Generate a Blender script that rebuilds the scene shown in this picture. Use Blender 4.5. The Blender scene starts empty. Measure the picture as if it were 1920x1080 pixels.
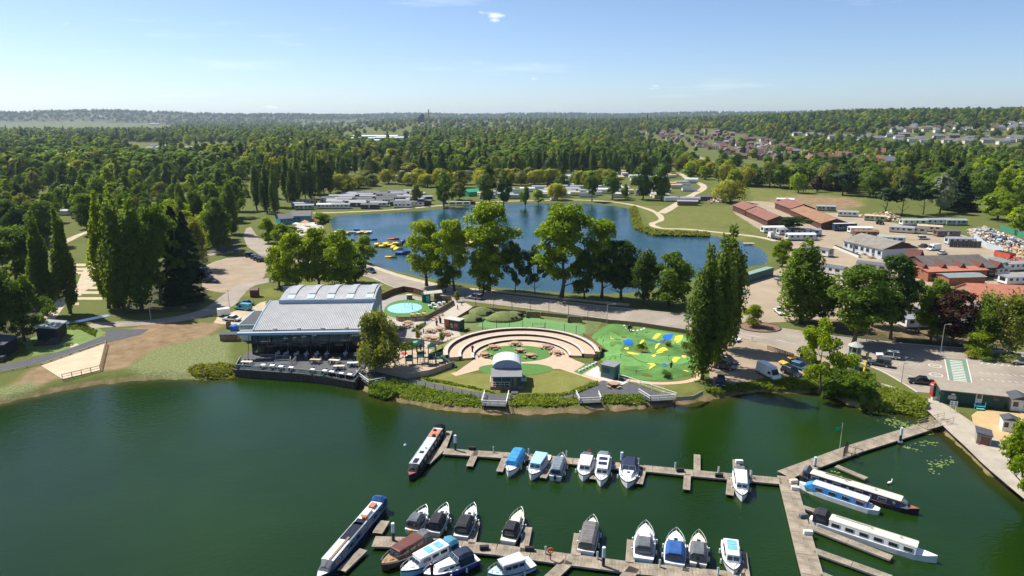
import bpy, bmesh, math, random
import numpy as np
from mathutils import Vector, Matrix
random.seed(7); RNG = np.random.default_rng(11)
scene = bpy.context.scene
COL = scene.collection
# ------------------------------------------------------------------ camera
H, FPX, HOR = 52.0, 1300.0, 222.0    # drone height above the marina water, focal length (px of a 1920 frame), true horizon row
PIT = math.atan((540 - HOR) / FPX)
cam = bpy.data.cameras.new('camera'); cam_o = bpy.data.objects.new('camera', cam); COL.objects.link(cam_o)
cam_o.location = (0, 0, H); cam_o.rotation_euler = (math.pi / 2 - PIT, 0, 0)
cam.sensor_width = 36.0; cam.lens = 36.0 * FPX / 1920.0; cam.clip_start = 1.0; cam.clip_end = 60000
scene.camera = cam_o
scene.render.resolution_x, scene.render.resolution_y = 1024, 576
# ------------------------------------------------------------------ sun and sky
SUN_AZ, SUN_EL = math.radians(-58), math.radians(53)  # azimuth from the view axis, clockwise positive: ahead and to one side
sdir = Vector((math.sin(SUN_AZ) * math.cos(SUN_EL), math.cos(SUN_AZ) * math.cos(SUN_EL), math.sin(SUN_EL)))
sun = bpy.data.lights.new('sun', 'SUN'); sun.energy = 5.0; sun.angle = math.radians(0.55); sun.color = (1.0, 0.955, 0.87)
sun_o = bpy.data.objects.new('sun', sun); COL.objects.link(sun_o); sun_o.location = (0, 0, 300)
sun_o.rotation_euler = (-sdir).to_track_quat('-Z', 'Y').to_euler()
W = bpy.data.worlds.new('World'); scene.world = W; W.use_nodes = True
nt = W.node_tree; nt.nodes.clear()
def wn(t): return nt.nodes.new(t)
sky = wn('ShaderNodeTexSky'); sky.sky_type = 'NISHITA'; sky.sun_disc = False
sky.sun_elevation = SUN_EL; sky.sun_rotation = SUN_AZ; sky.altitude = 60; sky.air_density = 0.7; sky.dust_density = 0.6; sky.ozone_density = 4.0
tc = wn('ShaderNodeTexCoord'); mp = wn('ShaderNodeMapping'); mp.inputs['Scale'].default_value = (1.6, 1.6, 15)
mp.inputs['Rotation'].default_value = (0, 0.06, 0.3)
nz = wn('ShaderNodeTexNoise'); nz.inputs['Scale'].default_value = 2.2; nz.inputs['Detail'].default_value = 7; nz.inputs['Roughness'].default_value = 0.62
rp = wn('ShaderNodeValToRGB'); rp.color_ramp.elements[0].position = 0.58; rp.color_ramp.elements[1].position = 0.9
rp.color_ramp.elements[0].color = (0, 0, 0, 1); rp.color_ramp.elements[1].color = (.55, .55, .55, 1)
mixc = wn('ShaderNodeMix'); mixc.data_type = 'RGBA'; mixc.inputs[7].default_value = (8.2, 8.7, 9.3, 1)
bg = wn('ShaderNodeBackground'); bg.inputs['Strength'].default_value = 0.1
out = wn('ShaderNodeOutputWorld')
L = nt.links.new
L(tc.outputs['Generated'], mp.inputs['Vector']); L(mp.outputs[0], nz.inputs['Vector']); L(nz.outputs['Fac'], rp.inputs[0])
m3 = wn('ShaderNodeMapping'); m3.inputs['Scale'].default_value = (1, 1, 3.2); n3 = wn('ShaderNodeTexNoise'); n3.inputs['Scale'].default_value = 13; n3.inputs['Detail'].default_value = 5; r3 = wn('ShaderNodeValToRGB'); r3.color_ramp.elements[0].position = .705; r3.color_ramp.elements[1].position = .78; r3.color_ramp.elements[1].color = (.8, .8, .8, 1)
mxx = wn('ShaderNodeMath'); mxx.operation = 'MAXIMUM'; L(tc.outputs['Generated'], m3.inputs['Vector']); L(m3.outputs[0], n3.inputs['Vector']); L(n3.outputs['Fac'], r3.inputs[0]); L(r3.outputs[0], mxx.inputs[0]); L(rp.outputs[0], mxx.inputs[1])
L(mxx.outputs[0], mixc.inputs[0]); L(sky.outputs[0], mixc.inputs[6]); L(mixc.outputs[2], bg.inputs['Color']); L(bg.outputs[0], out.inputs[0])
vs = scene.view_settings; vs.view_transform = 'Standard'; vs.look = 'None'; vs.exposure = 0.6; vs.gamma = 1.0; vs.use_curve_mapping = False
cy = scene.cycles; cy.max_bounces = 6; cy.diffuse_bounces = 3; cy.glossy_bounces = 3; cy.transmission_bounces = 4; cy.transparent_max_bounces = 6
cy.volume_bounces = 0; cy.caustics_reflective = False; cy.caustics_refractive = False; cy.sample_clamp_indirect = 6.0
cy.use_denoising = True; cy.use_adaptive_sampling = True; cy.adaptive_threshold = 0.02
scene.render.use_persistent_data = False

# ------------------------------------------------------------------ places: photo rows and columns (1920 x 1080) to points on a level plane
GZ = 1.2          # level of the land round the marina
CP, SP = math.cos(PIT), math.sin(PIT)
def at(px, py, z=GZ):
 u = (px - 960) / FPX; v = -(py - 540) / FPX
 t = (z - H) / (-SP + v * CP)
 return Vector((u * t, (CP + v * SP) * t, z))
def top_z(p, py):
 """height of the point straight above p that the row py passes through"""
 v = -(py - 540) / FPX
 k = (-SP + v * CP) / (CP + v * SP)
 return H + p.y * k
def px_m(p):
 """photo pixels per metre at p"""
 return FPX / (p.y * CP - (p.z - H) * SP)
def ss(x, a, b):
 t = np.clip((x - a) / (b - a), 0, 1); return t * t * (3 - 2 * t)
def land(x, y):
 """height of the open land away from the shores: valley floor, the hill with the town, far ridges"""
 D = np.hypot(x, y); az = np.arctan2(x, y)
 h = GZ + 64 * ss(az, .10, .52) * ss(D, 1000, 2700) + 30 * ss(az, -.30, -.10) * (1 - ss(az, .10, .52)) * ss(D, 1700, 3600)
 h = h + 108 * (1 - ss(az, -.42, -.12)) * ss(D, 5600, 7600) * (.86 + .14 * np.sin(az * 23 + 1)) + 76 * ss(az, -.42, -.12) * ss(D, 6000, 9800) * (.9 + .1 * np.sin(az * 31))
 return h

# ------------------------------------------------------------------ materials
MATS = {}
def nodes(name):
 m = bpy.data.materials.new(name); m.use_nodes = True; m.node_tree.nodes.clear()
 return m, m.node_tree.nodes, m.node_tree.links
def M(name, col=None, rough=.75, var=.14, scale=1.2, metal=0.0, bump=0.0, bscale=None, spec=.3, col2=None, coat=0.0, stretch=None, detail=4):
 """plain painted / mineral / timber surface: base colour with uneven tone, optional second tone and relief"""
 if name in MATS: return MATS[name]
 m, N, K = nodes(name)
 o = N.new('ShaderNodeOutputMaterial'); b = N.new('ShaderNodeBsdfPrincipled'); K.new(b.outputs[0], o.inputs[0])
 t = N.new('ShaderNodeTexCoord'); n = N.new('ShaderNodeTexNoise'); n.inputs['Scale'].default_value = scale; n.inputs['Detail'].default_value = detail
 n.inputs['Roughness'].default_value = .65
 src = t.outputs['Object']
 if stretch:
  mpn = N.new('ShaderNodeMapping'); mpn.inputs['Scale'].default_value = stretch; K.new(src, mpn.inputs[0]); src = mpn.outputs[0]
 K.new(src, n.inputs['Vector'])
 r = N.new('ShaderNodeValToRGB'); e = r.color_ramp.elements
 c = np.array(col); d = np.array(col2) if col2 is not None else c * (1 - var)
 hi = np.minimum(c * (1 + var), .95)
 e[0].position = .32; e[1].position = .68
 e[0].color = (*d, 1); e[1].color = (*hi, 1)
 K.new(n.outputs['Fac'], r.inputs[0]); K.new(r.outputs[0], b.inputs['Base Color'])
 b.inputs['Roughness'].default_value = rough; b.inputs['Metallic'].default_value = metal
 b.inputs['Specular IOR Level'].default_value = spec; b.inputs['Coat Weight'].default_value = coat
 if bump:
  n2 = N.new('ShaderNodeTexNoise'); n2.inputs['Scale'].default_value = bscale or scale * 4; n2.inputs['Detail'].default_value = 5
  K.new(src, n2.inputs['Vector'])
  bp = N.new('ShaderNodeBump'); bp.inputs['Strength'].default_value = bump; bp.inputs['Distance'].default_value = .08
  K.new(n2.outputs['Fac'], bp.inputs['Height']); K.new(bp.outputs[0], b.inputs['Normal'])
 MATS[name] = m; return m
def glass(name, col=(.02, .03, .035), rough=.06):
 """dark reflecting window glass"""
 if name in MATS: return MATS[name]
 return M(name, col, rough, .1, 2, spec=.6)
def leaf_mat(name, c1, c2, trans=.42, tint=(1.75, 1.6, .55)):
 if name in MATS: return MATS[name]
 m, N, K = nodes(name)
 o = N.new('ShaderNodeOutputMaterial'); mx = N.new('ShaderNodeMixShader'); df = N.new('ShaderNodeBsdfDiffuse'); tr = N.new('ShaderNodeBsdfTranslucent')
 t = N.new('ShaderNodeTexCoord'); n = N.new('ShaderNodeTexNoise'); n.inputs['Scale'].default_value = .55; n.inputs['Detail'].default_value = 3
 oi = N.new('ShaderNodeObjectInfo'); ad = N.new('ShaderNodeMath'); ad.operation = 'MULTIPLY_ADD'; ad.inputs[1].default_value = .55; 
 K.new(t.outputs['Object'], n.inputs['Vector']); K.new(oi.outputs['Random'], ad.inputs[0]); K.new(n.outputs['Fac'], ad.inputs[2])
 sb = N.new('ShaderNodeMath'); sb.operation = 'SUBTRACT'; sb.inputs[1].default_value = .27; K.new(ad.outputs[0], sb.inputs[0])
 r = N.new('ShaderNodeValToRGB'); e = r.color_ramp.elements; e[0].position = .25; e[1].position = .75; e[0].color = (*c1, 1); e[1].color = (*c2, 1)
 K.new(sb.outputs[0], r.inputs[0]); K.new(r.outputs[0], df.inputs[0])
 mu = N.new('ShaderNodeMix'); mu.data_type = 'RGBA'; mu.blend_type = 'MULTIPLY'; mu.inputs[0].default_value = 1; mu.inputs[7].default_value = (*tint, 1)
 K.new(r.outputs[0], mu.inputs[6]); K.new(mu.outputs[2], tr.inputs[0])
 mx.inputs[0].default_value = trans; K.new(df.outputs[0], mx.inputs[1]); K.new(tr.outputs[0], mx.inputs[2])
 gl = N.new('ShaderNodeBsdfGlossy'); gl.inputs['Roughness'].default_value = .45; gl.inputs[0].default_value = (.6, .75, .4, 1)
 m2 = N.new('ShaderNodeMixShader'); m2.inputs[0].default_value = .015; K.new(mx.outputs[0], m2.inputs[1]); K.new(gl.outputs[0], m2.inputs[2])
 K.new(m2.outputs[0], o.inputs[0]); MATS[name] = m; return m

# ------------------------------------------------------------------ mesh builder
class MB:
 def __init__(s): s.v = []; s.f = []; s.m = []
 def add(s, vs, fs, m=0):
  b = len(s.v); s.v.extend([tuple(p) for p in vs]); s.f.extend([tuple(i + b for i in f) for f in fs]); s.m.extend([m] * len(fs)); return s
 def box(s, c, d, rz=0, m=0, top=None, rx=0, ry=0):
  """box centred at c, size d; top = (sx, sy) scale of the upper face"""
  x, y, z = d[0] / 2, d[1] / 2, d[2] / 2; a, b = top or (1, 1)
  P = [(-x, -y, -z), (x, -y, -z), (x, y, -z), (-x, y, -z), (-x * a, -y * b, z), (x * a, -y * b, z), (x * a, y * b, z), (-x * a, y * b, z)]
  R = Matrix.Rotation(rz, 3, 'Z') @ Matrix.Rotation(ry, 3, 'Y') @ Matrix.Rotation(rx, 3, 'X'); C = Vector(c)
  return s.add([R @ Vector(p) + C for p in P], [(3, 2, 1, 0), (4, 5, 6, 7), (0, 1, 5, 4), (1, 2, 6, 5), (2, 3, 7, 6), (3, 0, 4, 7)], m)
 def prism(s, poly, z0, z1, m=0, mt=None):
  n = len(poly)
  a = sum(poly[i][0] * poly[(i + 1) % n][1] - poly[(i + 1) % n][0] * poly[i][1] for i in range(n))
  if a < 0: poly = poly[::-1]
  vs = [(p[0], p[1], z0) for p in poly] + [(p[0], p[1], z1) for p in poly]
  s.add(vs, [tuple(range(n - 1, -1, -1))] + [(i, (i + 1) % n, n + (i + 1) % n, n + i) for i in range(n)], m)
  b = len(s.v) - 2 * n; s.f.append(tuple(b + n + i for i in range(n))); s.m.append(m if mt is None else mt); return s
 def tube(s, a, b, r0, r1=None, n=6, m=0, cap=True):
  a, b = Vector(a), Vector(b); r1 = r0 if r1 is None else r1
  q = (b - a).to_track_quat('Z', 'Y'); vs = []
  for p, r in ((a, r0), (b, r1)):
   for i in range(n):
    t = 2 * math.pi * i / n; vs.append(p + q @ Vector((r * math.cos(t), r * math.sin(t), 0)))
  fs = [(i, (i + 1) % n, n + (i + 1) % n, n + i) for i in range(n)]
  if cap: fs += [tuple(range(n - 1, -1, -1)), tuple(range(n, 2 * n))]
  return s.add(vs, fs, m)
 def path(s, pts, r, n=5, m=0):
  for a, b in zip(pts[:-1], pts[1:]): s.tube(a, b, r, r, n, m)
  return s
 def loft(s, rings, m=0, closed=True, cap0=True, cap1=True):
  n = len(rings[0]); vs = [p for r in rings for p in r]; fs = []
  for k in range(len(rings) - 1):
   for i in range(n if closed else n - 1):
    j = (i + 1) % n; fs.append((k * n + i, k * n + j, (k + 1) * n + j, (k + 1) * n + i))
  if closed and cap0: fs.append(tuple(range(n - 1, -1, -1)))
  if closed and cap1: fs.append(tuple((len(rings) - 1) * n + i for i in range(n)))
  return s.add(vs, fs, m)
 def dome(s, c, r, n=8, k=3, m=0, zs=1.0):
  c = Vector(c); rings = []
  for j in range(k + 1):
   t = math.pi / 2 * j / k; rr = max(r * math.cos(t), r * .02)
   rings.append([c + Vector((rr * math.cos(2 * math.pi * i / n), rr * math.sin(2 * math.pi * i / n), r * zs * math.sin(t))) for i in range(n)])
  return s.loft(rings, m)
 def mesh(s, name, mats, smooth=False):
  me = bpy.data.meshes.new(name); me.from_pydata(s.v, [], s.f)
  mats = mats if isinstance(mats, (list, tuple)) else [mats]
  for x in mats: me.materials.append(x)
  if any(s.m): me.polygons.foreach_set('material_index', s.m)
  if smooth:
   me.polygons.foreach_set('use_smooth', [True] * len(s.f))
  me.update(); return me
 def build(s, name, mats, parent=None, smooth=False, loc=None, rz=0):
  o = bpy.data.objects.new(name, s.mesh(name, mats, smooth)); COL.objects.link(o)
  if parent is not None: o.parent = parent
  if loc is not None: o.location = loc; o.rotation_euler.z = rz
  return o
def tag(o, label=None, cat=None, group=None, kind=None):
 if label: o['label'] = label
 if cat: o['category'] = cat
 if group: o['group'] = group
 if kind: o['kind'] = kind
 return o
def thing(name, label, cat, loc=(0, 0, 0), rz=0.0, group=None, scale=None):
 o = bpy.data.objects.new(name, None); COL.objects.link(o); o.location = loc; o.rotation_euler = (0, 0, rz); o.empty_display_size = .5
 if scale: o.scale = scale
 return tag(o, label, cat, group)
def child(name, me, parent, loc=None):
 o = bpy.data.objects.new(name, me); COL.objects.link(o); o.parent = parent
 if loc is not None: o.location = loc
 return o
KIDS = {}
def kids(o): return [c for c in o.children]
def dup(root, loc, rz=None, label=None, group=None, scale=None):
 """a copy of a thing with copies of its parts and their sub-parts"""
 def cp(o, par):
  c = o.copy(); COL.objects.link(c); c.parent = par
  for k in o.children: cp(k, c)
  return c
 r = root.copy(); COL.objects.link(r); r.location = loc
 if rz is not None: r.rotation_euler = (0, 0, rz)
 if scale is not None: r.scale = scale
 if label: r['label'] = label
 if group: r['group'] = group
 for k in root.children: cp(k, r)
 return r
def smooth_poly(pts, n=4, closed=True):
 out = []; k = len(pts)
 rng = range(k) if closed else range(k - 1)
 for i in rng:
  if closed: p0, p1, p2, p3 = pts[i - 1], pts[i], pts[(i + 1) % k], pts[(i + 2) % k]
  else: p0, p1, p2, p3 = pts[max(i - 1, 0)], pts[i], pts[i + 1], pts[min(i + 2, k - 1)]
  for j in range(n):
   t = j / n
   out.append(tuple(.5 * ((2 * b) + (c - a) * t + (2 * a - 5 * b + 4 * c - d) * t * t + (-a + 3 * b - 3 * c + d) * t ** 3) for a, b, c, d in zip(p0, p1, p2, p3)))
 if not closed: out.append(tuple(pts[-1]))
 return out
def W2(pxs, z=GZ): return [tuple(at(x, y, z)[:2]) for x, y in pxs]
def sheet(name, pxs, lift, mat, smooth=0, label=None, cat=None, kind='structure', z=GZ, thick=0.0, parent=None, world=False):
 """a level surface outlined on the ground, lift metres above the land; thick gives it real edges"""
 p = list(pxs) if world else W2(pxs, z)
 if smooth: p = smooth_poly(p, smooth)
 if mat.name[:4] in ('grav', 'sand', 'roug', 'lawn'):
  q = []
  for a, c in zip(p, p[1:] + p[:1]): n = max(1, int(math.dist(a, c) / 1.3)); q += [(a[0] + (c[0] - a[0]) * i / n + random.gauss(0, .22), a[1] + (c[1] - a[1]) * i / n + random.gauss(0, .22)) for i in range(n)]
  p = q
 b = MB(); zz = z + lift
 if thick: b.prism(p, zz - thick, zz)
 else:
  a = sum(p[i][0] * p[(i + 1) % len(p)][1] - p[(i + 1) % len(p)][0] * p[i][1] for i in range(len(p)))
  if a < 0: p = p[::-1]
  b.add([(x, y, zz) for x, y in p], [tuple(range(len(p)))])
 o = b.build(name, mat, parent); return tag(o, label, cat, None, kind)
def ribbon(name, centre, width, lift, mat, z=GZ, smooth=4, world=False, kind='structure', thick=0.0):
 """a path of even width along a centre line"""
 p = list(centre) if world else W2(centre, z)
 p = smooth_poly(p, smooth, False); n = len(p); l, r = [], []
 ws = width if isinstance(width, (list, tuple)) else [width, width]
 for i in range(n):
  a, b = Vector(p[max(i - 1, 0)]), Vector(p[min(i + 1, n - 1)]); d = (b - a).normalized(); nn = Vector((-d.y, d.x))
  w = np.interp(i / (n - 1), np.linspace(0, 1, len(ws)), ws) / 2 * (random.uniform(.86, 1.14) if mat.name[:4] == 'grav' else 1)
  l.append(Vector(p[i]) + nn * w); r.append(Vector(p[i]) - nn * w)
 b = MB(); zz = z + lift
 b.add([(q.x, q.y, zz) for q in l + r], [(i, n + i, n + i + 1, i + 1) for i in range(n - 1)])
 if thick:
  b.add([(q.x, q.y, zz - thick) for q in l] + [(q.x, q.y, zz) for q in l], [(i, i + 1, n + i + 1, n + i) for i in range(n - 1)])
  b.add([(q.x, q.y, zz - thick) for q in r] + [(q.x, q.y, zz) for q in r], [(i + 1, i, n + i, n + i + 1) for i in range(n - 1)])
 o = b.build(name, mat); return tag(o, kind=kind)
# ================================================================== the setting: land, two waters, roads
def seg_dist(X, Y, poly):
 d = np.full(X.shape, 1e9); ins = np.zeros(X.shape, bool); n = len(poly)
 for i in range(n):
  (x0, y0), (x1, y1) = poly[i], poly[(i + 1) % n]
  dx, dy = x1 - x0, y1 - y0; t = np.clip(((X - x0) * dx + (Y - y0) * dy) / (dx * dx + dy * dy + 1e-9), 0, 1)
  d = np.minimum(d, np.hypot(X - x0 - t * dx, Y - y0 - t * dy))
  c = ((y0 > Y) != (y1 > Y)); 
  with np.errstate(divide='ignore', invalid='ignore'): ins ^= c & (X < dx * (Y - y0) / (dy if dy else 1e-9) + x0)
 return np.where(ins, -d, d)
SHORE = [(-400, 800), (-200, 790), (-80, 772), (0, 757), (60, 745), (120, 732), (180, 722), (240, 715), (300, 711), (345, 711), (400, 711), (438, 706), (446, 694), (560, 702), (662, 716), (690, 736), (740, 752),
   (800, 763), (850, 771), (900, 775), (960, 777), (1020, 776), (1080, 774), (1130, 771), (1190, 767), (1240, 763), (1290, 756), (1340, 749), (1375, 742), (1420, 734), (1470, 737), (1530, 737), (1565, 748),
   (1610, 764), (1680, 773), (1725, 780), (1745, 794), (1765, 808), (1800, 838), (1850, 884), (1885, 910), (1960, 950), (2100, 1030)]
MARINA = [tuple(at(x, y, 0)[:2]) for x, y in SHORE]
MARINA = smooth_poly(MARINA, 3, False) + [(140, 40), (140, -150), (-260, -150), (-260, 100)]
LAKE_PX = [(622, 408), (680, 402), (780, 396), (860, 389), (920, 383), (1000, 381), (1075, 381), (1130, 384), (1178, 391), (1190, 405), (1194, 425), (1222, 436), (1290, 438), (1335, 442), (1390, 453), (1425, 466), (1440, 482),
     (1432, 496), (1400, 501), (1368, 504), (1300, 523), (1200, 547), (1100, 551), (1000, 545), (900, 536), (830, 526), (765, 513), (710, 500), (682, 484), (652, 462), (628, 436)]
LAKE = smooth_poly([tuple(at(x, y, 0.6)[:2]) for x, y in LAKE_PX], 3)
rows = np.concatenate([np.geomspace(58, 1000, 430), np.geomspace(1010, 13000, 90)]); cols = np.concatenate([np.linspace(-1.05, -.72, 24)[:-1], np.linspace(-.72, .72, 460), np.linspace(.72, 1.05, 24)[1:]])
AZ, DD = np.meshgrid(cols, rows); GX, GY = np.sin(AZ) * DD, np.cos(AZ) * DD
near = DD < 700
dm = np.full(GX.shape, 1e3); dl = np.full(GX.shape, 1e3)
dm[near] = seg_dist(GX[near], GY[near], MARINA); dl[near] = seg_dist(GX[near], GY[near], LAKE)
def vnoise(x, y, s):
 return (np.sin(x * s * 1.3 + 1.7 * np.sin(y * s * .7)) + np.sin(y * s * 1.1 + 2.1 * np.sin(x * s * .9 + 1)) + np.sin((x + y) * s * .8 + 2)) / 3
wob = .55 * vnoise(GX, GY, .9) + .3 * vnoise(GX + 31, GY, 2.3)
dmw, dlw = dm + wob, dl + wob
GZZ = land(GX, GY)
bank = np.where(dmw > 0, 1.2 * (1 - np.exp(-np.maximum(dmw, 0) / 1.3)) , np.maximum(dmw * .28, -2.5))
lbank = np.where(dlw > 0, .6 + .6 * (1 - np.exp(-np.maximum(dlw, 0) / 1.5)), np.maximum(.6 + dlw * .3, -2))
GZZ = np.where(dmw < 14, np.minimum(bank, GZ), GZZ); GZZ = np.where(dlw < 14, np.minimum(lbank, GZ), GZZ)
def inpoly(pxs, soft=3.0, z=GZ):
 d = np.full(GX.shape, 1e3); p = W2(pxs, z); d[near] = seg_dist(GX[near], GY[near], p); return np.clip(.5 - d / soft, 0, 1)
# what the ground is made of: bare soil, long dry grass, weedy pale growth, shaded woodland floor
bare = inpoly([(-50, 760), (0, 735), (60, 690), (200, 625), (290, 605), (430, 605), (380, 640), (300, 655), (240, 690), (120, 705), (20, 745)], 5)
bare = np.maximum(bare, inpoly([(640, 745), (900, 765), (1240, 752), (1290, 748), (1290, 765), (960, 785), (640, 748)], 1.5) * .8)
bare = np.maximum(bare, inpoly([(1425, 395), (1440, 372), (1500, 365), (1600, 372), (1625, 385), (1560, 398)], 12))
bare = np.maximum(bare, np.clip(1 - np.abs(dmw - .4) / 1.6, 0, 1) * .85)
bare = np.maximum(bare, inpoly([(1390, 570), (1690, 640), (1920, 650), (1920, 620), (1700, 600)], 4) * .6)
bare = np.maximum(bare, inpoly([(1660, 790), (1920, 760), (1920, 930), (1850, 900)], 4) * .4)
dry = np.maximum(inpoly([(1225, 436), (1195, 400), (1190, 385), (1390, 385), (1450, 440), (1400, 452)], 8) * .55, inpoly([(1395, 350), (1640, 372), (1620, 400), (1400, 385)], 12) * .6)
dry = np.maximum(dry, inpoly([(380, 560), (600, 520), (700, 520), (900, 560), (600, 560)], 6) * .6)
dry = np.maximum(dry, inpoly([(780, 712), (850, 694), (900, 700), (1060, 692), (1125, 714), (1060, 742), (880, 735)], 3) * .9)
dry = np.maximum(dry, inpoly([(1130, 720), (1320, 700), (1320, 760), (1200, 750)], 3) * .6)
weed = inpoly([(235, 690), (280, 655), (430, 620), (440, 700), (330, 705), (260, 700)], 5) + inpoly([(-20, 730), (60, 715), (80, 725), (0, 748)], 4)
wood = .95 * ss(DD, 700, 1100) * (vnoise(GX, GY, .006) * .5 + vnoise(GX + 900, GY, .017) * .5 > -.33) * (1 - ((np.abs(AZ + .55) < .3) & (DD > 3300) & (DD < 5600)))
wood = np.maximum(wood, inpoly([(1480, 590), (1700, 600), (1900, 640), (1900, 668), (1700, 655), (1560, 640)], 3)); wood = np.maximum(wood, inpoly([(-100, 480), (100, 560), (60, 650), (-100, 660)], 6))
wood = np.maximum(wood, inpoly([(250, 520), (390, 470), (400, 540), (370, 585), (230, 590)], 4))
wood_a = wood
nr, nc = GX.shape
idx = np.arange(nr * nc).reshape(nr, nc)
F4 = np.stack([idx[:-1, :-1], idx[:-1, 1:], idx[1:, 1:], idx[1:, :-1]], -1).reshape(-1, 4)
me = bpy.data.meshes.new('ground'); me.vertices.add(nr * nc); me.vertices.foreach_set('co', np.stack([GX, GY, GZZ], -1).ravel())
me.loops.add(F4.size); me.loops.foreach_set('vertex_index', F4.ravel()); me.polygons.add(len(F4)); me.polygons.foreach_set('loop_start', np.arange(len(F4)) * 4)
me.update(calc_edges=True); me.polygons.foreach_set('use_smooth', np.ones(len(F4), bool))
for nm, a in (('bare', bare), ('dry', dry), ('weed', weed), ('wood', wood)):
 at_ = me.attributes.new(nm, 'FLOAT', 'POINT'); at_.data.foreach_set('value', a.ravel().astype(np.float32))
ground = bpy.data.objects.new('ground', me); COL.objects.link(ground); tag(ground, kind='structure')
def ground_mat():
 m, N, K = nodes('ground_cover')
 o = N.new('ShaderNodeOutputMaterial'); b = N.new('ShaderNodeBsdfPrincipled'); K.new(b.outputs[0], o.inputs[0]); b.inputs['Roughness'].default_value = .95; b.inputs['Specular IOR Level'].default_value = .1
 t = N.new('ShaderNodeTexCoord')
 def noise(s, d=5, r=.6):
  n = N.new('ShaderNodeTexNoise'); n.inputs['Scale'].default_value = s; n.inputs['Detail'].default_value = d; n.inputs['Roughness'].default_value = r; K.new(t.outputs['Object'], n.inputs['Vector']); return n.outputs['Fac']
 def ramp(f, p0, c0, p1, c1):
  r = N.new('ShaderNodeValToRGB'); e = r.color_ramp.elements; e[0].position, e[1].position = p0, p1; e[0].color = (*c0, 1); e[1].color = (*c1, 1); K.new(f, r.inputs[0]); return r.outputs[0]
 def mix(f, a, c):
  x = N.new('ShaderNodeMix'); x.data_type = 'RGBA'; K.new(f, x.inputs[0]); K.new(a, x.inputs[6]); K.new(c, x.inputs[7]); return x.outputs[2]
 def attr(nm, edge):
  a = N.new('ShaderNodeAttribute'); a.attribute_name = nm
  s = N.new('ShaderNodeMath'); s.operation = 'MULTIPLY_ADD'; s.inputs[1].default_value = edge; s.inputs[2].default_value = -edge / 2; K.new(n_mid, s.inputs[0])
  q = N.new('ShaderNodeMath'); q.operation = 'ADD'; K.new(a.outputs['Fac'], q.inputs[0]); K.new(s.outputs[0], q.inputs[1])
  g = N.new('ShaderNodeMath'); g.operation = 'MULTIPLY'; K.new(q.outputs[0], g.inputs[0]); K.new(a.outputs['Fac'], g.inputs[1]); g.use_clamp = True
  w = N.new('ShaderNodeMapRange'); w.inputs[1].default_value = .12; w.inputs[2].default_value = .6; K.new(g.outputs[0], w.inputs[0]); return w.outputs[0]
 n_big, n_mid, n_fine = noise(.035, 6), noise(.32, 7, .7), noise(2.6, 5)
 grass = mix(n_mid, ramp(n_big, .35, (.075, .10, .02), .65, (.125, .135, .036)), ramp(n_fine, .3, (.06, .085, .018), .7, (.15, .155, .05)))
 dryc = ramp(n_mid, .3, (.135, .15, .03), .7, (.215, .205, .065))
 soil = ramp(n_mid, .3, (.16, .105, .055), .7, (.30, .215, .125))
 weedc = ramp(n_fine, .38, (.11, .125, .04), .62, (.22, .24, .11))
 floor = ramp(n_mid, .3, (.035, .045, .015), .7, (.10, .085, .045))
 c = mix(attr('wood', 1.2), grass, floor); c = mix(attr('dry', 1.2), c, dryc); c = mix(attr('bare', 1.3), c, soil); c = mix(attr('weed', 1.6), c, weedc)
 K.new(c, b.inputs['Base Color'])
 bp = N.new('ShaderNodeBump'); bp.inputs['Strength'].default_value = .6; bp.inputs['Distance'].default_value = .25; K.new(n_fine, bp.inputs['Height']); K.new(bp.outputs[0], b.inputs['Normal'])
 return m
me.materials.append(ground_mat())
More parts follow.
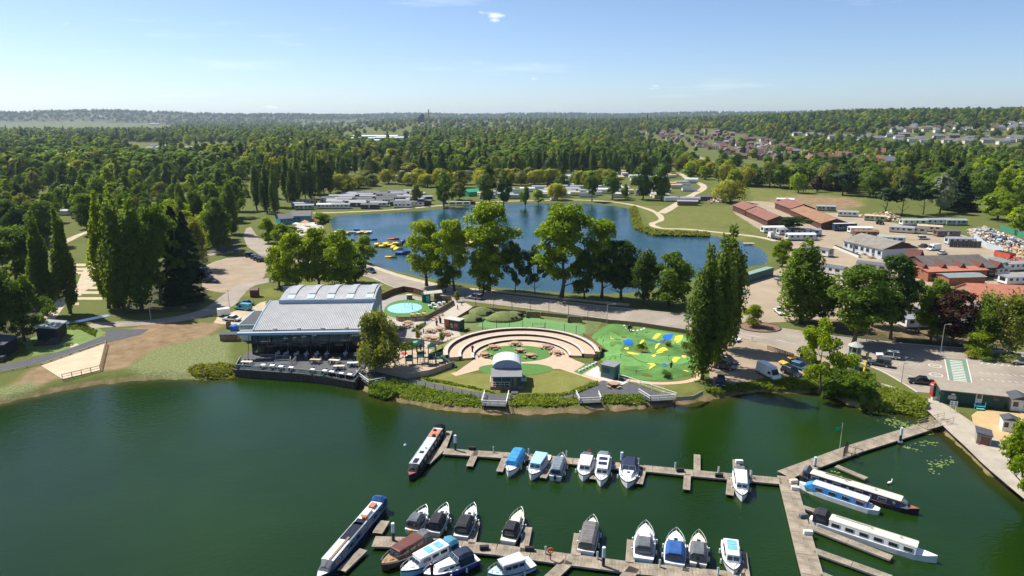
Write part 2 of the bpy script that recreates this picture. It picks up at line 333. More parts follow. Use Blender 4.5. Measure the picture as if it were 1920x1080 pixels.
# ---------------------------------------------------------------- water
def water_mat(name, deep, shallow, wave, rough, stren):
 m, N, K = nodes(name)
 o = N.new('ShaderNodeOutputMaterial'); b = N.new('ShaderNodeBsdfPrincipled'); K.new(b.outputs[0], o.inputs[0])
 b.inputs['IOR'].default_value = 1.333; wr = N.new('ShaderNodeMapRange'); wr.inputs[1].default_value = .38; wr.inputs[2].default_value = .62; wr.inputs[3].default_value = rough * .6; wr.inputs[4].default_value = rough * 2.6; K.new(wr.outputs[0], b.inputs['Roughness'])
 t = N.new('ShaderNodeTexCoord'); n = N.new('ShaderNodeTexNoise'); n.inputs['Scale'].default_value = .03; n.inputs['Detail'].default_value = 5; K.new(t.outputs['Object'], n.inputs['Vector'])
 r = N.new('ShaderNodeValToRGB'); e = r.color_ramp.elements; e[0].position = .35; e[1].position = .65; e[0].color = (*deep, 1); e[1].color = (*(np.array(deep) * np.array((1.75, 1.5, 1.3))), 1); K.new(n.outputs['Fac'], r.inputs[0]); K.new(n.outputs['Fac'], wr.inputs[0])
 a = N.new('ShaderNodeAttribute'); a.attribute_name = 'shallow'; x = N.new('ShaderNodeMix'); x.data_type = 'RGBA'; K.new(a.outputs['Fac'], x.inputs[0]); K.new(r.outputs[0], x.inputs[6]); x.inputs[7].default_value = (*shallow, 1)
 K.new(x.outputs[2], b.inputs['Base Color'])
 h = None
 for s, st, w in wave:
  mpn = N.new('ShaderNodeMapping'); mpn.inputs['Rotation'].default_value = (0, 0, .5); mpn.inputs['Scale'].default_value = st; K.new(t.outputs['Object'], mpn.inputs[0])
  q = N.new('ShaderNodeTexNoise'); q.inputs['Scale'].default_value = s; q.inputs['Detail'].default_value = 3; K.new(mpn.outputs[0], q.inputs['Vector'])
  g = N.new('ShaderNodeMath'); g.operation = 'MULTIPLY_ADD'; g.inputs[1].default_value = w; K.new(q.outputs['Fac'], g.inputs[0])
  if h is not None: K.new(h, g.inputs[2])
  else: g.inputs[2].default_value = 0
  h = g.outputs[0]
 bp = N.new('ShaderNodeBump'); bp.inputs['Strength'].default_value = stren; bp.inputs['Distance'].default_value = .12; K.new(h, bp.inputs['Height']); K.new(bp.outputs[0], b.inputs['Normal'])
 return m
def water(name, poly, z, mat, label, nx=110, ny=110, box=None):
 xs = [p[0] for p in poly]; ys = [p[1] for p in poly]; x0, x1, y0, y1 = box or (min(xs) - 3, max(xs) + 3, min(ys) - 3, max(ys) + 3)
 X, Y = np.meshgrid(np.linspace(x0, x1, nx), np.linspace(y0, y1, ny)); d = seg_dist(X, Y, poly); s = np.exp(np.minimum(d, 0) / 1.7)
 i = np.arange(nx * ny).reshape(ny, nx); f = np.stack([i[:-1, :-1], i[:-1, 1:], i[1:, 1:], i[1:, :-1]], -1).reshape(-1, 4)
 w = bpy.data.meshes.new(name); w.from_pydata(np.stack([X, Y, np.full_like(X, z)], -1).reshape(-1, 3).tolist(), [], f.tolist()); w.materials.append(mat)
 a = w.attributes.new('shallow', 'FLOAT', 'POINT'); a.data.foreach_set('value', np.clip(s, 0, 1).ravel().astype(np.float32))
 o = bpy.data.objects.new(name, w); COL.objects.link(o); return tag(o, label, None, None, 'structure')
m_marina = water_mat('marina_water', (.006, .0225, .002), (.04, .036, .01), [(1.1, (1, 1.8, 1), 1.0), (3.4, (1, 1.5, 1), .45), (.22, (1, 1.4, 1), 1.2)], .06, .42)
m_lake = water_mat('lake_water', (.004, .034, .052), (.03, .06, .05), [(.5, (1, 2.2, 1), 1.0), (1.8, (1, 1.6, 1), .6)], .10, .5)
water('marina_water', MARINA, 0.0, m_marina, 'dark green marina water round the moored boats', 190, 150, (-262, 150, -150, 150))
water('lake_water', LAKE, 0.6, m_lake, 'blue lake behind the row of tall trees', 150, 120)
# ---------------------------------------------------------------- roads and hard surfaces
TAR = M('asphalt_pale', (.285, .242, .195), .9, .2, .12, bump=.1, bscale=6, detail=7)
TARD = M('asphalt_dark', (.075, .078, .085), .9, .15, .6, detail=6)
GRAV = M('gravel_tan', (.30, .232, .16), .95, .16, .22, bump=.3, bscale=3, detail=8)
GRAVY = M('gravel_yard', (.315, .25, .172), .95, .16, .10, bump=.2, bscale=3, detail=8)
GRAVP = M('gravel_pale', (.44, .36, .25), .95, .15, .5, bump=.2, bscale=4)
CONC = M('concrete', (.36, .315, .25), .9, .15, .5, bump=.1, bscale=5, detail=7)
PAVE = M('paving', (.42, .365, .30), .9, .09, .6, bump=.1, bscale=6)
WHITE = M('road_paint', (.62, .60, .55), .7, .14, 2)
# entrance road: wide tarmac at the toll plaza narrowing along the lake
sheet('road', [(2080, 668), (1920, 662), (1840, 655), (1740, 648), (1660, 640), (1590, 634), (1500, 621), (1360, 601), (1280, 590), (1140, 575), (960, 555), (880, 544), (800, 528), (735, 511), (700, 500), (660, 487), (600, 474), (540, 470), (508, 460), (480, 440), (470, 425), (462, 428), (456, 442), (463, 462), (490, 480), (560, 492), (640, 505), (690, 520), (760, 545), (870, 563),
      (960, 574), (1060, 587), (1140, 598), (1290, 619), (1400, 636), (1480, 654), (1540, 666), (1600, 676), (1650, 694), (1690, 716), (1720, 735), (1800, 742), (1920, 740), (2080, 745)], .02, TAR)
sheet('gravel_car_park', [(398, 492), (440, 482), (492, 484), (500, 510), (480, 530), (430, 548), (395, 545), (378, 535), (382, 505)], .014, GRAV, 3)
ribbon('side_road', [(560, 512), (495, 527), (462, 535), (438, 552), (415, 573), (380, 588), (320, 600), (240, 607), (165, 610)], [5.2, 5.6, 5.6, 7, 6.2, 5, 5], .024, TAR)
sheet('tarmac_apron', [(200, 618), (280, 617), (262, 628), (205, 642), (160, 650), (196, 634)], .030, TARD)
ribbon('lane_tarmac', [(-160, 720), (-40, 698), (60, 678), (140, 656), (205, 632)], 4.2, .026, TARD)
sheet('parking_bay', [(415, 592), (470, 575), (500, 565), (490, 600), (470, 610), (430, 608), (400, 606)], .018, GRAVP, 2)
sheet('gravel_car_park', [(1345, 640), (1400, 637), (1480, 654), (1560, 675), (1545, 705), (1480, 712), (1420, 715), (1370, 721), (1338, 726), (1328, 690)], .016, GRAV, 3)
sheet('yard', [(1368, 600), (1372, 555), (1400, 520), (1460, 505), (1480, 470), (1440, 440), (1400, 415), (1375, 395), (1400, 378), (1450, 380), (1480, 395), (1620, 402), (1660, 415), (1800, 440), (1960, 480), (2080, 520), (2080, 650), (1920, 600), (1800, 600), (1700, 610), (1600, 600), (1520, 600), (1450, 605)], .012, GRAVY, 3)
ribbon('kerb_path', [(1985, 960), (1900, 885), (1840, 830), (1790, 790), (1745, 757), (1700, 745), (1660, 726), (1600, 712)], [5, 6.5, 6.5, 5, 4.2, 3.2, 2.6], .03, CONC)
ribbon('lake_path', [(560, 400), (640, 398), (740, 393), (840, 384), (930, 378), (1010, 376), (1090, 375), (1160, 380), (1205, 389), (1232, 400), (1240, 412), (1222, 420), (1240, 428), (1290, 430), (1350, 436), (1420, 444), (1455, 452)], 3.2, .016, GRAVP)
ribbon('lakeside_path', [(700, 500), (740, 514), (800, 530), (870, 541), (960, 549), (1060, 560), (1180, 572)], 2.4, .024, GRAVP)
ribbon('park_road', [(1240, 400), (1290, 370), (1320, 350), (1290, 335), (1270, 322)], 5, .014, GRAVP)
ribbon('main_road', [(1318, 302), (1302, 292), (1330, 304), (1360, 316), (1400, 332)][1:], 11, .03, TAR)
def marks(name, items, mat=WHITE, lift=.030):
 """painted markings: each (a, b, width) along the tarmac"""
 b = MB()
 for a, c, w in items:
  p, q = at(*a), at(*c); d = (q - p).normalized(); nn = Vector((-d.y, d.x, 0)) * w / 2
  b.add([p + nn, p - nn, q - nn, q + nn], [(0, 1, 2, 3)])
 for i in range(len(b.v)): b.v[i] = (b.v[i][0], b.v[i][1], GZ + lift)
 return tag(b.build(name, mat), kind='structure')
KERB = M('kerb_stone', (.50, .46, .40), .85, .1, 1)
for c_ in ([(700, 521), (760, 546), (870, 564), (960, 575), (1060, 588), (1140, 599), (1290, 620)], [(690, 499), (735, 511), (800, 528), (880, 544), (960, 555), (1140, 575), (1280, 590), (1360, 601), (1500, 621), (1590, 634), (1740, 648), (1840, 655), (1920, 662)], [(1560, 671), (1600, 677), (1650, 695), (1690, 717), (1720, 736)]): ribbon('kerb', c_, .28, .11, KERB, thick=.12)
# ================================================================== trees
BARK = M('bark', (.12, .095, .07), .95, .25, 2.5, bump=.5, bscale=9)
BARKP = M('bark_pale', (.30, .27, .22), .95, .3, 2.5, bump=.4, bscale=9)
LEAF = {
 'green': leaf_mat('leaf_green', (.085, .15, .021), (.135, .21, .03), .54),
 'bright': leaf_mat('leaf_bright', (.165, .245, .014), (.235, .305, .02), .58),
 'yellow': leaf_mat('leaf_willow', (.2, .22, .026), (.28, .285, .04), .54),
 'olive': leaf_mat('leaf_olive', (.14, .17, .034), (.19, .21, .05), .46),
 'dark': leaf_mat('leaf_dark', (.048, .094, .02), (.08, .132, .028), .46),
 'poplar': leaf_mat('leaf_poplar', (.098, .15, .03), (.14, .195, .042), .5),
 'conifer': leaf_mat('needle_dark', (.014, .032, .012), (.026, .05, .018), .12),
 'pine': leaf_mat('needle_pine', (.022, .045, .016), (.04, .07, .022), .15),
 'silver': leaf_mat('leaf_silver', (.16, .20, .13), (.24, .28, .19), .35),
 'purple': leaf_mat('leaf_purple', (.038, .018, .016), (.058, .026, .02), .25, (1.3, .8, .6)),
 'meadow': leaf_mat('leaf_meadow', (.13, .20, .028), (.21, .26, .045), .5),
 'shrub': leaf_mat('leaf_shrub', (.06, .105, .018), (.115, .155, .03), .4),
}
def unit(n, g):
 v = g.normal(size=(n, 3)); return v / np.linalg.norm(v, axis=1, keepdims=True)
def leaf_mesh(name, C, Nn, size, mat, g, aspect=1.5, quad=True):
 """many small leaf sprays: one pointed four-sided face at each centre C"""
 n = len(C); Nn = Nn / (np.linalg.norm(Nn, axis=1, keepdims=True) + 1e-9)
 r = unit(n, g); T = np.cross(Nn, r); T /= np.linalg.norm(T, axis=1, keepdims=True) + 1e-9; B = np.cross(Nn, T)
 s = (size * g.uniform(.6, 1.35, n))[:, None]; k = g.uniform(.2, .8, n)[:, None] - .5
 bend = Nn * s * g.uniform(-.25, .25, n)[:, None]
 V = np.stack([C - T * s * .5 * aspect, C + B * s * .5 + T * s * k + bend, C + T * s * .5 * aspect, C - B * s * .5 - T * s * k + bend], 1).reshape(-1, 3)
 me = bpy.data.meshes.new(name); me.vertices.add(4 * n); me.vertices.foreach_set('co', V.ravel())
 me.loops.add(4 * n); me.loops.foreach_set('vertex_index', np.arange(4 * n)); me.polygons.add(n); me.polygons.foreach_set('loop_start', np.arange(n) * 4)
 me.update(calc_edges=True); me.materials.append(mat); return me
def crown_points(kind, n, g):
 """centres and outward directions of leaf sprays; z from 0 (ground) to 1 (tip) times height, sizes in metres"""
 if kind in ('broad', 'tall', 'oval', 'wide'):
  h, w, z0 = {'broad': (15, 13, .11), 'tall': (24, 14, .19), 'oval': (12, 8, .08), 'wide': (11, 15, .10)}[kind]
  k = {'broad': 48, 'tall': 72, 'oval': 36, 'wide': 42}[kind]
  t = np.sort(g.uniform(.02, .95, k)); prof = np.sin(np.pi * np.clip(t ** (.75 if kind != 'tall' else .95) * .93 + .05, 0, 1)) ** .85
  th = g.uniform(0, 2 * np.pi, k); lop = 1 + .3 * np.sin(th + g.uniform(0, 6)) + .22 * np.sin(2 * th + g.uniform(0, 6)); rr = w / 2 * .80 * prof * lop * g.uniform(.12, 1, k) ** .5
  cc = np.stack([np.cos(th) * rr, np.sin(th) * rr, h * (z0 + (1 - z0) * t)], 1); lob = w * g.uniform(.085, .2, k) * (.7 + .3 * prof) * (1.45 if kind == 'oval' else 1.2 if kind == 'wide' else 1)
  wt = lob ** 2; ci = g.choice(k, n, p=wt / wt.sum()); u = unit(n, g); u[:, 2] = np.where(u[:, 2] < -.35, -u[:, 2] * .6, u[:, 2])
  u /= np.linalg.norm(u, axis=1, keepdims=True); rad = lob[ci] * (g.uniform(.35, 1.0, n) ** .45) * g.uniform(.9, 1.25, n)
  C = cc[ci] + u * rad[:, None] * np.array([1, 1, .85]); Nn = u * .8 + unit(n, g) * .75 + np.array([0, 0, .35])
  return h, w, C, Nn
 if kind in ('poplar', 'poplar_wide'):
  h, w = (27, 5.6) if kind == 'poplar' else (25, 9)
  k = 52; z = g.uniform(.06, .97, k) * h; pr = (w / 2) * np.clip(np.minimum((z / h - .0) / .28, ((1 - z / h) / (.62 if kind == 'poplar' else .55)) ** .75), .14, 1)
  th = g.uniform(0, 2 * np.pi, k); rr = pr * g.uniform(.3, .85, k); cc = np.stack([np.cos(th) * rr, np.sin(th) * rr, z], 1); lob = np.clip(pr * g.uniform(.35, .6, k), .35, 3)
  ci = g.choice(k, n, p=lob ** 2 / (lob ** 2).sum()); u = unit(n, g); C = cc[ci] + u * (lob[ci] * (g.uniform(.3, 1, n) ** .5))[:, None] * np.array([1, 1, 2.6])
  C[:, 2] = np.clip(C[:, 2], .03 * h, h); Nn = u * .7 + unit(n, g) * .8 + np.array([0, 0, .25]); return h, w, C, Nn
 if kind == 'willow':
  h, w = 10, 12; k = 46; d = unit(k, g); d[:, 2] = np.abs(d[:, 2]); top = d * np.array([w * .40, w * .40, h * .42]) * g.uniform(.65, 1.02, k)[:, None]; top[:, 2] += h * .5
  ci = g.integers(0, k, n); u = g.uniform(0, 1, n) ** 1.1; ln = (top[ci, 2] - h * .10) * g.uniform(.35, .95, n)
  C = top[ci] + g.normal(size=(n, 3)) * np.array([.75, .75, .35]); out = top[ci] * np.array([1, 1, 0]); out /= np.linalg.norm(out, axis=1, keepdims=True) + 1e-6
  hang = g.uniform(0, 1, n) < .55; C[:, 2] -= np.where(hang, u * ln, 0); C += out * np.where(hang, np.sin(u * 1.6) * 1.1, .2)[:, None]
  Nn = out * .8 + unit(n, g) * .7 + np.array([0, 0, .5]); return h, w, C, Nn
 if kind == 'conifer':
  h, w = 20, 7.5; z = (g.uniform(0, 1, n) ** 1.5) * .97 * h + .02 * h; pr = (w / 2) * (1 - z / h) ** .8 * (.72 + .28 * np.sin(z * 3.1)); th = g.uniform(0, 2 * np.pi, n); pr *= 1 + .2 * np.sin(th * 5 + z * .8)
  r = pr * g.uniform(.5, 1.05, n) ** .6; C = np.stack([np.cos(th) * r, np.sin(th) * r, z - r * .25], 1); C[:, 2] = np.maximum(C[:, 2], .1)
  Nn = np.stack([np.cos(th) * .6, np.sin(th) * .6, np.full(n, .7)], 1) + unit(n, g) * .6; return h, w, C, Nn
 if kind == 'pine':
  h, w = 14, 13; k = 20; th = g.uniform(0, 2 * np.pi, k); rr = w / 2 * g.uniform(.1, .78, k); cc = np.stack([np.cos(th) * rr, np.sin(th) * rr, h * g.uniform(.52, .92, k) - rr * .22], 1); lob = g.uniform(1.0, 2.1, k)
  ci = g.integers(0, k, n); u = unit(n, g); C = cc[ci] + u * (lob[ci] * g.uniform(.3, 1, n) ** .5)[:, None] * np.array([1.35, 1.35, .5]); return h, w, C, u * .6 + unit(n, g) * .7 + np.array([0, 0, .6])
 if kind == 'birch':
  h, w = 16, 8; k = 30; z = g.uniform(.25, .95, k) * h; pr = w / 2 * np.clip(np.sin(np.pi * np.clip((z / h - .1) / .9, 0, 1)) ** .7, .2, 1); th = g.uniform(0, 6.28, k); rr = pr * g.uniform(.2, .85, k)
  cc = np.stack([np.cos(th) * rr, np.sin(th) * rr, z], 1); ci = g.integers(0, k, n); C = cc[ci] + g.normal(size=(n, 3)) * np.array([.75, .75, .9]); C[:, 2] -= (g.uniform(0, 1, n) ** 2) * 2.8
  return h, w, C, unit(n, g) + np.array([0, 0, .3])
 if kind == 'sparse':
  h, w = 14, 11; k = 36; d = unit(k, g); cc = d * np.array([w * .44, w * .44, h * .40]) * g.uniform(.45, 1, k)[:, None]; cc[:, 2] += h * .55; lob = g.uniform(.5, 1.35, k); ci = g.choice(k, n, p=lob ** 2 / (lob ** 2).sum()); u = unit(n, g)
  return h, w, cc[ci] + u * (lob[ci] * g.uniform(.3, 1, n) ** .5)[:, None], u * .6 + unit(n, g) * .8 + np.array([0, 0, .3])
 if kind == 'shrub':
  h, w = 2.2, 3.2; k = 10; th = g.uniform(0, 6.28, k); rr = w * .36 * g.uniform(0, 1, k) ** .6; cc = np.stack([np.cos(th) * rr, np.sin(th) * rr, h * g.uniform(.25, .62, k)], 1); ci = g.integers(0, k, n); u = unit(n, g); u[:, 2] = np.abs(u[:, 2]) - .2
  C = cc[ci] + u * .72 * (g.uniform(.4, 1, n) ** .5)[:, None]; C[:, 2] = np.maximum(C[:, 2], .04); return h, w, C, u * .7 + unit(n, g) * .7 + np.array([0, 0, .35])
def trunk_mesh(kind, h, w, g, mat):
 b = MB(); r = {'poplar': .36, 'poplar_wide': .4, 'tall': .5, 'broad': .38, 'conifer': .32, 'pine': .32, 'birch': .2, 'willow': .42, 'wide': .36, 'oval': .24, 'sparse': .22, 'shrub': .05}[kind]
 hh = h * {'poplar': .9, 'poplar_wide': .85, 'conifer': .94, 'tall': .72, 'willow': .5, 'wide': .5, 'pine': .7, 'shrub': .5}.get(kind, .7)
 pts = [Vector((0, 0, -.4))]; x = y = 0
 for i in range(1, 7):
  x += g.normal() * .012 * h; y += g.normal() * .012 * h; pts.append(Vector((x, y, hh * i / 6)))
 rad = [r * 1.35] + [r * (1 - .86 * i / 6) for i in range(1, 7)]
 rings = [[p + Vector((q * math.cos(t), q * math.sin(t), 0)) for t in [2 * math.pi * j / 7 for j in range(7)]] for p, q in zip(pts, rad)]
 b.loft(rings)
 nb = {'shrub': 4, 'conifer': 0, 'poplar': 12, 'poplar_wide': 12}.get(kind, 10)
 for i in range(nb):
  k = 1 + i % 5; t = g.uniform(0, 6.28); p = pts[k]
  up, ln = (.9, h * .13) if kind.startswith('poplar') else (.42, w * .30)
  q = p + Vector((math.cos(t) * ln * (1 if up < .5 else .28), math.sin(t) * ln * (1 if up < .5 else .28), ln * up + .4)); b.tube(p, q, rad[k] * .42, rad[k] * .1, 4, cap=False)
  if up < .5:
   for s in (-.7, .6): b.tube(p.lerp(q, .6), p.lerp(q, .6) + Vector((math.cos(t + s) * ln * .4, math.sin(t + s) * ln * .4, ln * .35)), rad[k] * .2, rad[k] * .05, 3, cap=False)
 return b.mesh('trunk', mat, True)
TP = {}
def tree_proto(kind, leaf, lod, var=0):
 """mesh data of one tree kind, shared by all its copies: (crown, trunk, height, width)"""
 key = (kind, leaf, lod, var)
 if key in TP: return TP[key]
 g = np.random.default_rng(abs(hash((kind, lod, var))) % 99991 if False else sum(ord(c) for c in kind) * 13 + lod * 7 + var * 101)
 n = {'tall': 11000, 'broad': 7500, 'wide': 7500, 'oval': 4200, 'poplar': 8500, 'poplar_wide': 9000, 'willow': 8500, 'conifer': 5500, 'pine': 4200, 'birch': 3600, 'sparse': 4200, 'shrub': 700}[kind]; n = int(n * 1.15)
 size = {'tall': .50, 'broad': .46, 'wide': .46, 'oval': .40, 'poplar': .44, 'poplar_wide': .5, 'willow': .38, 'conifer': .55, 'pine': .5, 'birch': .38, 'sparse': .40, 'shrub': .24}[kind]
 div, sc = {0: (1, 1), 1: (4, 1.85), 2: (15, 3.5)}[lod]
 if kind == 'shrub' and lod: div, sc = 3, 1.6
 h, w, C, Nn = crown_points(kind, n // div, g)
 R_ = np.hypot(C[:, 0], C[:, 1]); C[:, :2] *= (w / 2) / np.quantile(R_, .965); C[:, 2] *= h / np.quantile(C[:, 2], .998)
 if lod: O_ = C - np.array([0, 0, h * .45]); O_[:, 2] *= .55; Nn = 1.25 * O_ / (np.linalg.norm(O_, axis=1, keepdims=True) + 1e-6) + .5 * Nn
 asp = 2.0 if kind in ('willow', 'conifer', 'birch') else 1.4
 cm = leaf_mesh('crown', C, Nn, size * sc, LEAF[leaf], g, asp)
 tm = trunk_mesh(kind, h, w, g, BARKP if kind == 'birch' else BARK)
 TP[key] = (cm, tm, h, w); return TP[key]
GN_SRC = {}
def tree(loc, h, w, kind, leaf, label, group=None, lod=0, name='tree', var=None, rz=None):
 cm, tm, ph, pw = tree_proto(kind, leaf, lod, random.randint(0, 1) if var is None else var)
 r = thing(name, label, 'shrub' if kind == 'shrub' else 'tree', loc, random.uniform(0, 6.28) if rz is None else rz, group, (w / pw, w / pw, h / ph))
 c = child('crown' if kind != 'shrub' else 'foliage', cm, r); child('trunk' if kind != 'shrub' else 'stem', tm, r); GN_SRC.setdefault((kind, leaf, lod), c); return r
def ptree(x, yb, yt, wpx, kind, leaf, label, group=None, lod=0, name=None, z=None):
 """tree whose foot is at column x, row yb of the photo, whose tip is at row yt and whose crown is wpx wide"""
 p = at(x, yb, GZ if z is None else z); zt = top_z(p, yt); w = wpx / px_m(Vector((p.x, p.y, (p.z + zt) / 2)))
 nm = name or {'poplar': 'poplar_tree', 'poplar_wide': 'poplar_tree', 'conifer': 'conifer_tree', 'pine': 'pine_tree', 'willow': 'willow_tree', 'birch': 'birch_tree', 'shrub': 'shrub'}.get(kind, 'broadleaf_tree')
 return tree(p, zt - p.z, w, kind, leaf, label, group, lod, nm)
# --- trees one can name singly, nearest first
for a in [
 (706, 694, 584, 98, 'wide', 'olive', 'round olive-green willow beside the glass front of the waterside restaurant'),
 (1316, 712, 464, 62, 'poplar_wide', 'poplar', 'tall dense poplar at the car park edge beside the mini golf course'),
 (1341, 690, 446, 62, 'poplar_wide', 'poplar', 'poplar in the middle of the three by the gravel car park'),
 (1360, 654, 427, 60, 'poplar_wide', 'poplar', 'tallest and farthest poplar beside the gravel car park'),
 (1538, 735, 604, 102, 'sparse', 'bright', 'loose open-crowned tree on the marina bank in front of the toll booths'),
 (1925, 940, 748, 118, 'broad', 'bright', 'leafy tree overhanging the slipway at the edge of the marina'),
 (1502, 606, 450, 84, 'poplar_wide', 'green', 'tall cone-shaped chestnut tree between the entrance road and the yard'),
 (1548, 604, 520, 60, 'broad', 'dark', 'dark tree tucked behind the cone-shaped chestnut'),
 (1600, 645, 498, 112, 'tall', 'green', 'broad mid-green tree behind the toll booths'),
 (1670, 636, 480, 86, 'tall', 'dark', 'tall dark tree in front of the brown-roofed clubhouse'),
 (1635, 612, 520, 60, 'broad', 'dark', 'dark tree between the two tall ones behind the toll booths'),
 (1722, 625, 530, 60, 'sparse', 'dark', 'thin-crowned dark tree beside the copper beech'),
 (1745, 640, 525, 74, 'broad', 'green', 'green tree standing just behind the copper beech'),
 (1782, 650, 545, 88, 'tall', 'purple', 'dark purple copper beech beside the entrance road'),
 (1888, 672, 548, 66, 'birch', 'olive', 'slender birch in front of the orange-roofed building'),
 (1842, 660, 548, 60, 'birch', 'green', 'feathery green tree in front of the orange-roofed garages'),
 (1832, 668, 618, 44, 'oval', 'bright', 'small bushy tree on the verge of the entrance road'),
 (1412, 613, 571, 37, 'oval', 'bright', 'small round young tree in the round kerbed bed by the road'),
 (1466, 500, 448, 46, 'broad', 'bright', 'round light-green tree at the end of the blue lake'),
 (1485, 442, 407, 62, 'pine', 'conifer', 'flat-topped dark pine among the white cabins in the yard'),
 (1255, 573, 473, 96, 'broad', 'green', 'round dark-green tree between the lake and the poplars'),
 (1206, 570, 470, 74, 'broad', 'dark', 'dark round tree beside the road, left of the round green one'),
 (1165, 563, 452, 82, 'tall', 'dark', 'dark tall tree at the end of the lakeside row'),
 (1128, 558, 412, 72, 'tall', 'bright', 'bright green tree with a forked top in the lakeside row'),
 (1052, 558, 383, 112, 'tall', 'bright', 'largest yellow-green tree in the lakeside row'),
 (1095, 560, 470, 60, 'broad', 'green', 'lower green tree under the largest lakeside tree'),
 (1003, 552, 462, 54, 'sparse', 'dark', 'thin dark tree in the middle of the lakeside row'),
 (966, 549, 455, 50, 'sparse', 'dark', 'slim dark tree standing alone against the blue lake'),
 (916, 545, 379, 104, 'tall', 'bright', 'big yellow-green tree with spreading top in the lakeside row'),
 (906, 552, 464, 62, 'broad', 'bright', 'lower yellow-green tree in front of the spreading lakeside one'),
 (852, 545, 413, 66, 'tall', 'bright', 'upright bright green tree second along the lakeside row'),
 (800, 536, 413, 80, 'tall', 'bright', 'first tall tree of the lakeside row, nearest the yellow inflatables'),
 (835, 548, 480, 44, 'broad', 'green', 'hanging green tree between the first two lakeside trees'),
 (684, 492, 441, 44, 'broad', 'bright', 'small egg-shaped tree at the lake edge by the restaurant'),
 (667, 530, 470, 62, 'broad', 'green', 'darker low tree at the end of the clump behind the restaurant'),
 (640, 540, 432, 78, 'broad', 'bright', 'tree in the clump behind the restaurant roof, third from the gravel car park'),
 (598, 540, 428, 86, 'broad', 'bright', 'tallest tree of the clump behind the restaurant roof'),
 (556, 543, 437, 74, 'broad', 'bright', 'second tree of the clump behind the restaurant'),
 (524, 536, 462, 60, 'broad', 'bright', 'leafy tree at the gravel car park end of the restaurant clump'),
 (503, 456, 408, 32, 'oval', 'bright', 'small tree beside the bend of the lake road'),
 (527, 462, 419, 46, 'broad', 'bright', 'rounded tree beside the blue cabin at the lake'),
 (549, 458, 425, 34, 'broad', 'green', 'small green tree next to the blue cabin and its terrace'),
 (606, 446, 399, 36, 'pine', 'green', 'spreading tree by the terrace of the blue lakeside cabin'),
 (88, 592, 398, 40, 'poplar', 'poplar', 'slim poplar standing nearest the dark holiday cabins'),
 (132, 588, 392, 42, 'poplar', 'poplar', 'slim poplar beside the slim one by the cabins, over the camping pitches'),
 (204, 578, 362, 46, 'poplar', 'bright', 'lit yellow-green poplar at the edge of the camping pitches'),
 (232, 582, 368, 62, 'poplar_wide', 'poplar', 'dense grey-green poplar at the front of the big clump'),
 (266, 582, 375, 70, 'poplar_wide', 'green', 'broad green poplar in the big clump by the stream'),
 (300, 572, 385, 74, 'tall', 'green', 'leafy tree inside the big clump by the stream'),
 (338, 562, 390, 78, 'conifer', 'conifer', 'almost black conifer beside the cars on the gravel park'),
 (352, 520, 398, 62, 'conifer', 'conifer', 'black-green conifer behind the darkest one'),
 (372, 505, 408, 44, 'birch', 'olive', 'pale willow leaning over the gravel car park'),
 (45, 640, 520, 90, 'broad', 'green', 'low bright tree behind the dark holiday cabin'),
 (-20, 640, 470, 110, 'broad', 'dark', 'shaded tree at the frame edge behind the cabins'),
 (40, 560, 425, 110, 'tall', 'green', 'large tree over the camping pitches next to the slim poplars'),
]: ptree(*a)
# --- woodland and rows where single trees look alike: shared labels within each place
def scatter(poly, n, hs, ws, kinds, label, group, lod=1, spacing=6, seed=1, zfun=True, name='broadleaf_tree'):
 """trees standing inside a photo-outlined stretch of ground"""
 rnd = random.Random(seed); P = W2(poly); xs = [p[0] for p in P]; ys = [p[1] for p in P]; got = []; tries = 0
 while len(got) < n and tries < n * 60:
  tries += 1; x, y = rnd.uniform(min(xs), max(xs)), rnd.uniform(min(ys), max(ys))
  if seg_dist(np.array([x]), np.array([y]), P)[0] > 0: continue
  if any((x - a) ** 2 + (y - b) ** 2 < spacing ** 2 for a, b in got): continue
  got.append((x, y)); k, l = rnd.choice(kinds); h = rnd.uniform(*hs); w = rnd.uniform(*ws)
  if k.startswith('poplar'): h *= 1.25; w *= .55
  nm = {'poplar': 'poplar_tree', 'poplar_wide': 'poplar_tree', 'conifer': 'conifer_tree', 'pine': 'pine_tree', 'willow': 'willow_tree', 'shrub': 'shrub', 'tall': 'tall_tree', 'wide': 'spreading_tree', 'oval': 'young_tree'}.get(k, name)
  look = {'green': 'mid-green', 'dark': 'dark green', 'olive': 'olive-green', 'bright': 'bright green', 'poplar': 'grey-green', 'yellow': 'yellow-green', 'conifer': 'near-black', 'pine': 'dark'}.get(l, l)
  shp = {'poplar': 'slim poplar', 'poplar_wide': 'thick poplar', 'conifer': 'pointed conifer', 'tall': 'tall tree', 'oval': 'small oval tree', 'willow': 'domed willow', 'wide': 'spreading tree', 'pine': 'pine'}.get(k, 'round tree')
  tree((x, y, float(land(x, y)) - .1), h, w, k, l, f'{look} {shp} {label}', f'{look} {shp} {label}', lod, nm, rnd.randint(0, 1))
 return got
G1 = [('broad', 'green'), ('broad', 'green'), ('tall', 'green'), ('broad', 'dark'), ('broad', 'olive'), ('poplar', 'poplar'), ('oval', 'bright')]
G2 = [('broad', 'green'), ('broad', 'olive'), ('wide', 'green'), ('willow', 'yellow'), ('poplar', 'poplar'), ('broad', 'dark')]
def wood(poly, n, label, kinds=G1, hs=(12, 19), ws=(9, 14), lod=1, sp=7, seed=1): scatter(poly, n, hs, ws, kinds, label, label, lod, sp, seed)
wood([(-260, 470), (-60, 440), (60, 440), (110, 470), (60, 500), (-80, 540), (-260, 560)], 25, 'in the wood on the camping side of the slim poplars', lod=0, hs=(14, 20), seed=2)
wood([(150, 425), (240, 420), (300, 440), (330, 470), (250, 470), (170, 450)], 14, 'behind the big poplar clump by the stream', lod=0, hs=(13, 19), seed=3)
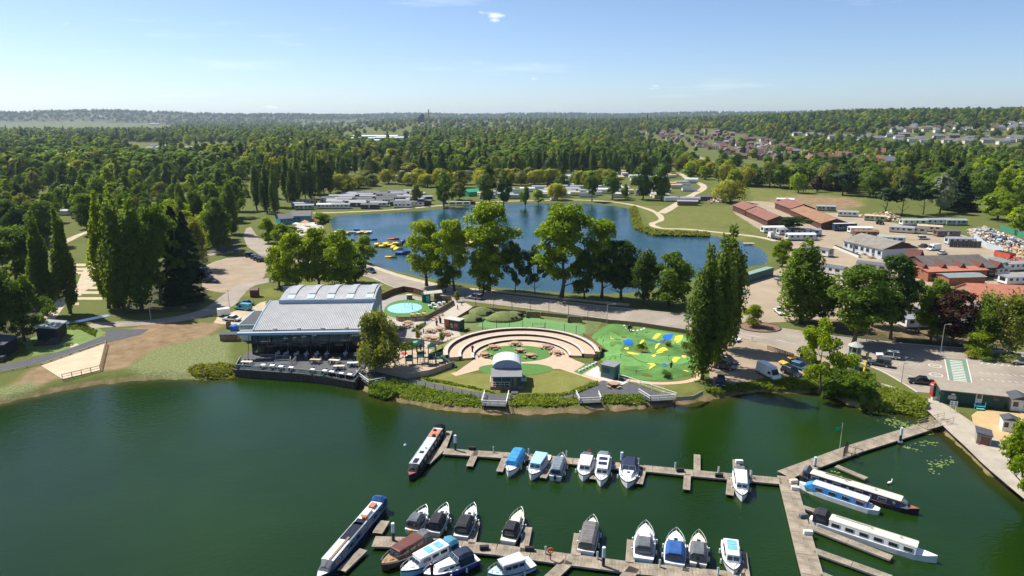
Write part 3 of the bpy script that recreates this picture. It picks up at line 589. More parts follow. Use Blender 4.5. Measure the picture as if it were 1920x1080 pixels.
wood([(300, 440), (400, 405), (455, 405), (455, 445), (430, 470), (400, 480), (350, 470)], 17, 'lining the lake road above the gravel car park', lod=0, hs=(15, 21), sp=6, seed=4, kinds=[('broad', 'green'), ('tall', 'green'), ('broad', 'dark'), ('poplar_wide', 'poplar'), ('oval', 'bright')])
wood([(-200, 400), (0, 385), (240, 380), (300, 400), (300, 425), (120, 420), (-200, 450)], 42, 'in the middle of the wood behind the slim poplars', lod=1, hs=(14, 21), sp=8, seed=5)
wood([(-150, 355), (200, 348), (440, 348), (455, 400), (300, 400), (100, 378), (-150, 385)], 58, 'in the wood beyond the camping pitches', lod=1, hs=(14, 21), sp=9, seed=6)
wood([(478, 372), (560, 362), (640, 358), (640, 385), (560, 398), (500, 412), (474, 410)], 16, 'in the dense poplar stand behind the lake road', kinds=[('poplar_wide', 'poplar'), ('poplar', 'poplar'), ('poplar_wide', 'dark'), ('tall', 'dark')], hs=(20, 26), lod=1, sp=6, seed=7)
wood([(560, 340), (640, 335), (650, 352), (570, 360)], 12, 'in the row beyond the caravan field', kinds=[('poplar', 'poplar'), ('poplar', 'dark')], hs=(18, 24), sp=7, seed=8)
wood([(620, 352), (700, 345), (860, 336), (1000, 338), (1010, 352), (860, 352), (720, 356), (640, 362)], 26, 'lining the caravan field behind the lake', kinds=[('willow', 'yellow'), ('willow', 'yellow'), ('willow', 'olive'), ('broad', 'olive')], hs=(9, 13), ws=(12, 17), sp=11, seed=9)
wood([(990, 338), (1120, 332), (1150, 350), (1090, 362), (1010, 356)], 14, 'among the lakeside caravans', kinds=[('willow', 'yellow'), ('willow', 'olive'), ('broad', 'green')], hs=(9, 13), ws=(11, 15), sp=11, seed=10)
for x, yb, yt, w, k, l, lab in [
 (582, 372, 292, 14, 'poplar', 'poplar', 'slim poplar on the field, first of the three behind the lake road'), (600, 370, 282, 14, 'poplar', 'poplar', 'slim poplar on the field, second of the three behind the lake road'), (620, 368, 288, 14, 'poplar', 'poplar', 'slim poplar on the field, third of the three behind the lake road'),
 (805, 336, 272, 16, 'poplar', 'dark', 'dark poplar pair member over the willows, nearer the chimney side'), (828, 338, 275, 22, 'poplar_wide', 'dark', 'thicker dark poplar of the pair over the willows'),
 (1075, 322, 272, 15, 'poplar', 'dark', 'dark slim poplar, first of the trio among the far caravans'), (1085, 322, 278, 11, 'poplar', 'dark', 'dark slim poplar, middle of the trio among the far caravans'), (1092, 324, 280, 13, 'poplar', 'dark', 'dark slim poplar, last of the trio among the far caravans'),
 (832, 388, 322, 40, 'broad', 'green', 'tall tree by the caravans on the far lake shore'), (780, 385, 345, 30, 'oval', 'olive', 'small tree between the dark caravans and the lake'), (861, 375, 342, 34, 'broad', 'olive', 'low olive tree next to the green sheet on the far shore'),
 (916, 392, 308, 42, 'tall', 'poplar', 'tall grey-green tree on the far lake shore, in front of the caravans'), (945, 392, 318, 32, 'tall', 'poplar', 'tall tree beside the grey-green one on the far shore'), (985, 385, 350, 24, 'oval', 'green', 'little tree on the far shore path'), (1010, 380, 355, 24, 'oval', 'bright', 'little bright tree on the far shore path'),
 (1045, 375, 345, 38, 'willow', 'yellow', 'round yellow willow on the far shore beside the white van'), (1110, 378, 322, 28, 'tall', 'green', 'upright tree by the far shore inlet'), (1148, 374, 322, 36, 'tall', 'green', 'leafy tree by the far shore caravans'), (1172, 372, 345, 18, 'oval', 'green', 'small tree at the bend of the lake path'),
 (1205, 374, 306, 44, 'broad', 'dark', 'large dark tree behind the grass of the lake corner, nearer the caravans'), (1240, 374, 308, 42, 'broad', 'green', 'large tree behind the grass of the lake corner, nearer the dark lodges'),
 (1370, 380, 338, 62, 'willow', 'yellow', 'wide yellow willow beside the dark lodges and the field'),
 (1497, 362, 326, 34, 'willow', 'bright', 'single round green tree at the top of the field'), (1532, 360, 330, 26, 'oval', 'purple', 'dark reddish tree at the top of the field'),
 (1580, 366, 316, 54, 'pine', 'pine', 'dark pine at the corner of the field'), (1630, 370, 310, 56, 'broad', 'green', 'large round green tree at the corner of the field'),
 (1660, 402, 352, 58, 'pine', 'conifer', 'spreading black pine at the edge of the yard'), (1690, 404, 335, 46, 'pine', 'conifer', 'taller black pine beside the spreading one'), (1730, 402, 345, 48, 'pine', 'pine', 'dark pine beyond the rubbish heap'),
 (1762, 400, 326, 52, 'broad', 'silver', 'silvery white-leaved tree in front of the dark hedge'), (1800, 395, 330, 60, 'conifer', 'conifer', 'black conifer beside the silvery tree'),
 (1870, 412, 358, 74, 'broad', 'bright', 'bright green tree beyond the rubbish heap'), (1912, 440, 385, 50, 'broad', 'bright', 'bright bush-like tree at the green fence'),
 (790, 462, 0, 0, None, None, None)]:
 if k: ptree(x, yb, yt, w, k, l, lab, lod=1)
wood([(1260, 300), (1340, 318), (1440, 345), (1500, 352), (1390, 352), (1300, 345), (1255, 320)], 44, 'along the embankment of the main road', kinds=[('broad', 'olive'), ('broad', 'green'), ('willow', 'yellow'), ('oval', 'bright')], hs=(10, 15), ws=(10, 14), sp=7, seed=12)
wood([(1400, 350), (1560, 345), (1740, 350), (1900, 355), (1900, 380), (1720, 372), (1500, 356)], 66, 'in the thick belt above the field and yard', kinds=[('broad', 'green'), ('broad', 'dark'), ('willow', 'olive'), ('conifer', 'conifer'), ('tall', 'green')], hs=(14, 21), ws=(12, 17), sp=7, seed=13)
wood([(1690, 345), (1790, 340), (1800, 352), (1700, 360)], 22, 'in the tall dark hedge above the yard', kinds=[('poplar', 'dark'), ('poplar', 'poplar')], hs=(22, 27), sp=4.5, seed=14)
wood([(1800, 340), (2000, 345), (2000, 400), (1820, 380)], 40, 'beyond the rubbish heap and fence', kinds=[('tall', 'bright'), ('broad', 'green'), ('broad', 'bright')], hs=(17, 24), ws=(11, 16), sp=7, seed=15)
wood([(960, 326), (1240, 318), (1270, 330), (1160, 335), (980, 334)], 34, 'in the dark poplar belt beyond the caravans', kinds=[('poplar', 'dark'), ('poplar', 'poplar'), ('broad', 'dark'), ('poplar_wide', 'dark')], hs=(17, 22), sp=8, seed=16)
wood([(470, 318), (700, 312), (960, 318), (960, 332), (700, 335), (480, 345)], 70, 'in the mixed wood beyond the willow field', kinds=G2 + [('poplar', 'dark')], hs=(14, 20), sp=10, seed=17)
wood([(-150, 325), (240, 322), (460, 322), (460, 348), (100, 350), (-150, 352)], 90, 'in the far part of the wood towards the meadow', kinds=G1, hs=(13, 19), sp=11, seed=18, lod=2)
# --- far woodland that reads as one mass: instanced crowns over the valley and the hills
def forest(name, label, pts, src, scales):
 m = bpy.data.meshes.new(name); m.vertices.add(len(pts)); m.vertices.foreach_set('co', np.asarray(pts, float).ravel())
 a = m.attributes.new('size', 'FLOAT_VECTOR', 'POINT'); a.data.foreach_set('vector', np.asarray(scales, float).ravel())
 r = m.attributes.new('turn', 'FLOAT', 'POINT'); r.data.foreach_set('value', RNG.uniform(0, 6.28, len(pts)))
 o = bpy.data.objects.new(name, m); COL.objects.link(o); tag(o, label, 'wood', None, 'stuff')
 ng = bpy.data.node_groups.new(name, 'GeometryNodeTree'); ng.interface.new_socket('Geometry', in_out='INPUT', socket_type='NodeSocketGeometry'); ng.interface.new_socket('Geometry', in_out='OUTPUT', socket_type='NodeSocketGeometry')
 N, K = ng.nodes, ng.links; gi, go = N.new('NodeGroupInput'), N.new('NodeGroupOutput'); ip = N.new('GeometryNodeInstanceOnPoints'); oi = N.new('GeometryNodeObjectInfo'); oi.inputs['Object'].default_value = src; oi.transform_space = 'ORIGINAL'
 sa = N.new('GeometryNodeInputNamedAttribute'); sa.data_type = 'FLOAT_VECTOR'; sa.inputs[0].default_value = 'size'; ra = N.new('GeometryNodeInputNamedAttribute'); ra.data_type = 'FLOAT'; ra.inputs[0].default_value = 'turn'
 cx = N.new('ShaderNodeCombineXYZ'); K.new(ra.outputs[0], cx.inputs[2])
 K.new(gi.outputs[0], ip.inputs['Points']); K.new(oi.outputs['Geometry'], ip.inputs['Instance']); K.new(cx.outputs[0], ip.inputs['Rotation']); K.new(sa.outputs[0], ip.inputs['Scale']); K.new(ip.outputs[0], go.inputs[0])
 md = o.modifiers.new('trees', 'NODES'); md.node_group = ng; return o
def far_src(kind, leaf):
 if (kind, leaf, 2) in GN_SRC: return GN_SRC[(kind, leaf, 2)]
 return None
def far_points(n, az0, az1, d0, d1, seed, keep=None, clump=.0):
 g = np.random.default_rng(seed); az = g.uniform(az0, az1, n * 3); D = np.exp(g.uniform(math.log(d0), math.log(d1), n * 3)); x, y = np.sin(az) * D, np.cos(az) * D
 ok = np.ones(len(x), bool)
 if keep is not None: ok = keep(x, y, az, D)
 nzv = vnoise(x, y, .006) * .5 + vnoise(x + 900, y, .017) * .5
 ok &= nzv > clump
 x, y = x[ok][:n], y[ok][:n]; return np.stack([x, y, land(x, y) - .2], 1)
def img_rows(x, y, z=0):
 r = land(x, y) + z - H; d = y * CP - r * SP; u = y * SP + r * CP; return 960 + FPX * x / d, 540 - FPX * u / d
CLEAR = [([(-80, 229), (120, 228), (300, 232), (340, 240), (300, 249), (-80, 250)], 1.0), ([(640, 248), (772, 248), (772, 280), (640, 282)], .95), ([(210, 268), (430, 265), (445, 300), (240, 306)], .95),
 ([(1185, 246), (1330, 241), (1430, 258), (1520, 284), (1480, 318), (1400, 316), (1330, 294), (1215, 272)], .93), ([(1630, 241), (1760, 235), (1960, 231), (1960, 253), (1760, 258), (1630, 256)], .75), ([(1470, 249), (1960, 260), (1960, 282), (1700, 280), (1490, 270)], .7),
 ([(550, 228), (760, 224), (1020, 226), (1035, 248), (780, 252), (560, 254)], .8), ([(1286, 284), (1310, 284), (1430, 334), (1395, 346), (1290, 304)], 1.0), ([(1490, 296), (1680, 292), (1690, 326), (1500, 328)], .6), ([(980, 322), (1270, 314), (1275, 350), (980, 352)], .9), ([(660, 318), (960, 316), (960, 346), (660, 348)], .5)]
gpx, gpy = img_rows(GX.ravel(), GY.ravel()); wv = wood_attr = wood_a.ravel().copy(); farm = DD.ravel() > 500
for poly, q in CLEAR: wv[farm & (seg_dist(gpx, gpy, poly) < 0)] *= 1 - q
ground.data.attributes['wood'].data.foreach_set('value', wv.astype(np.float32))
def clear(x, y, az, D):
 px, py = img_rows(x, y); k = np.ones(len(x), bool); g = np.random.default_rng(3).uniform(0, 1, len(x))
 for poly, p in CLEAR: k &= ~((seg_dist(px, py, poly) < 0) & (g < p))
 return k
FS = [('broad', 'green'), ('broad', 'dark'), ('broad', 'olive'), ('tall', 'green'), ('poplar', 'dark'), ('wide', 'bright'), ('broad', 'yellow')]
for i, (k, l) in enumerate(FS):
 if (k, l, 2) not in GN_SRC:
  tree((-360 + 24 * i, 900 + 9 * i, GZ), 16, 11, k, l, 'tree at the near edge of the far valley woodland', 'valley woodland edge', 2, 'broadleaf_tree')
def grow(name, label, n, az0, az1, d0, d1, seed, mix, big=1.0, clump=-1.0, keep=clear):
 pts = far_points(n, az0, az1, d0, d1, seed, keep, clump); g = np.random.default_rng(seed + 50); nv = vnoise(pts[:, 0], pts[:, 1], .011) + .5 * vnoise(pts[:, 0] + 77, pts[:, 1], .03) + g.normal(size=len(pts)) * .55; order = np.argsort(np.argsort(nv)) / len(nv); pick = np.searchsorted(np.cumsum(mix)[:-1], order)
 for i, (k, l) in enumerate(FS):
  s = pick == i
  if s.sum() < 3: continue
  ph, pw = TP[(k, l, 2, 0)][2:] if (k, l, 2, 0) in TP else TP[(k, l, 2, 1)][2:]
  D = np.hypot(pts[s][:, 0], pts[s][:, 1]); gr = big * (1 + ss(D, 2500, 7000) * .5)
  hh = g.uniform(.5, 1.3, s.sum()) * 15 * gr / ph * (1.25 if k == 'poplar' else 1); ww = g.uniform(.8, 1.35, s.sum()) * 13 * gr / pw * (.5 if k == 'poplar' else 1)
  forest(name, label[i % len(label)] if isinstance(label, list) else label, pts[s], GN_SRC[(k, l, 2)], np.stack([ww, ww, hh], 1))
mx = [.25, .22, .14, .14, .10, .09, .06]
grow('valley_wood', 'dense green woodland filling the valley behind the caravan parks', 2300, -.66, .14, 640, 1500, 21, mx, 1.2, -.33)
grow('valley_wood', 'woodland and gardens between the houses on the right-hand slope', 1500, .10, .66, 780, 1700, 22, mx, .85, -.33)
grow('hill_wood', 'dark woods covering the hill behind the town', 3300, .02, .68, 1700, 3600, 23, [.22, .32, .12, .12, .04, .10, .08], 1.2, -.5)
grow('distant_wood', 'hazy distant woodland along the valley towards the chimney', 4000, -.68, .05, 1500, 5400, 24, mx, 1.25, -.33)
grow('ridge_wood', 'blue-hazed woods on the distant ridges', 8000, -.72, .72, 5400, 11000, 25, [.3, .4, .1, .1, 0, .06, .04], 1.2, -.75)
# the air: even haze round everything
hz, HN, HK = nodes('haze_air'); ho = HN.new('ShaderNodeOutputMaterial'); pv = HN.new('ShaderNodeVolumePrincipled'); pv.inputs['Color'].default_value = (.68, .82, 1.0, 1); pv.inputs['Density'].default_value = 0.000048; pv.inputs['Anisotropy'].default_value = .3
HK.new(pv.outputs[0], ho.inputs['Volume'])
HAZE_ON = True
if HAZE_ON:
 hb = MB().box((0, 6000, 88), (30000, 16000, 190)); ho_ = hb.build('haze', hz); tag(ho_, 'thin pale summer haze over the valley', None, None, 'stuff')
# ================================================================== marina: pontoons and boats
def deck_mat(name, c, ang=0.0, w=.16):
 if name in MATS: return MATS[name]
 m, N, K = nodes(name); o = N.new('ShaderNodeOutputMaterial'); b = N.new('ShaderNodeBsdfPrincipled'); K.new(b.outputs[0], o.inputs[0]); b.inputs['Roughness'].default_value = .9; b.inputs['Specular IOR Level'].default_value = .15
 t = N.new('ShaderNodeTexCoord'); mpn = N.new('ShaderNodeMapping'); mpn.inputs['Rotation'].default_value = (0, 0, ang); K.new(t.outputs['Object'], mpn.inputs[0])
 bt = N.new('ShaderNodeTexBrick'); bt.inputs['Scale'].default_value = 1; bt.inputs['Brick Width'].default_value = w * 1.0; bt.inputs['Row Height'].default_value = 9; bt.inputs['Mortar Size'].default_value = .012
 bt.inputs['Color1'].default_value = (*(np.array(c) * .82), 1); bt.inputs['Color2'].default_value = (*(np.array(c) * 1.18), 1); bt.inputs['Mortar'].default_value = (*(np.array(c) * .3), 1); bt.offset = 0; K.new(mpn.outputs[0], bt.inputs['Vector'])
 n = N.new('ShaderNodeTexNoise'); n.inputs['Scale'].default_value = .9; n.inputs['Detail'].default_value = 6; K.new(t.outputs['Object'], n.inputs['Vector'])
 r = N.new('ShaderNodeValToRGB'); r.color_ramp.elements[0].position = .3; r.color_ramp.elements[1].position = .7; r.color_ramp.elements[0].color = (.62, .62, .6, 1); r.color_ramp.elements[1].color = (1.15, 1.12, 1.05, 1); K.new(n.outputs['Fac'], r.inputs[0])
 x = N.new('ShaderNodeMix'); x.data_type = 'RGBA'; x.blend_type = 'MULTIPLY'; x.inputs[0].default_value = 1; K.new(bt.outputs[0], x.inputs[6]); K.new(r.outputs[0], x.inputs[7]); K.new(x.outputs[2], b.inputs['Base Color']); MATS[name] = m; return m
DECK = deck_mat('deck_boards', (.325, .275, .22)); WOODD = M('timber_dark', (.075, .06, .05), .9, .3, 1.5, stretch=(1, 1, 4)); WOODB = M('timber_brown', (.25, .165, .10), .85, .22, 1.3, bump=.2)
WOODG = M('timber_grey', (.30, .265, .22), .9, .2, 1.5, bump=.2); STEEL = M('galvanised', (.55, .57, .58), .4, .1, 3, metal=.7); BLACK = M('black_rubber', (.02, .02, .022), .7, .2, 3)
GELW = M('gelcoat_white', (.78, .775, .75), .3, .06, 1.3, spec=.5); GELC = M('gelcoat_cream', (.70, .64, .50), .35, .06, 1.3, spec=.5); NAVY = M('paint_navy', (.014, .022, .06), .3, .15, 1, spec=.5)
PALEB = M('paint_pale_blue', (.34, .56, .68), .4, .08, 1, spec=.5); BLUE = M('canvas_blue', (.025, .09, .27), .8, .2, 1.5); BRBLUE = M('canvas_bright_blue', (.03, .24, .52), .8, .25, 1.5, bump=.4)
GREYC = M('canvas_grey', (.115, .125, .14), .85, .2, 1.5, bump=.3); DARKC = M('canvas_black', (.028, .028, .034), .85, .25, 1.5, bump=.3); WIN = glass('window_glass'); WINB = glass('windscreen_glass', (.03, .05, .07)); MAHOG = M('mahogany', (.13, .045, .03), .4, .25, 1.2, spec=.5)
ORANGE = M('orange_paint', (.62, .13, .04), .6, .15, 1); RED = M('red_paint', (.5, .03, .025), .5, .1, 1); YEL = M('yellow_paint', (.75, .46, .03), .55, .1, 1); CREAM = M('roof_cream', (.72, .67, .53), .6, .08, .8); PALEG = M('roof_silver', (.52, .55, .57), .5, .1, .8)
FEND = M('fender_white', (.7, .7, .66), .5, .1, 2); REDOX = M('deck_oxide', (.27, .09, .07), .8, .2, 1)
def frame(a, b):
 d = b - a; return (a + b) / 2, math.atan2(d.y, d.x), d.length
def pontoon(name, label, pts, w, fingers=(), group=None):
 """floating walkway along pts (photo points on the water); each bay of decking is a piece of its own"""
 P = [at(x, y, .5) for x, y in pts]; r = thing(name, label, 'pontoon', (P[0].x, P[0].y, 0), 0, group)
 o = Vector((P[0].x, P[0].y, 0))
 for a, b in zip(P[:-1], P[1:]):
  c, rz, ln = frame(a, b); n = max(1, round(ln / 5.0)); s = ln / n; dd = (b - a).normalized()
  bay = MB().box((0, 0, .46), (s - .05, w, .09)).mesh('deck_bay', DECK); fl = MB().box((0, 0, .06), (s * .72, w * .8, .5)).mesh('float', WOODD); ed = MB().box((0, w / 2 + .05, .40), (s - .03, .09, .24)).box((0, -w / 2 - .05, .40), (s - .03, .09, .24)).mesh('edge_beam', WOODG)
  for i in range(n):
   q = a + dd * (s * (i + .5)) - o
   for nm, me in (('deck_bay', bay), ('float', fl), ('edge_beam', ed)):
    k = child(nm, me, r, (q.x, q.y, 0)); k.rotation_euler.z = rz
 return r
pontoon('pontoon', 'long grey-brown pontoon walkway holding the upper row of cruisers', [(832, 846), (1000, 857), (1150, 872), (1300, 887), (1466, 902)], 1.75)
pontoon('pontoon', 'lower pontoon walkway running out of the bottom of the picture', [(700, 1015), (800, 1018), (930, 1030), (1060, 1048), (1200, 1066), (1400, 1085)], 2.0)
pontoon('pontoon', 'wide main walkway leading from the bend past the long narrowboats', [(1474, 893), (1492, 960), (1513, 1040), (1535, 1120)], 2.3)
pontoon('gangway', 'sloping walkway from the bank to the bend of the pontoons', [(1470, 890), (1600, 842), (1735, 800)], 2.3)
FING = [((880, 874), (893, 846), .9, 'short jetty finger standing free beside the first narrowboat'), ((936, 884), (948, 856), .8, 'jetty finger beside the blue-covered cruiser'), ((1018, 896), (1036, 864), .8, 'jetty finger beside the pale blue cabin boat'),
  ((1111, 898), (1119, 866), .8, 'jetty finger between two bow-on cruisers'), ((1198, 907), (1206, 876), .9, 'jetty finger beside the white cruiser with navy canopy'), ((1287, 918), (1289, 889), .8, 'empty jetty finger pointing towards the lower pontoon'),
  ((1307, 852), (1307, 882), .8, 'empty jetty finger pointing towards the bank'), ((1380, 862), (1381, 890), .8, 'jetty finger with white lockers pointing towards the bank'), ((1368, 928), (1371, 898), .9, 'jetty finger beside the single moored white cruiser'),
  ((800, 868), (832, 838), 1.0, 'angled jetty finger alongside the black narrowboat'), ((843, 808), (832, 838), .8, 'short jetty arm past the end of the upper pontoon'),
  ((707, 1000), (722, 976), 1.1, 'mossy green jetty stub beside the blue narrowboat'), ((893, 978), (884, 1020), .8, 'jetty finger beside the black-canopied cruiser'), ((990, 988), (981, 1035), .9, 'jetty finger beside the dark-decked cruiser'),
  ((1085, 1000), (1079, 1042), 1.0, 'jetty finger beside the grey-covered cruiser'), ((1184, 1012), (1181, 1056), .9, 'jetty finger beside the pale blue cruiser'), ((1290, 1025), (1286, 1072), .8, 'jetty finger between two lower cruisers'), ((1391, 1035), (1398, 1085), .9, 'jetty finger beside the cruiser with blue roof panels'),
  ((1030, 1085), (1066, 1052), 1.3, 'broad jetty branch leaving the lower pontoon'), ((1172, 1085), (1190, 1064), 1.3, 'second broad jetty branch leaving the lower pontoon'),
  ((1568, 873), (1625, 897), .7, 'short floating arm in front of the navy narrowboat'), ((1505, 950), (1655, 998), .7, 'walkway arm behind the cream narrowboat'), ((1515, 985), (1672, 1046), 1.0, 'walkway arm in front of the cream narrowboat'), ((1527, 1032), (1672, 1084), 1.0, 'bare walkway arm in the corner of the marina'), ((1540, 1077), (1570, 1090), 1.0, 'last walkway arm at the bottom of the picture'),
  ((682, 1030), (640, 1070), .9, 'mossy jetty beside the stern gear of the blue narrowboat')]
for a, b, w, lab in FING: pontoon('jetty_finger', lab, [a, b], w, group='jetty fingers')
# ramp up to the bank
ra, rb = at(1730, 802, .5), at(1778, 789, 1.25); c, rz, ln = frame(ra, rb)
r = thing('access_ramp', 'railed timber ramp from the pontoon up to the slipway path', 'ramp', c, rz); 
MB().box((0, 0, .05), (ln, 2.0, .1), ry=-math.atan2(.75, ln)).build('deck', DECK, r)
for s in (-1, 1):
 q = MB(); q.tube((-ln / 2, s, .65), (ln / 2, s, 1.45), .04); q.tube((-ln / 2, s, .25), (ln / 2, s, 1.0), .03)
 for i in range(5): x = -ln / 2 + ln * i / 4; q.tube((x, s, -.3 + .8 * i / 4 * .9), (x, s, .65 + .8 * i / 4), .035)
 q.build('railing', WOODG, r)
def pile(x, y, yt, lab):
 p = at(x, y, 0); h = top_z(p, yt); r = thing('mooring_pile', lab, 'pile', p, 0, 'mooring piles'); MB().tube((0, 0, -2), (0, 0, h - 1.3), .2, .2, 10).build('shaft', NAVY, r); MB().tube((0, 0, h - 1.3), (0, 0, h), .21, .21, 10).build('sleeve', M('pile_sleeve', (.60, .66, .70), .5, .1), r); MB().tube((0, 0, .25), (0, 0, .5), .42, .42, 10).build('guide_collar', STEEL, r)
for x, y, yt, lab in [(854, 849, 816, 'tall pile near the stern of the black narrowboat'), (738, 1020, 981, 'tall pile at the end of the lower pontoon'), (1165, 878, 848, 'tall pile in the middle of the upper pontoon'), (1131, 1068, 1026, 'tall pile in the middle of the lower pontoon'), (1527, 880, 857, 'pile at the bend where the walkways meet'), (1687, 832, 802, 'pile beside the gangway to the bank')]: pile(x, y, yt, lab)
def pedestal(x, y, i):
 p = at(x, y, .5); r = thing('power_pedestal', 'small white service pedestal on the pontoon edge', 'pedestal', p, 0, 'service pedestals'); MB().box((0, 0, .42), (.2, .2, .84)).build('post', M('pedestal_white', (.6, .62, .6), .6, .1), r); MB().box((0, 0, .92), (.3, .3, .16), top=(.6, .6)).build('lamp_head', STEEL, r)
for i, (x, y) in enumerate([(925, 848), (991, 852), (1062, 856), (1121, 862), (1197, 870), (1266, 878), (1347, 886), (1407, 893), (835, 1020), (1023, 1038), (1120, 1048), (1237, 1063), (1346, 1078), (1408, 896)]): pedestal(x, y, i)
def locker(x, y, lab, m=BLACK, d=(1.1, .5, .5)):
 p = at(x, y, .52); r = thing('dock_locker', lab, 'locker', p, random.uniform(-.3, .3)); MB().box((0, 0, d[2] * .4), (d[0], d[1], d[2] * .8)).build('box', m, r); MB().box((0, 0, d[2] * .9), (d[0] * 1.06, d[1] * 1.08, d[2] * .2), top=(.9, .85)).build('lid', m, r)
for x, y, lab, m in [(886, 843, 'black locker on the upper pontoon near its end', BLACK), (763, 1017, 'black locker on the lower pontoon beside the yellow outboard', BLACK), (993, 1032, 'black bin on the lower pontoon by the dark-decked boat', BLACK), (908, 1030, 'heap of black gear in the middle of the lower pontoon', DARKC), (1275, 884, 'black gear box beside the empty finger', BLACK), (1348, 894, 'black box of gear on the upper pontoon', BLACK), (1386, 868, 'white locker at the tip of the jetty', FEND), (1389, 884, 'white locker nearer the pontoon on the same jetty', FEND), (1491, 918, 'pale locker at the bow of the bright blue narrowboat', FEND), (1506, 970, 'grey box on the main walkway by the black-hooded boat', GREYC), (1515, 1001, 'white box on the main walkway', FEND), (1488, 905, 'stack of cream boxes at the walkway bend', CREAM)]: locker(x, y, lab, m)
p = at(1032, 1050, .5); r = thing('lifebuoy_stand', 'red lifebuoy post on the lower pontoon', 'lifebuoy', p); MB().box((0, 0, .6), (.12, .12, 1.2)).build('post', RED, r); b = MB(); [b.tube((.32 * math.cos(t), -.1, 1.35 + .32 * math.sin(t)), (.32 * math.cos(t + .7), -.1, 1.35 + .32 * math.sin(t + .7)), .09, .09, 6) for t in np.arange(0, 6.28, .7)]; b.build('ring', ORANGE, r)
p = at(1105, 862, .5); r = thing('lifebuoy_stand', 'red lifebuoy post on the upper pontoon between cruisers', 'lifebuoy', p); MB().box((0, 0, .6), (.12, .12, 1.2)).build('post', RED, r); b = MB(); [b.tube((.32 * math.cos(t), -.1, 1.35 + .32 * math.sin(t)), (.32 * math.cos(t + .7), -.1, 1.35 + .32 * math.sin(t + .7)), .09, .09, 6) for t in np.arange(0, 6.28, .7)]; b.build('ring', RED, r)
# gate and flag on the gangway
p = at(1573, 852, .5); r = thing('flagpole', 'tall white flagpole with a green flag on the gangway', 'flagpole', p); MB().tube((0, 0, -.3), (0, 0, 5.4), .05, .035).build('pole', FEND, r)
b = MB(); W_ = 7; 
rings = [[(-1.15 * i / W_, .12 * math.sin(i * 1.3), 4.15 - .05 * i), (-1.15 * i / W_, .12 * math.sin(i * 1.3 + .5), 4.85 - .03 * i)] for i in range(W_ + 1)]; b.loft(rings, closed=False); b.build('flag', M('flag_green', (.02, .35, .16), .7, .1, 2), r)
p = at(1585, 852, .5); r = thing('pontoon_gate', 'black steel security gate across the gangway', 'gate', p, math.radians(-38)); b = MB()
for i in range(9): b.tube((0, -1.6 + i * .4, 0), (0, -1.6 + i * .4, 2.0 if 2 < i < 6 else 1.6), .03, n=4)
b.build('bars', BLACK, r); b = MB(); [b.box((0, 0, z), (.05, 3.3, .06)) for z in (.2, 1.1, 1.6)]; b.build('rails', BLACK, r); b = MB(); [b.tube((0, y, 0), (0, y, 2.1), .06) for y in (-.6, .6)]; b.build('gate_post', BLACK, r)
for s in (-1, 1): MB().tube((0, s * 1.2, 1.0), (2.2, s * 1.2, 1.0), .04).tube((2.2, s * 1.2, 0), (2.2, s * 1.2, 1.0), .04).tube((1.1, s * 1.2, 0), (1.1, s * 1.2, 1.0), .04).build('side_rail', BLACK, r)
p = at(760, 835, 0); r = thing('mooring_buoy', 'pale blue round buoy floating near the black narrowboat', 'buoy', p); MB().dome((0, 0, 0), .28, 10, 4).build('ball', M('buoy', (.5, .6, .72), .5, .1), r); MB().tube((0, 0, .25), (0, 0, .42), .05).build('eye', STEEL, r)

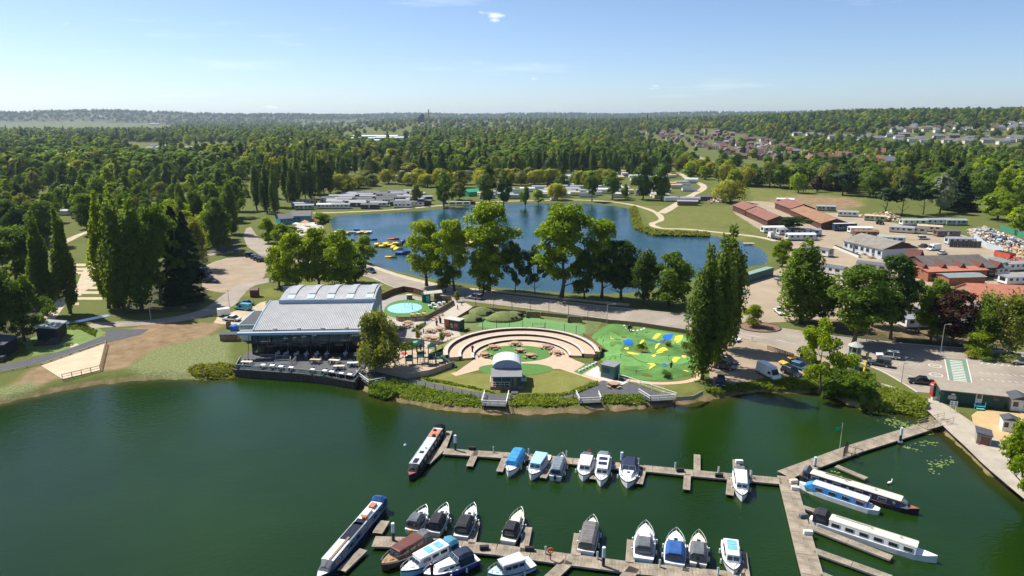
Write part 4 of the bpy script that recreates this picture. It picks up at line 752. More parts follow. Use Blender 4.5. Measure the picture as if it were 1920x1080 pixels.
def hull_ring(hb, zk, zs, fl=.86):
 return [(-hb, zs), (-hb * fl, zk + (zs - zk) * .35), (-hb * .45, zk), (hb * .45, zk), (hb * fl, zk + (zs - zk) * .35), (hb, zs)]
def cruiser(bow, stern, label, B=None, hull=GELW, deck=GELW, canopy=DARKC, style='aft', trim=NAVY, roof=None, extra='', cover=None):
 """small motor cruiser: bow and stern given as photo points at the waterline"""
 pb, ps = at(*bow, 0), at(*stern, 0); c, rz, Lg = frame(ps, pb); B = B or max(2.15, min(2.9, Lg * .33)); X = Lg / 2
 r = thing('motor_cruiser', label, 'boat', c, rz)
 st = [(-1, .86, .78), (-.7, .96, .76), (-.2, 1, .80), (.25, .94, .88), (.6, .70, .98), (.85, .36, 1.08), (1, .03, 1.16)]
 b = MB(); b.loft([[(x * X, y, z) for y, z in hull_ring(B / 2 * k, -.3 if x < .9 else .1, zs)] for x, k, zs in st]); b.build('hull', hull, r, False)
 b = MB(); b.loft([[(x * X * .995, s * (B / 2 * k + .03), zs - .16 + dz) for s, dz in ((1, 0), (1, .1))] for x, k, zs in st for s in (1,)], closed=False) if False else None
 for s in (1, -1):
  q = MB(); q.loft([[(x * X, s * (B / 2 * k + .02), zs - .20), (x * X, s * (B / 2 * k + .05), zs - .12), (x * X, s * (B / 2 * k + .02), zs - .05)] for x, k, zs in st], closed=False); q.build('rubbing_strake', trim, r)
 b = MB(); n = len(st); b.add([(x * X, s * B / 2 * k * .98, zs + .012) for s in (1, -1) for x, k, zs in st], [(i, i + 1, n + i + 1, n + i) for i in range(n - 1)]); b.build('deck', deck, r)
 def block(name, x0, x1, w0, w1, z0, z1, m, sl0=.1, sl1=.35, tp=.8, par=r):
  q = MB(); q.loft([[(x0 * X - 0, -w0 / 2, z0), (x0 * X + sl0, -w0 / 2 * tp, z1), (x0 * X + sl0, w0 / 2 * tp, z1), (x0 * X, w0 / 2, z0)], [(x1 * X, -w1 / 2, z0), (x1 * X - sl1, -w1 / 2 * tp, z1), (x1 * X - sl1, w1 / 2 * tp, z1), (x1 * X, w1 / 2, z0)]]); return q.build(name, m, par)
 def side_windows(cab, x0, x1, w, z, n, hgt=.3, m=WIN, tp=.9):
  for s in (1, -1):
   for i in range(n):
    xa = (x0 + (x1 - x0) * (i + .12) / n) * X; xb = (x0 + (x1 - x0) * (i + .88) / n) * X; q = MB(); q.box(((xa + xb) / 2, s * w / 2 * tp, z), (xb - xa, .05, hgt), rx=s * .18); q.build('window', m, cab)
 def canopy_arch(name, x0, x1, w, z0, z1, m, par=r, panes=True):
  rings = []
  for x, zz in ((x0, z1 - .18), (x0 + .12, z1), (x1 - .2, z1 + .04), (x1, z1 - .12)):
   rings.append([(x * X if abs(x) <= 1 else x, -w / 2, z0), (x * X, -w / 2 * .95, z0 + (zz - z0) * .7), (x * X, -w / 2 * .6, zz), (x * X, w / 2 * .6, zz), (x * X, w / 2 * .95, z0 + (zz - z0) * .7), (x * X, w / 2, z0)])
  cpy = MB().loft(rings).build(name, m, par)
  if panes:
   for s in (1, -1): MB().box(((x0 + x1) / 2 * X, s * w / 2 * .985, z0 + (z1 - z0) * .40), ((x1 - x0) * X * .62, .05, (z1 - z0) * .38), rx=-s * .1 * 0).build('clear_pane', WINB, cpy)
   MB().box((x0 * X - .02, 0, z0 + (z1 - z0) * .42), (.06, w * .66, (z1 - z0) * .45)).build('clear_pane', WINB, cpy)
  return cpy
 def screen(x, w, z0, z1, rake=.55):
  q = MB(); q.add([(x * X + rake, -w / 2, z0), (x * X + rake, w / 2, z0), (x * X, w / 2 * .86, z1), (x * X, -w / 2 * .86, z1)], [(0, 1, 2, 3)]); q.add([(x * X + rake - .05, -w / 2, z0), (x * X + rake - .05, w / 2, z0), (x * X - .05, w / 2 * .86, z1), (x * X - .05, -w / 2 * .86, z1)], [(3, 2, 1, 0)]); o = q.build('windscreen', WINB, r)
  MB().tube((x * X, -w / 2 * .86, z1), (x * X, w / 2 * .86, z1), .035).tube((x * X + rake, -w / 2, z0), (x * X, -w / 2 * .86, z1), .03).tube((x * X + rake, w / 2, z0), (x * X, w / 2 * .86, z1), .03).tube((x * X + rake, 0, z0), (x * X, 0, z1), .025).build('screen_frame', STEEL, o)
 zs = .82
 if style == 'aft':    # low foredeck cabin, folding canopy over the aft cockpit
  cb = block('cabin', -.05, .72, B * .8, B * .38, zs, zs + .55, deck, .0, .7, .78); side_windows(cb, .0, .5, B * .76, zs + .3, 2, .2)
  screen(-.04, B * .74, zs + .5, zs + 1.05); canopy_arch('canopy', -.86, -.05, B * .86, zs, zs + 1.25, canopy)
  MB().box((.3 * X, 0, zs + .57), (.45, .45, .05)).build('hatch', WIN, cb)
 elif style == 'cabin':   # full-length saloon with side windows
  cb = block('cabin', -.55, .55, B * .82, B * .66, zs, zs + 1.05, roof or deck, .1, .5, .86); side_windows(cb, -.5, .38, B * .80, zs + .62, 3, .34, tp=.945)
  for s in (-.24, .24): MB().box((.55 * X - .2, s * B * .66, zs + .62), (.05, B * .26, .42), ry=-.42).build('windscreen', WINB, cb)
  block('roof', -.57, .46, B * .78, B * .66, zs + 1.055, zs + 1.13, roof or deck, .05, .1, .92)
  canopy_arch('canopy', -.92, -.56, B * .8, zs, zs + 1.2, canopy) if canopy else None
  block('foredeck_locker', .58, .82, B * .42, B * .22, zs + .15, zs + .32, deck)
 elif style == 'forward': # wheelhouse forward and open aft deck
  cb = block('cabin', -.3, .62, B * .8, B * .45, zs, zs + .6, deck, .1, .5, .8); side_windows(cb, -.25, .4, B * .78, zs + .36, 3, .22)
  screen(-.2, B * .74, zs + .56, zs + 1.1, .4); canopy_arch('canopy', -.78, -.22, B * .82, zs, zs + 1.35, canopy)
 elif style == 'covered': # fully tented
  canopy_arch('canopy', -.9, .45, B * .88, zs - .02, zs + 1.1, canopy, panes=(extra != 'tarp')); cb = block('foredeck', .42, .8, B * .6, B * .3, zs, zs + .25, deck)
  if extra == 'tarp': screen(.2, B * .74, zs + .35, zs + .95)
  for x in (-.55, -.2, .12): MB().box((x * X, 0, zs + 1.12), (.06, B * .62, .06)).build('batten', STEEL, r)
 # rails, fenders, gear
 rail = [(x * X, s * B / 2 * k * .92, z + .5) for s, seq in ((1, st[3:]), (-1, st[3:][::-1])) for x, k, z in seq]; q = MB().path(rail, .028, 5)
 for x, k, z in st[3:]:
  for s in (1, -1): q.tube((x * X, s * B / 2 * k * .92, z), (x * X, s * B / 2 * k * .92, z + .5), .02, n=4)
 q.build('bow_rail', STEEL, r)
 for x, s in ((-.4, 1), (.2, 1), (-.4, -1), (.25, -1)): MB().tube((x * X, s * (B / 2 + .12), .15), (x * X, s * (B / 2 + .12), .7), .11, .11, 7).build('fender', FEND, r)
 if extra == 'outboard' or extra == 'outboard_yellow':
  o = MB().box((-X - .25, 0, .75), (.35, .38, .5), top=(.8, .8)).build('outboard', YEL if 'yellow' in extra else BLACK, r); MB().box((-X - .22, 0, .2), (.16, .14, .8)).build('leg', BLACK, o)
 if extra == 'solar': [MB().box((x * X, 0, zs + 1.16), (.9, B * .5, .05)).build('solar_panel', NAVY, r) for x in (-.25, .12)]
 if extra == 'panels': [MB().box((x * X, 0, zs + 1.16), (.95, B * .5, .04)).build('roof_panel', M('panel_sky', (.16, .42, .62), .4, .2, 1), r) for x in (-.32, 0.02)]
 return r
for kw in [
 dict(bow=(799, 966), stern=(772, 1004), label='white cruiser with grey canopy and yellow outboard, first of the lower row', canopy=GREYC, extra='outboard_yellow'),
 dict(bow=(838, 962), stern=(812, 1008), label='white cruiser with black canopy, second of the lower row', canopy=DARKC),
 dict(bow=(889, 962), stern=(864, 1016), label='white cruiser with square black canopy, third of the lower row', canopy=DARKC),
 dict(bow=(977, 970), stern=(952, 1025), label='cream cruiser with black cockpit tent and bowsprit', hull=GELW, deck=GELC, canopy=DARKC, style='forward', trim=BLACK),
 dict(bow=(1112, 985), stern=(1098, 1044), label='cruiser under a long brown-grey cover with a high bow rail', canopy=M('canvas_taupe', (.14, .13, .125), .85, .2, 1.5), style='covered', B=2.4),
 dict(bow=(1210, 996), stern=(1206, 1058), label='pale blue cruiser with dark grey aft canopy on the lower row', hull=M('gel_sky', (.50, .68, .74), .35, .05, 1), canopy=GREYC, style='forward', B=2.7),
 dict(bow=(1267, 1010), stern=(1264, 1068), label='white cruiser with navy blue canopy on the lower row', canopy=BLUE, B=2.7),
 dict(bow=(1309, 1014), stern=(1308, 1068), label='cream and white cruiser with grey canopy on the lower row', deck=GELC, canopy=GREYC, B=2.3, extra='outboard'),
 dict(bow=(1375, 1084), stern=(1367, 1024), label='white river cruiser with blue roof panels, facing the lower pontoon', style='cabin', canopy=None, B=2.3, extra='panels'),
 dict(bow=(716, 1072), stern=(806, 1016), label='varnished mahogany cabin boat with grey aft cover', hull=MAHOG, deck=M('teak', (.36, .21, .11), .6, .15, 2), roof=MAHOG, canopy=GREYC, style='cabin', trim=GELC, B=2.5),
 dict(bow=(752, 1086), stern=(856, 1030), label='pale blue and white cabin boat with blue canvas hood', hull=PALEB, deck=GELW, roof=GELW, canopy=M('canvas_teal', (.07, .23, .34), .8, .2, 1), style='cabin', B=2.5, extra='panels'),
 dict(bow=(795, 1092), stern=(892, 1052), label='white cruiser with royal blue hull and navy canopy', hull=M('gel_royal', (.025, .05, .33), .3, .1, 1, spec=.5), deck=GELW, canopy=M('canvas_navy', (.02, .028, .06), .8, .2, 1), style='forward', B=2.6),
 dict(bow=(915, 1090), stern=(998, 1062), label='pale aqua launch with lilac-grey wheelhouse roof', hull=M('gel_aqua', (.5, .64, .64), .4, .08, 1), deck=M('deck_aqua', (.5, .66, .66), .6, .12, 1.5), roof=M('roof_lilac', (.48, .48, .55), .5, .06, 1), canopy=None, style='cabin', B=2.4),
 dict(bow=(953, 896), stern=(975, 856), label='small cruiser under a bright blue tarpaulin', hull=GELW, canopy=BRBLUE, style='covered', trim=BLUE, extra='tarp'),
 dict(bow=(996, 902), stern=(1021, 860), label='pale blue cabin boat with a full-length light blue roof', hull=GELW, deck=GELW, roof=PALEB, canopy=None, style='cabin', trim=NAVY, B=2.6),
 dict(bow=(1054, 866), stern=(1041, 902), label='small white boat fully tented in grey canvas, stern outwards', canopy=M('canvas_slate', (.15, .19, .23), .8, .2, 1), style='covered', B=2.1, extra='outboard'),
 dict(bow=(1093, 904), stern=(1102, 866), label='white cruiser with grey aft hood, fourth of the upper row', canopy=GREYC, style='cabin', B=2.5),
 dict(bow=(1126, 914), stern=(1133, 864), label='cruiser with solar panels and slate-green hood on the upper row', canopy=M('canvas_slate', (.15, .19, .23)), style='cabin', B=2.5, extra='solar'),
 dict(bow=(1176, 917), stern=(1181, 874), label='broad white cruiser with dark navy canopy on the upper row', canopy=M('canvas_navy', (.02, .028, .06)), B=2.9),
 dict(bow=(1391, 942), stern=(1386, 892), label='white cruiser moored alone with a grey hood and red seats', canopy=GREYC, style='cabin', B=2.3),
]: cruiser(**kw)
def narrowboat(bow, stern, label, side, roof, hull=BLACK, hood=DARKC, cratch=None, wins=6, band=None, items=(), Lc=(-.80, .72), B=2.15, port=False):
 pb, ps = at(*bow, 0), at(*stern, 0); c, rz, Lg = frame(ps, pb); X = Lg / 2; r = thing('narrowboat', label, 'boat', c, rz)
 bx = lambda m: 1 - m / X
 st = [(-1, .45, .72), (bx(Lg - 1.2), .96, .70), (-.5, 1, .68), (bx(4.2), 1, .68), (bx(2.2), .86, .74), (bx(1.0), .52, .86), (1, .05, 1.02)]
 MB().loft([[(x * X, y, z) for y, z in [(-B / 2 * k, zs), (-B / 2 * k, -.25), (B / 2 * k, -.25), (B / 2 * k, zs)]] for x, k, zs in st]).build('hull', hull, r)
 n = len(st); MB().add([(x * X, s * B / 2 * k * .97, zs + .008) for s in (1, -1) for x, k, zs in st], [(i, i + 1, n + i + 1, n + i) for i in range(n - 1)]).build('deck', REDOX if hull is BLACK else GELW, r)
 x0, x1 = Lc; z0, z1 = .69, 1.62; w0, w1 = B * .90, B * .74
 cab = MB().loft([[(x * X, -w0 / 2, z0), (x * X, -w1 / 2, z1), (x * X, w1 / 2, z1), (x * X, w0 / 2, z0)] for x in (x0, x1)]).build('cabin', side, r)
 MB().loft([[(x * X, -w1 / 2 - .03, z1), (x * X, -w1 / 4, z1 + .07), (x * X, w1 / 4, z1 + .07), (x * X, w1 / 2 + .03, z1), (x * X, w1 / 2, z1 - .04), (x * X, -w1 / 2, z1 - .04)] for x in (x0 - .05 / X, x1 + .05 / X)]).build('roof', roof, r)
 for s in (1, -1):
  MB().tube((x0 * X, s * (w1 / 2 - .06), z1 + .10), (x1 * X, s * (w1 / 2 - .06), z1 + .10), .03).build('handrail', roof, r)
  for i in range(wins):
   xx = (x0 + (x1 - x0) * (i + .5) / wins) * X; tl = s * math.atan2((w0 - w1) / 2, z1 - z0)
   y = s * (w0 / 2 * .55 + w1 / 2 * .45 + .012)
   if port and i % 2:
    q = MB(); q.tube((xx, y - s * .03, 1.13), (xx, y + s * .03, 1.13), .2, .2, 10); w_ = q.build('porthole', STEEL, cab); continue
   f = MB().box((xx, y, 1.13), (1.06, .05, .50), rx=tl).build('window', STEEL, cab); MB().box((xx, y + s * .02, 1.13), (.94, .05, .40), rx=tl).build('pane', WIN, f) if False else MB().box((xx, y + s * .018, 1.13), (.94, .04, .40), rx=tl).build('window', WIN, cab)
 if band: MB().box((((band[0] + band[1]) / 2) * X, 0, 1.18), ((band[1] - band[0]) * X, w0 * .94 + .03, .6), top=(1, .9)).build('name_panel', band[2], cab)
 if hood:
  a = bx(Lg - .5); rings = [[(x * X, -w0 / 2, .7), (x * X, -w0 / 2 * .95, zz * .8 + .15), (x * X, -w0 / 4, zz), (x * X, w0 / 4, zz), (x * X, w0 / 2 * .95, zz * .8 + .15), (x * X, w0 / 2, .7)] for x, zz in ((a, 2.0), (a + .5 / X, 2.3), (x0 - .5 / X, 2.3), (x0 - .02, 1.75))]
  h = MB().loft(rings).build('stern_hood', hood, r)
  for s in (1, -1): MB().box(((a + x0) / 2 * X, s * w0 / 2 * .97, 1.35), ((x0 - a) * X * .55, .05, .55)).build('clear_pane', WINB, h)
 if cratch:
  e = min(x1 + 2.0 / X, .86); h = MB().loft([[(x1 * X, -w0 / 2, .75), (x1 * X, -w1 / 2, z1 - .02), (x1 * X, 0, z1 + .05), (x1 * X, w1 / 2, z1 - .02), (x1 * X, w0 / 2, .75)], [(e * X, -w0 / 2 * .75, .78), (e * X - .3, -w1 / 2 * .6, z1 - .45), (e * X - .3, 0, z1 - .25), (e * X - .3, w1 / 2 * .6, z1 - .45), (e * X, w0 / 2 * .75, .78)]]).build('cratch_cover', cratch, r)
 for nm, x, y, d, m in items: MB().box((x * X, y, z1 + .08 + d[2] / 2), d).build(nm, m, r)
 return r
SOL = M('solar_black', (.015, .017, .022), .25, .1, 1, spec=.6)
narrowboat((768, 902), (827, 812), 'black narrowboat with silver roof and orange stern panel beside the first jetty', BLACK, PALEG, hood=DARKC, cratch=DARKC, wins=7,
     items=[('roof_panel', -.56, 0, (3.0, 1.35, .05), M('faded_orange', (.50, .17, .09), .7, .2, 1)), ('roof_bag', -.42, .2, (.6, .4, .3), DARKC), ('roof_bag', -.66, -.2, (.4, .4, .3), DARKC), ('roof_panel', .62, 0, (1.4, .7, .06), SOL), ('mushroom_vent', .1, .2, (.25, .25, .2), STEEL), ('coil_of_rope', .28, 0, (.6, .6, .1), DARKC)])
narrowboat((596, 1096), (718, 950), 'long blue narrowboat with white roof, black panels and blue stern hood', M('paint_blue', (.05, .14, .30), .4, .12, 1), M('roof_white', (.68, .70, .72), .5, .08, .8), hull=NAVY, hood=BLUE, cratch=GREYC, wins=8,
     items=[('roof_panel', .02, 0, (3.8, 1.3, .06), SOL), ('roof_panel', -.22, 0, (1.3, 1.2, .06), SOL), ('roof_box', -.45, 0, (1.6, .9, .35), GELC), ('roof_box', -.32, .3, (.5, .5, .35), ORANGE), ('roof_box', -.66, 0, (1.1, .7, .3), M('box_rust', (.4, .16, .1), .8)), ('plank', .45, .3, (4.6, .28, .08), WOODB)])
narrowboat((1722, 966), (1500, 896), 'navy narrowboat with long cream roof and portholes', NAVY, CREAM, hull=BLACK, hood=GREYC, cratch=GREYC, wins=8, port=True, items=[('mushroom_vent', -.2, 0, (.25, .25, .2), STEEL), ('mushroom_vent', .3, 0, (.25, .25, .2), STEEL), ('plank', -.35, .5, (3.5, .2, .08), WOODD)])
narrowboat((1498, 914), (1648, 964), 'bright blue and white narrowboat moored against the navy one', M('paint_bright_blue', (.03, .23, .58), .35, .1, 1), M('roof_white', (.68, .70, .72)), hull=GELW, hood=None, cratch=BRBLUE, wins=4, B=1.95, Lc=(-.72, .62), band=(-.70, -.40, M('panel_red', (.42, .10, .07), .6, .2, 2)))
narrowboat((1756, 1056), (1518, 978), 'white narrowboat with cream roof and black hood at the walkway', M('paint_offwhite', (.66, .66, .63), .45, .08, 1), CREAM, hull=M('hull_white', (.62, .62, .6), .5, .1, 1), hood=DARKC, cratch=None, wins=6, Lc=(-.66, .70), items=[('mushroom_vent', 0, .2, (.25, .25, .2), STEEL), ('mushroom_vent', .45, .2, (.25, .25, .2), STEEL), ('plank', -.3, .5, (4.2, .24, .08), WOODG)])
p = at(1668, 907, 0); r = thing('swan', 'white swan swimming near the slipway', 'swan', p, .5); b = MB(); b.loft([[(x, y * math.cos(t), .02 + y * 1.1 * max(math.sin(t), -.3) + z) for t in np.linspace(0, 5.5, 8)] for x, y, z in ((-.5, .06, .22), (-.3, .2, .1), (0, .26, .08), (.28, .18, .1), (.4, .09, .2), (.42, .06, .45), (.5, .07, .6), (.62, .02, .56))]); b.build('body', FEND, r, True)
# skiff/tender and lily pads
g = np.random.default_rng(5)
lily = M('lily_pad', (.16, .22, .05), .5, .3, 2)
def lilies(poly, n, label):
 P = [tuple(at(x, y, 0)[:2]) for x, y in poly]; xs = [q[0] for q in P]; ys = [q[1] for q in P]; b = MB(); k = 0; cl = [(g.uniform(min(xs), max(xs)), g.uniform(min(ys), max(ys))) for _ in range(max(4, n // 22))]
 while k < n:
  c0 = cl[g.integers(0, len(cl))]; x, y = c0[0] + g.normal() * .8, c0[1] + g.normal() * .7; k += 1
  if seg_dist(np.array([x]), np.array([y]), P)[0] > 0: continue
  rr = g.uniform(.10, .22); b.add([(x + rr * math.cos(t), y + rr * math.sin(t), .018 + .008 * math.sin(t * 2)) for t in np.linspace(0, 5.6, 7)], [tuple(range(7))])
 tag(b.build('lily_pads', lily), label, 'lily pads', None, 'stuff')
lilies([(1610, 765), (1680, 774), (1738, 790), (1752, 815), (1715, 815), (1660, 795), (1620, 778)], 420, 'lily pads crowding the reedy corner by the ramp')
lilies([(1690, 838), (1750, 822), (1775, 840), (1730, 850)], 130, 'lily pads beside the gangway')
lilies([(1730, 852), (1785, 845), (1790, 895), (1745, 890)], 90, 'scattered lily pads off the slipway')
lilies([(1555, 880), (1580, 878), (1578, 898), (1556, 896)], 24, 'small lily patch by the floating arm')
# ================================================================== restaurant on the quay
FASC = M('fascia_blue', (.36, .46, .57), .45, .07, .8); ROOFM = M('roof_metal', (.40, .40, .395), .5, .12, .5, metal=.08); ROOFL = M('rooflight_pale', (.48, .57, .61), .35, .06, 1); WALLG = M('wall_greyblue', (.20, .24, .29), .6, .1, .7); WHITEW = M('render_white', (.66, .66, .63), .8, .08, .8)
DECKG = M('deck_grey', (.085, .087, .093), .85, .16, .9, bump=.15); GREEN_T = M('turf_green', (.08, .18, .042), .95, .10, 1.5, bump=.2, bscale=10); RESIN = M('resin_tan', (.50, .36, .255), .92, .08, .7); COPE = M('coping_pale', (.50, .47, .42), .7, .08, 1); DARKW = M('riser_dark', (.035, .033, .035), .8, .2, 1)
TEAL = M('cladding_teal', (.02, .095, .085), .55, .12, 1.2); TEALL = M('door_turquoise', (.10, .42, .40), .5, .08, 1); ROOFG = M('felt_grey', (.21, .215, .225), .85, .1, .8); SLATE = M('slate_dark', (.07, .075, .085), .8, .15, 1)
def clear_glass(name, tint, refl=.12):
 if name in MATS: return MATS[name]
 m, N, K = nodes(name); o = N.new('ShaderNodeOutputMaterial'); mx = N.new('ShaderNodeMixShader'); t = N.new('ShaderNodeBsdfTransparent'); t.inputs[0].default_value = (*tint, 1); g_ = N.new('ShaderNodeBsdfGlossy'); g_.inputs['Roughness'].default_value = .02; fr = N.new('ShaderNodeFresnel'); fr.inputs[0].default_value = 1.6
 K.new(fr.outputs[0], mx.inputs[0]); K.new(t.outputs[0], mx.inputs[1]); K.new(g_.outputs[0], mx.inputs[2]); K.new(mx.outputs[0], o.inputs[0]); MATS[name] = m; return m
GLS = clear_glass('facade_glass', (.72, .82, .82)); BALU = clear_glass('balustrade_glass', (.72, .80, .80))
fl, frr = at(462, 664, 1.6), at(690, 668, 1.6); BR = math.radians(3.0); BW = 25.6; B0 = Vector((-57.0, 144.6, 0))
R_ = thing('restaurant', 'glass-fronted waterside restaurant with curved ribbed metal roof', 'building', B0, BR)
def roofz(y):
 t = (y + 2) / 15.0; return 7.35 + 3.0 * math.sin(min(t, 1) * 1.25) / math.sin(1.25)
n_r = 64; b = MB(); ys = np.linspace(-1.4, 13, 11); V = []
for j, y in enumerate(ys):
 for i in range(n_r * 2 + 1):
  x = 1.0 + (BW - 1.4) * i / (n_r * 2); V.append((x, y, roofz(y) + (.11 if i % 2 else 0)))
w_ = n_r * 2 + 1; b.add(V, [(j * w_ + i, j * w_ + i + 1, (j + 1) * w_ + i + 1, (j + 1) * w_ + i) for j in range(len(ys) - 1) for i in range(w_ - 1)]); b.build('main_roof', ROOFM, R_)
b = MB(); [b.tube((x, ys[j], roofz(ys[j]) + .08), (x, ys[j + 1], roofz(ys[j + 1]) + .08), .16, .16, 6) for x in (.95, BW - .35) for j in range(len(ys) - 1)]; b.build('roof_edge_trim', FASC, R_)
def topz(y): t = (y - 11.0) / 13.6; return 10.75 + 1.2 * math.sin(.25 + t * 2.55)
yt = np.linspace(11.0, 24.6, 13); V = []
n_t = 60; w_ = n_t * 2 + 1; b = MB()
for y in yt:
 for i in range(w_): V.append((3.6 + (BW - 3.6) * i / (n_t * 2), y, topz(y) + (.08 if i % 2 else 0)))
b.add(V, [(j * w_ + i, j * w_ + i + 1, (j + 1) * w_ + i + 1, (j + 1) * w_ + i) for j in range(len(yt) - 1) for i in range(w_ - 1)]); b.build('upper_roof', ROOFM, R_)
b = MB().box(((3.6 + BW) / 2, 11.0, 10.6), (BW - 3.3, .5, .95)); b.build('clerestory_fascia', FASC, R_); MB().box(((3.6 + BW) / 2, 11.6, 10.2), (BW - 4.2, .2, 1.1)).build('clerestory_glass', WIN, R_)
for k in range(5):
 xc = 6.0 + k * 4.55; q = MB(); yy = np.linspace(13.6, 23.0, 8); q.loft([[(xc - .85, y, topz(y)), (xc - .8, y, topz(y) + .3), (xc + .8, y, topz(y) + .3), (xc + .85, y, topz(y))] for y in yy]); q.build('rooflight', M('rooflight_cap', (.36, .37, .37), .5, .1), R_)
 q = MB(); yy = np.linspace(11.25, 13.5, 4); q.loft([[(xc - .85, y, topz(y) + .14), (xc + .85, y, topz(y) + .14)] for y in yy], closed=False); q.build('rooflight_panel', ROOFL, R_)
MB().box((BW / 2 - .5, -1.9, 7.05), (BW + 3.2, 1.5, .55)).build('front_fascia', FASC, R_); MB().box((BW / 2 - .5, -1.0, 7.36), (BW + 3.0, 1.6, .06)).build('gutter', ROOFG, R_)
for k in range(4): MB().box((5.6 + k * 5.1, -1.1, 7.62), (.7, .5, .5)).build('roof_vent', STEEL, R_)
prof = [(0, 1.3)] + [(y, roofz(y) - .1) for y in np.linspace(0, 11, 6)] + [(y, topz(y) - .05) for y in np.linspace(11.4, 24.4, 8)] + [(24.4, 1.3)]
for x, pf in ((BW - .5, prof), (1.2, prof[:7] + [(11, 1.3)]), (3.8, [(11, 1.3)] + prof[7:])): MB().loft([[(x - .12, y, z) for y, z in pf], [(x + .12, y, z) for y, z in pf]]).build('side_wall', WALLG, R_)
for y in (3, 6, 9, 13, 16.5, 20): MB().box((BW - .36, y, 4.6), (.08, 1.7, 5.0)).build('side_window', WIN, R_)
MB().box((BW / 2, 24.3, 6.2), (BW - 1.6, .25, 9.6)).build('rear_wall', WALLG, R_); MB().box((BW / 2, 12, 1.5), (BW - 1.6, 24, .2)).build('floor', M('floor_dark', (.09, .085, .085), .6, .1), R_); MB().box((BW / 2, 8.5, 4.4), (BW - 2.2, .2, 5.4)).build('inner_wall', M('inner_teal', (.17, .26, .27), .8, .25, .7, stretch=(4, 1, .3)), R_)
for i in range(6):
 xa, xb = .1 + i * (BW - .6) / 6, .1 + (i + 1) * (BW - .6) / 6
 MB().box(((xa + xb) / 2, 0, 4.2), (xb - xa - .12, .05, 5.2)).build('window_pane', GLS, R_); MB().box((xa, 0, 4.2), (.14, .2, 5.3)).build('mullion', SLATE, R_)
 MB().box(((xa + xb) / 2, .3, 5.35), (xb - xa - .3, .06, 2.7)).build('blind', M('blind_teal', (.20, .36, .37), .8, .3, .8, stretch=(5, 1, .3)), R_)  # roller blinds; their teal has the sky's reflection in the glass painted in
 MB().tube((xa + .4, -5.0, 1.5), (xa + .1, -1.9, 6.9), .06, .06, 6).build('raking_strut', SLATE, R_)
MB().box((BW / 2, 0, 6.75), (BW - .4, .3, .25)).build('head_beam', FASC, R_); MB().box((BW / 2, -.02, 4.3), (BW - .5, .16, .12)).build('transom', SLATE, R_)
MB().box((-.0, 4, 4.2), (.1, 8, 5.2)).build('window_pane', GLS, R_)
A_ = thing('annex', 'low flat-roofed grey and white annex at the side of the restaurant', 'building', B0 + Vector((-6.4, 12.0, 0)), BR)
MB().box((3.0, 4.5, 3.0), (6.6, 11.5, 3.8)).build('wall', WHITEW, A_); MB().box((3.0, 4.5, 5.05), (7.6, 12.6, .35)).build('roof', FASC, A_); MB().box((3.0, 4.5, 5.26), (6.8, 11.8, .08)).build('roof_felt', SLATE, A_)
for y in (-.2, 3.0, 6.2): MB().box((-.33, y, 3.4), (.08, 1.0, .9)).build('window', WIN, A_)
MB().box((1.6, -1.28, 3.5), (1.0, .08, .8)).build('window', WIN, A_); MB().box((3.4, -1.28, 2.4), (1.0, .08, 2.2)).build('door', SLATE, A_); MB().box((4.2, -1.5, 2.5), (1.0, .5, .9)).build('air_unit', STEEL, A_)
# quay deck
dk = [(443, 693), (500, 697), (560, 701), (615, 707), (665, 716), (680, 694), (694, 668), (462, 660), (452, 676)]
D_ = tag(MB().prism(W2(dk, 1.6), 1.35, 1.6).build('deck', DECKG), 'dark grey quayside dining deck in front of the restaurant', None, None, 'structure')
qw = [at(x, y, 1.55) for x, y in [(436, 690), (443, 693), (500, 697), (560, 701), (615, 707), (665, 716), (675, 704)]]
q = thing('quay_wall', 'dark timber sheet-piled wall holding up the dining deck', 'wall', (0, 0, 0))
for a, c in zip(qw[:-1], qw[1:]):
 m, rz, ln = frame(a, c); k = max(1, round(ln / 1.1)); pl = MB().box((0, 0, .25), (ln / k - .07, .22, 2.5)).mesh('pile_board', WOODD)
 for i in range(k): p = a.lerp(c, (i + .5) / k); o = child('pile_board', pl, q, (p.x, p.y, 0)); o.rotation_euler.z = rz
 o = MB().box((0, 0, 1.40), (ln, .34, .22)).build('capping_beam', WOODD, q, loc=(m.x, m.y, 0), rz=rz)
def rail_line(name, label, pts, z, h, post_m, rail_m, mid=2, glassy=None, step=1.9, cat='railing', w=.05):
 P = [at(x, y, z) for x, y in pts]; r = thing(name, label, cat, (P[0].x, P[0].y, z)); o = Vector((P[0].x, P[0].y, 0))
 pm = MB().box((0, 0, h / 2), (w * 1.4, w * 1.4, h)).mesh('post', post_m)
 for a, c in zip(P[:-1], P[1:]):
  m, rz, ln = frame(a, c); k = max(1, round(ln / step))
  for i in range(k + 1): p = a.lerp(c, i / k) - o; child('post', pm, r, (p.x, p.y, 0)).rotation_euler.z = rz
  mm = m - o; tops = MB().box((0, 0, h), (ln, w * 1.8, w * 1.2)).build('top_rail', rail_m, r, loc=(mm.x, mm.y, 0), rz=rz)
  for j in range(mid): MB().box((0, 0, h * (j + 1) / (mid + 1)), (ln, w * .8, w * .8)).build('mid_rail', rail_m, r, loc=(mm.x, mm.y, 0), rz=rz)
  if glassy:
   for i in range(k): p = a.lerp(c, (i + .5) / k) - o; MB().box((0, 0, h * .5), (ln / k - .15, .03, h * .72)).build('glass_panel', glassy, r, loc=(p.x, p.y, 0), rz=rz)
 return r
rail_line('balustrade', 'glass balustrade along the water edge of the dining deck', [(452, 676), (443, 692), (500, 696), (560, 700), (615, 706), (664, 714), (680, 694)], 1.6, 1.05, STEEL, STEEL, 0, BALU)
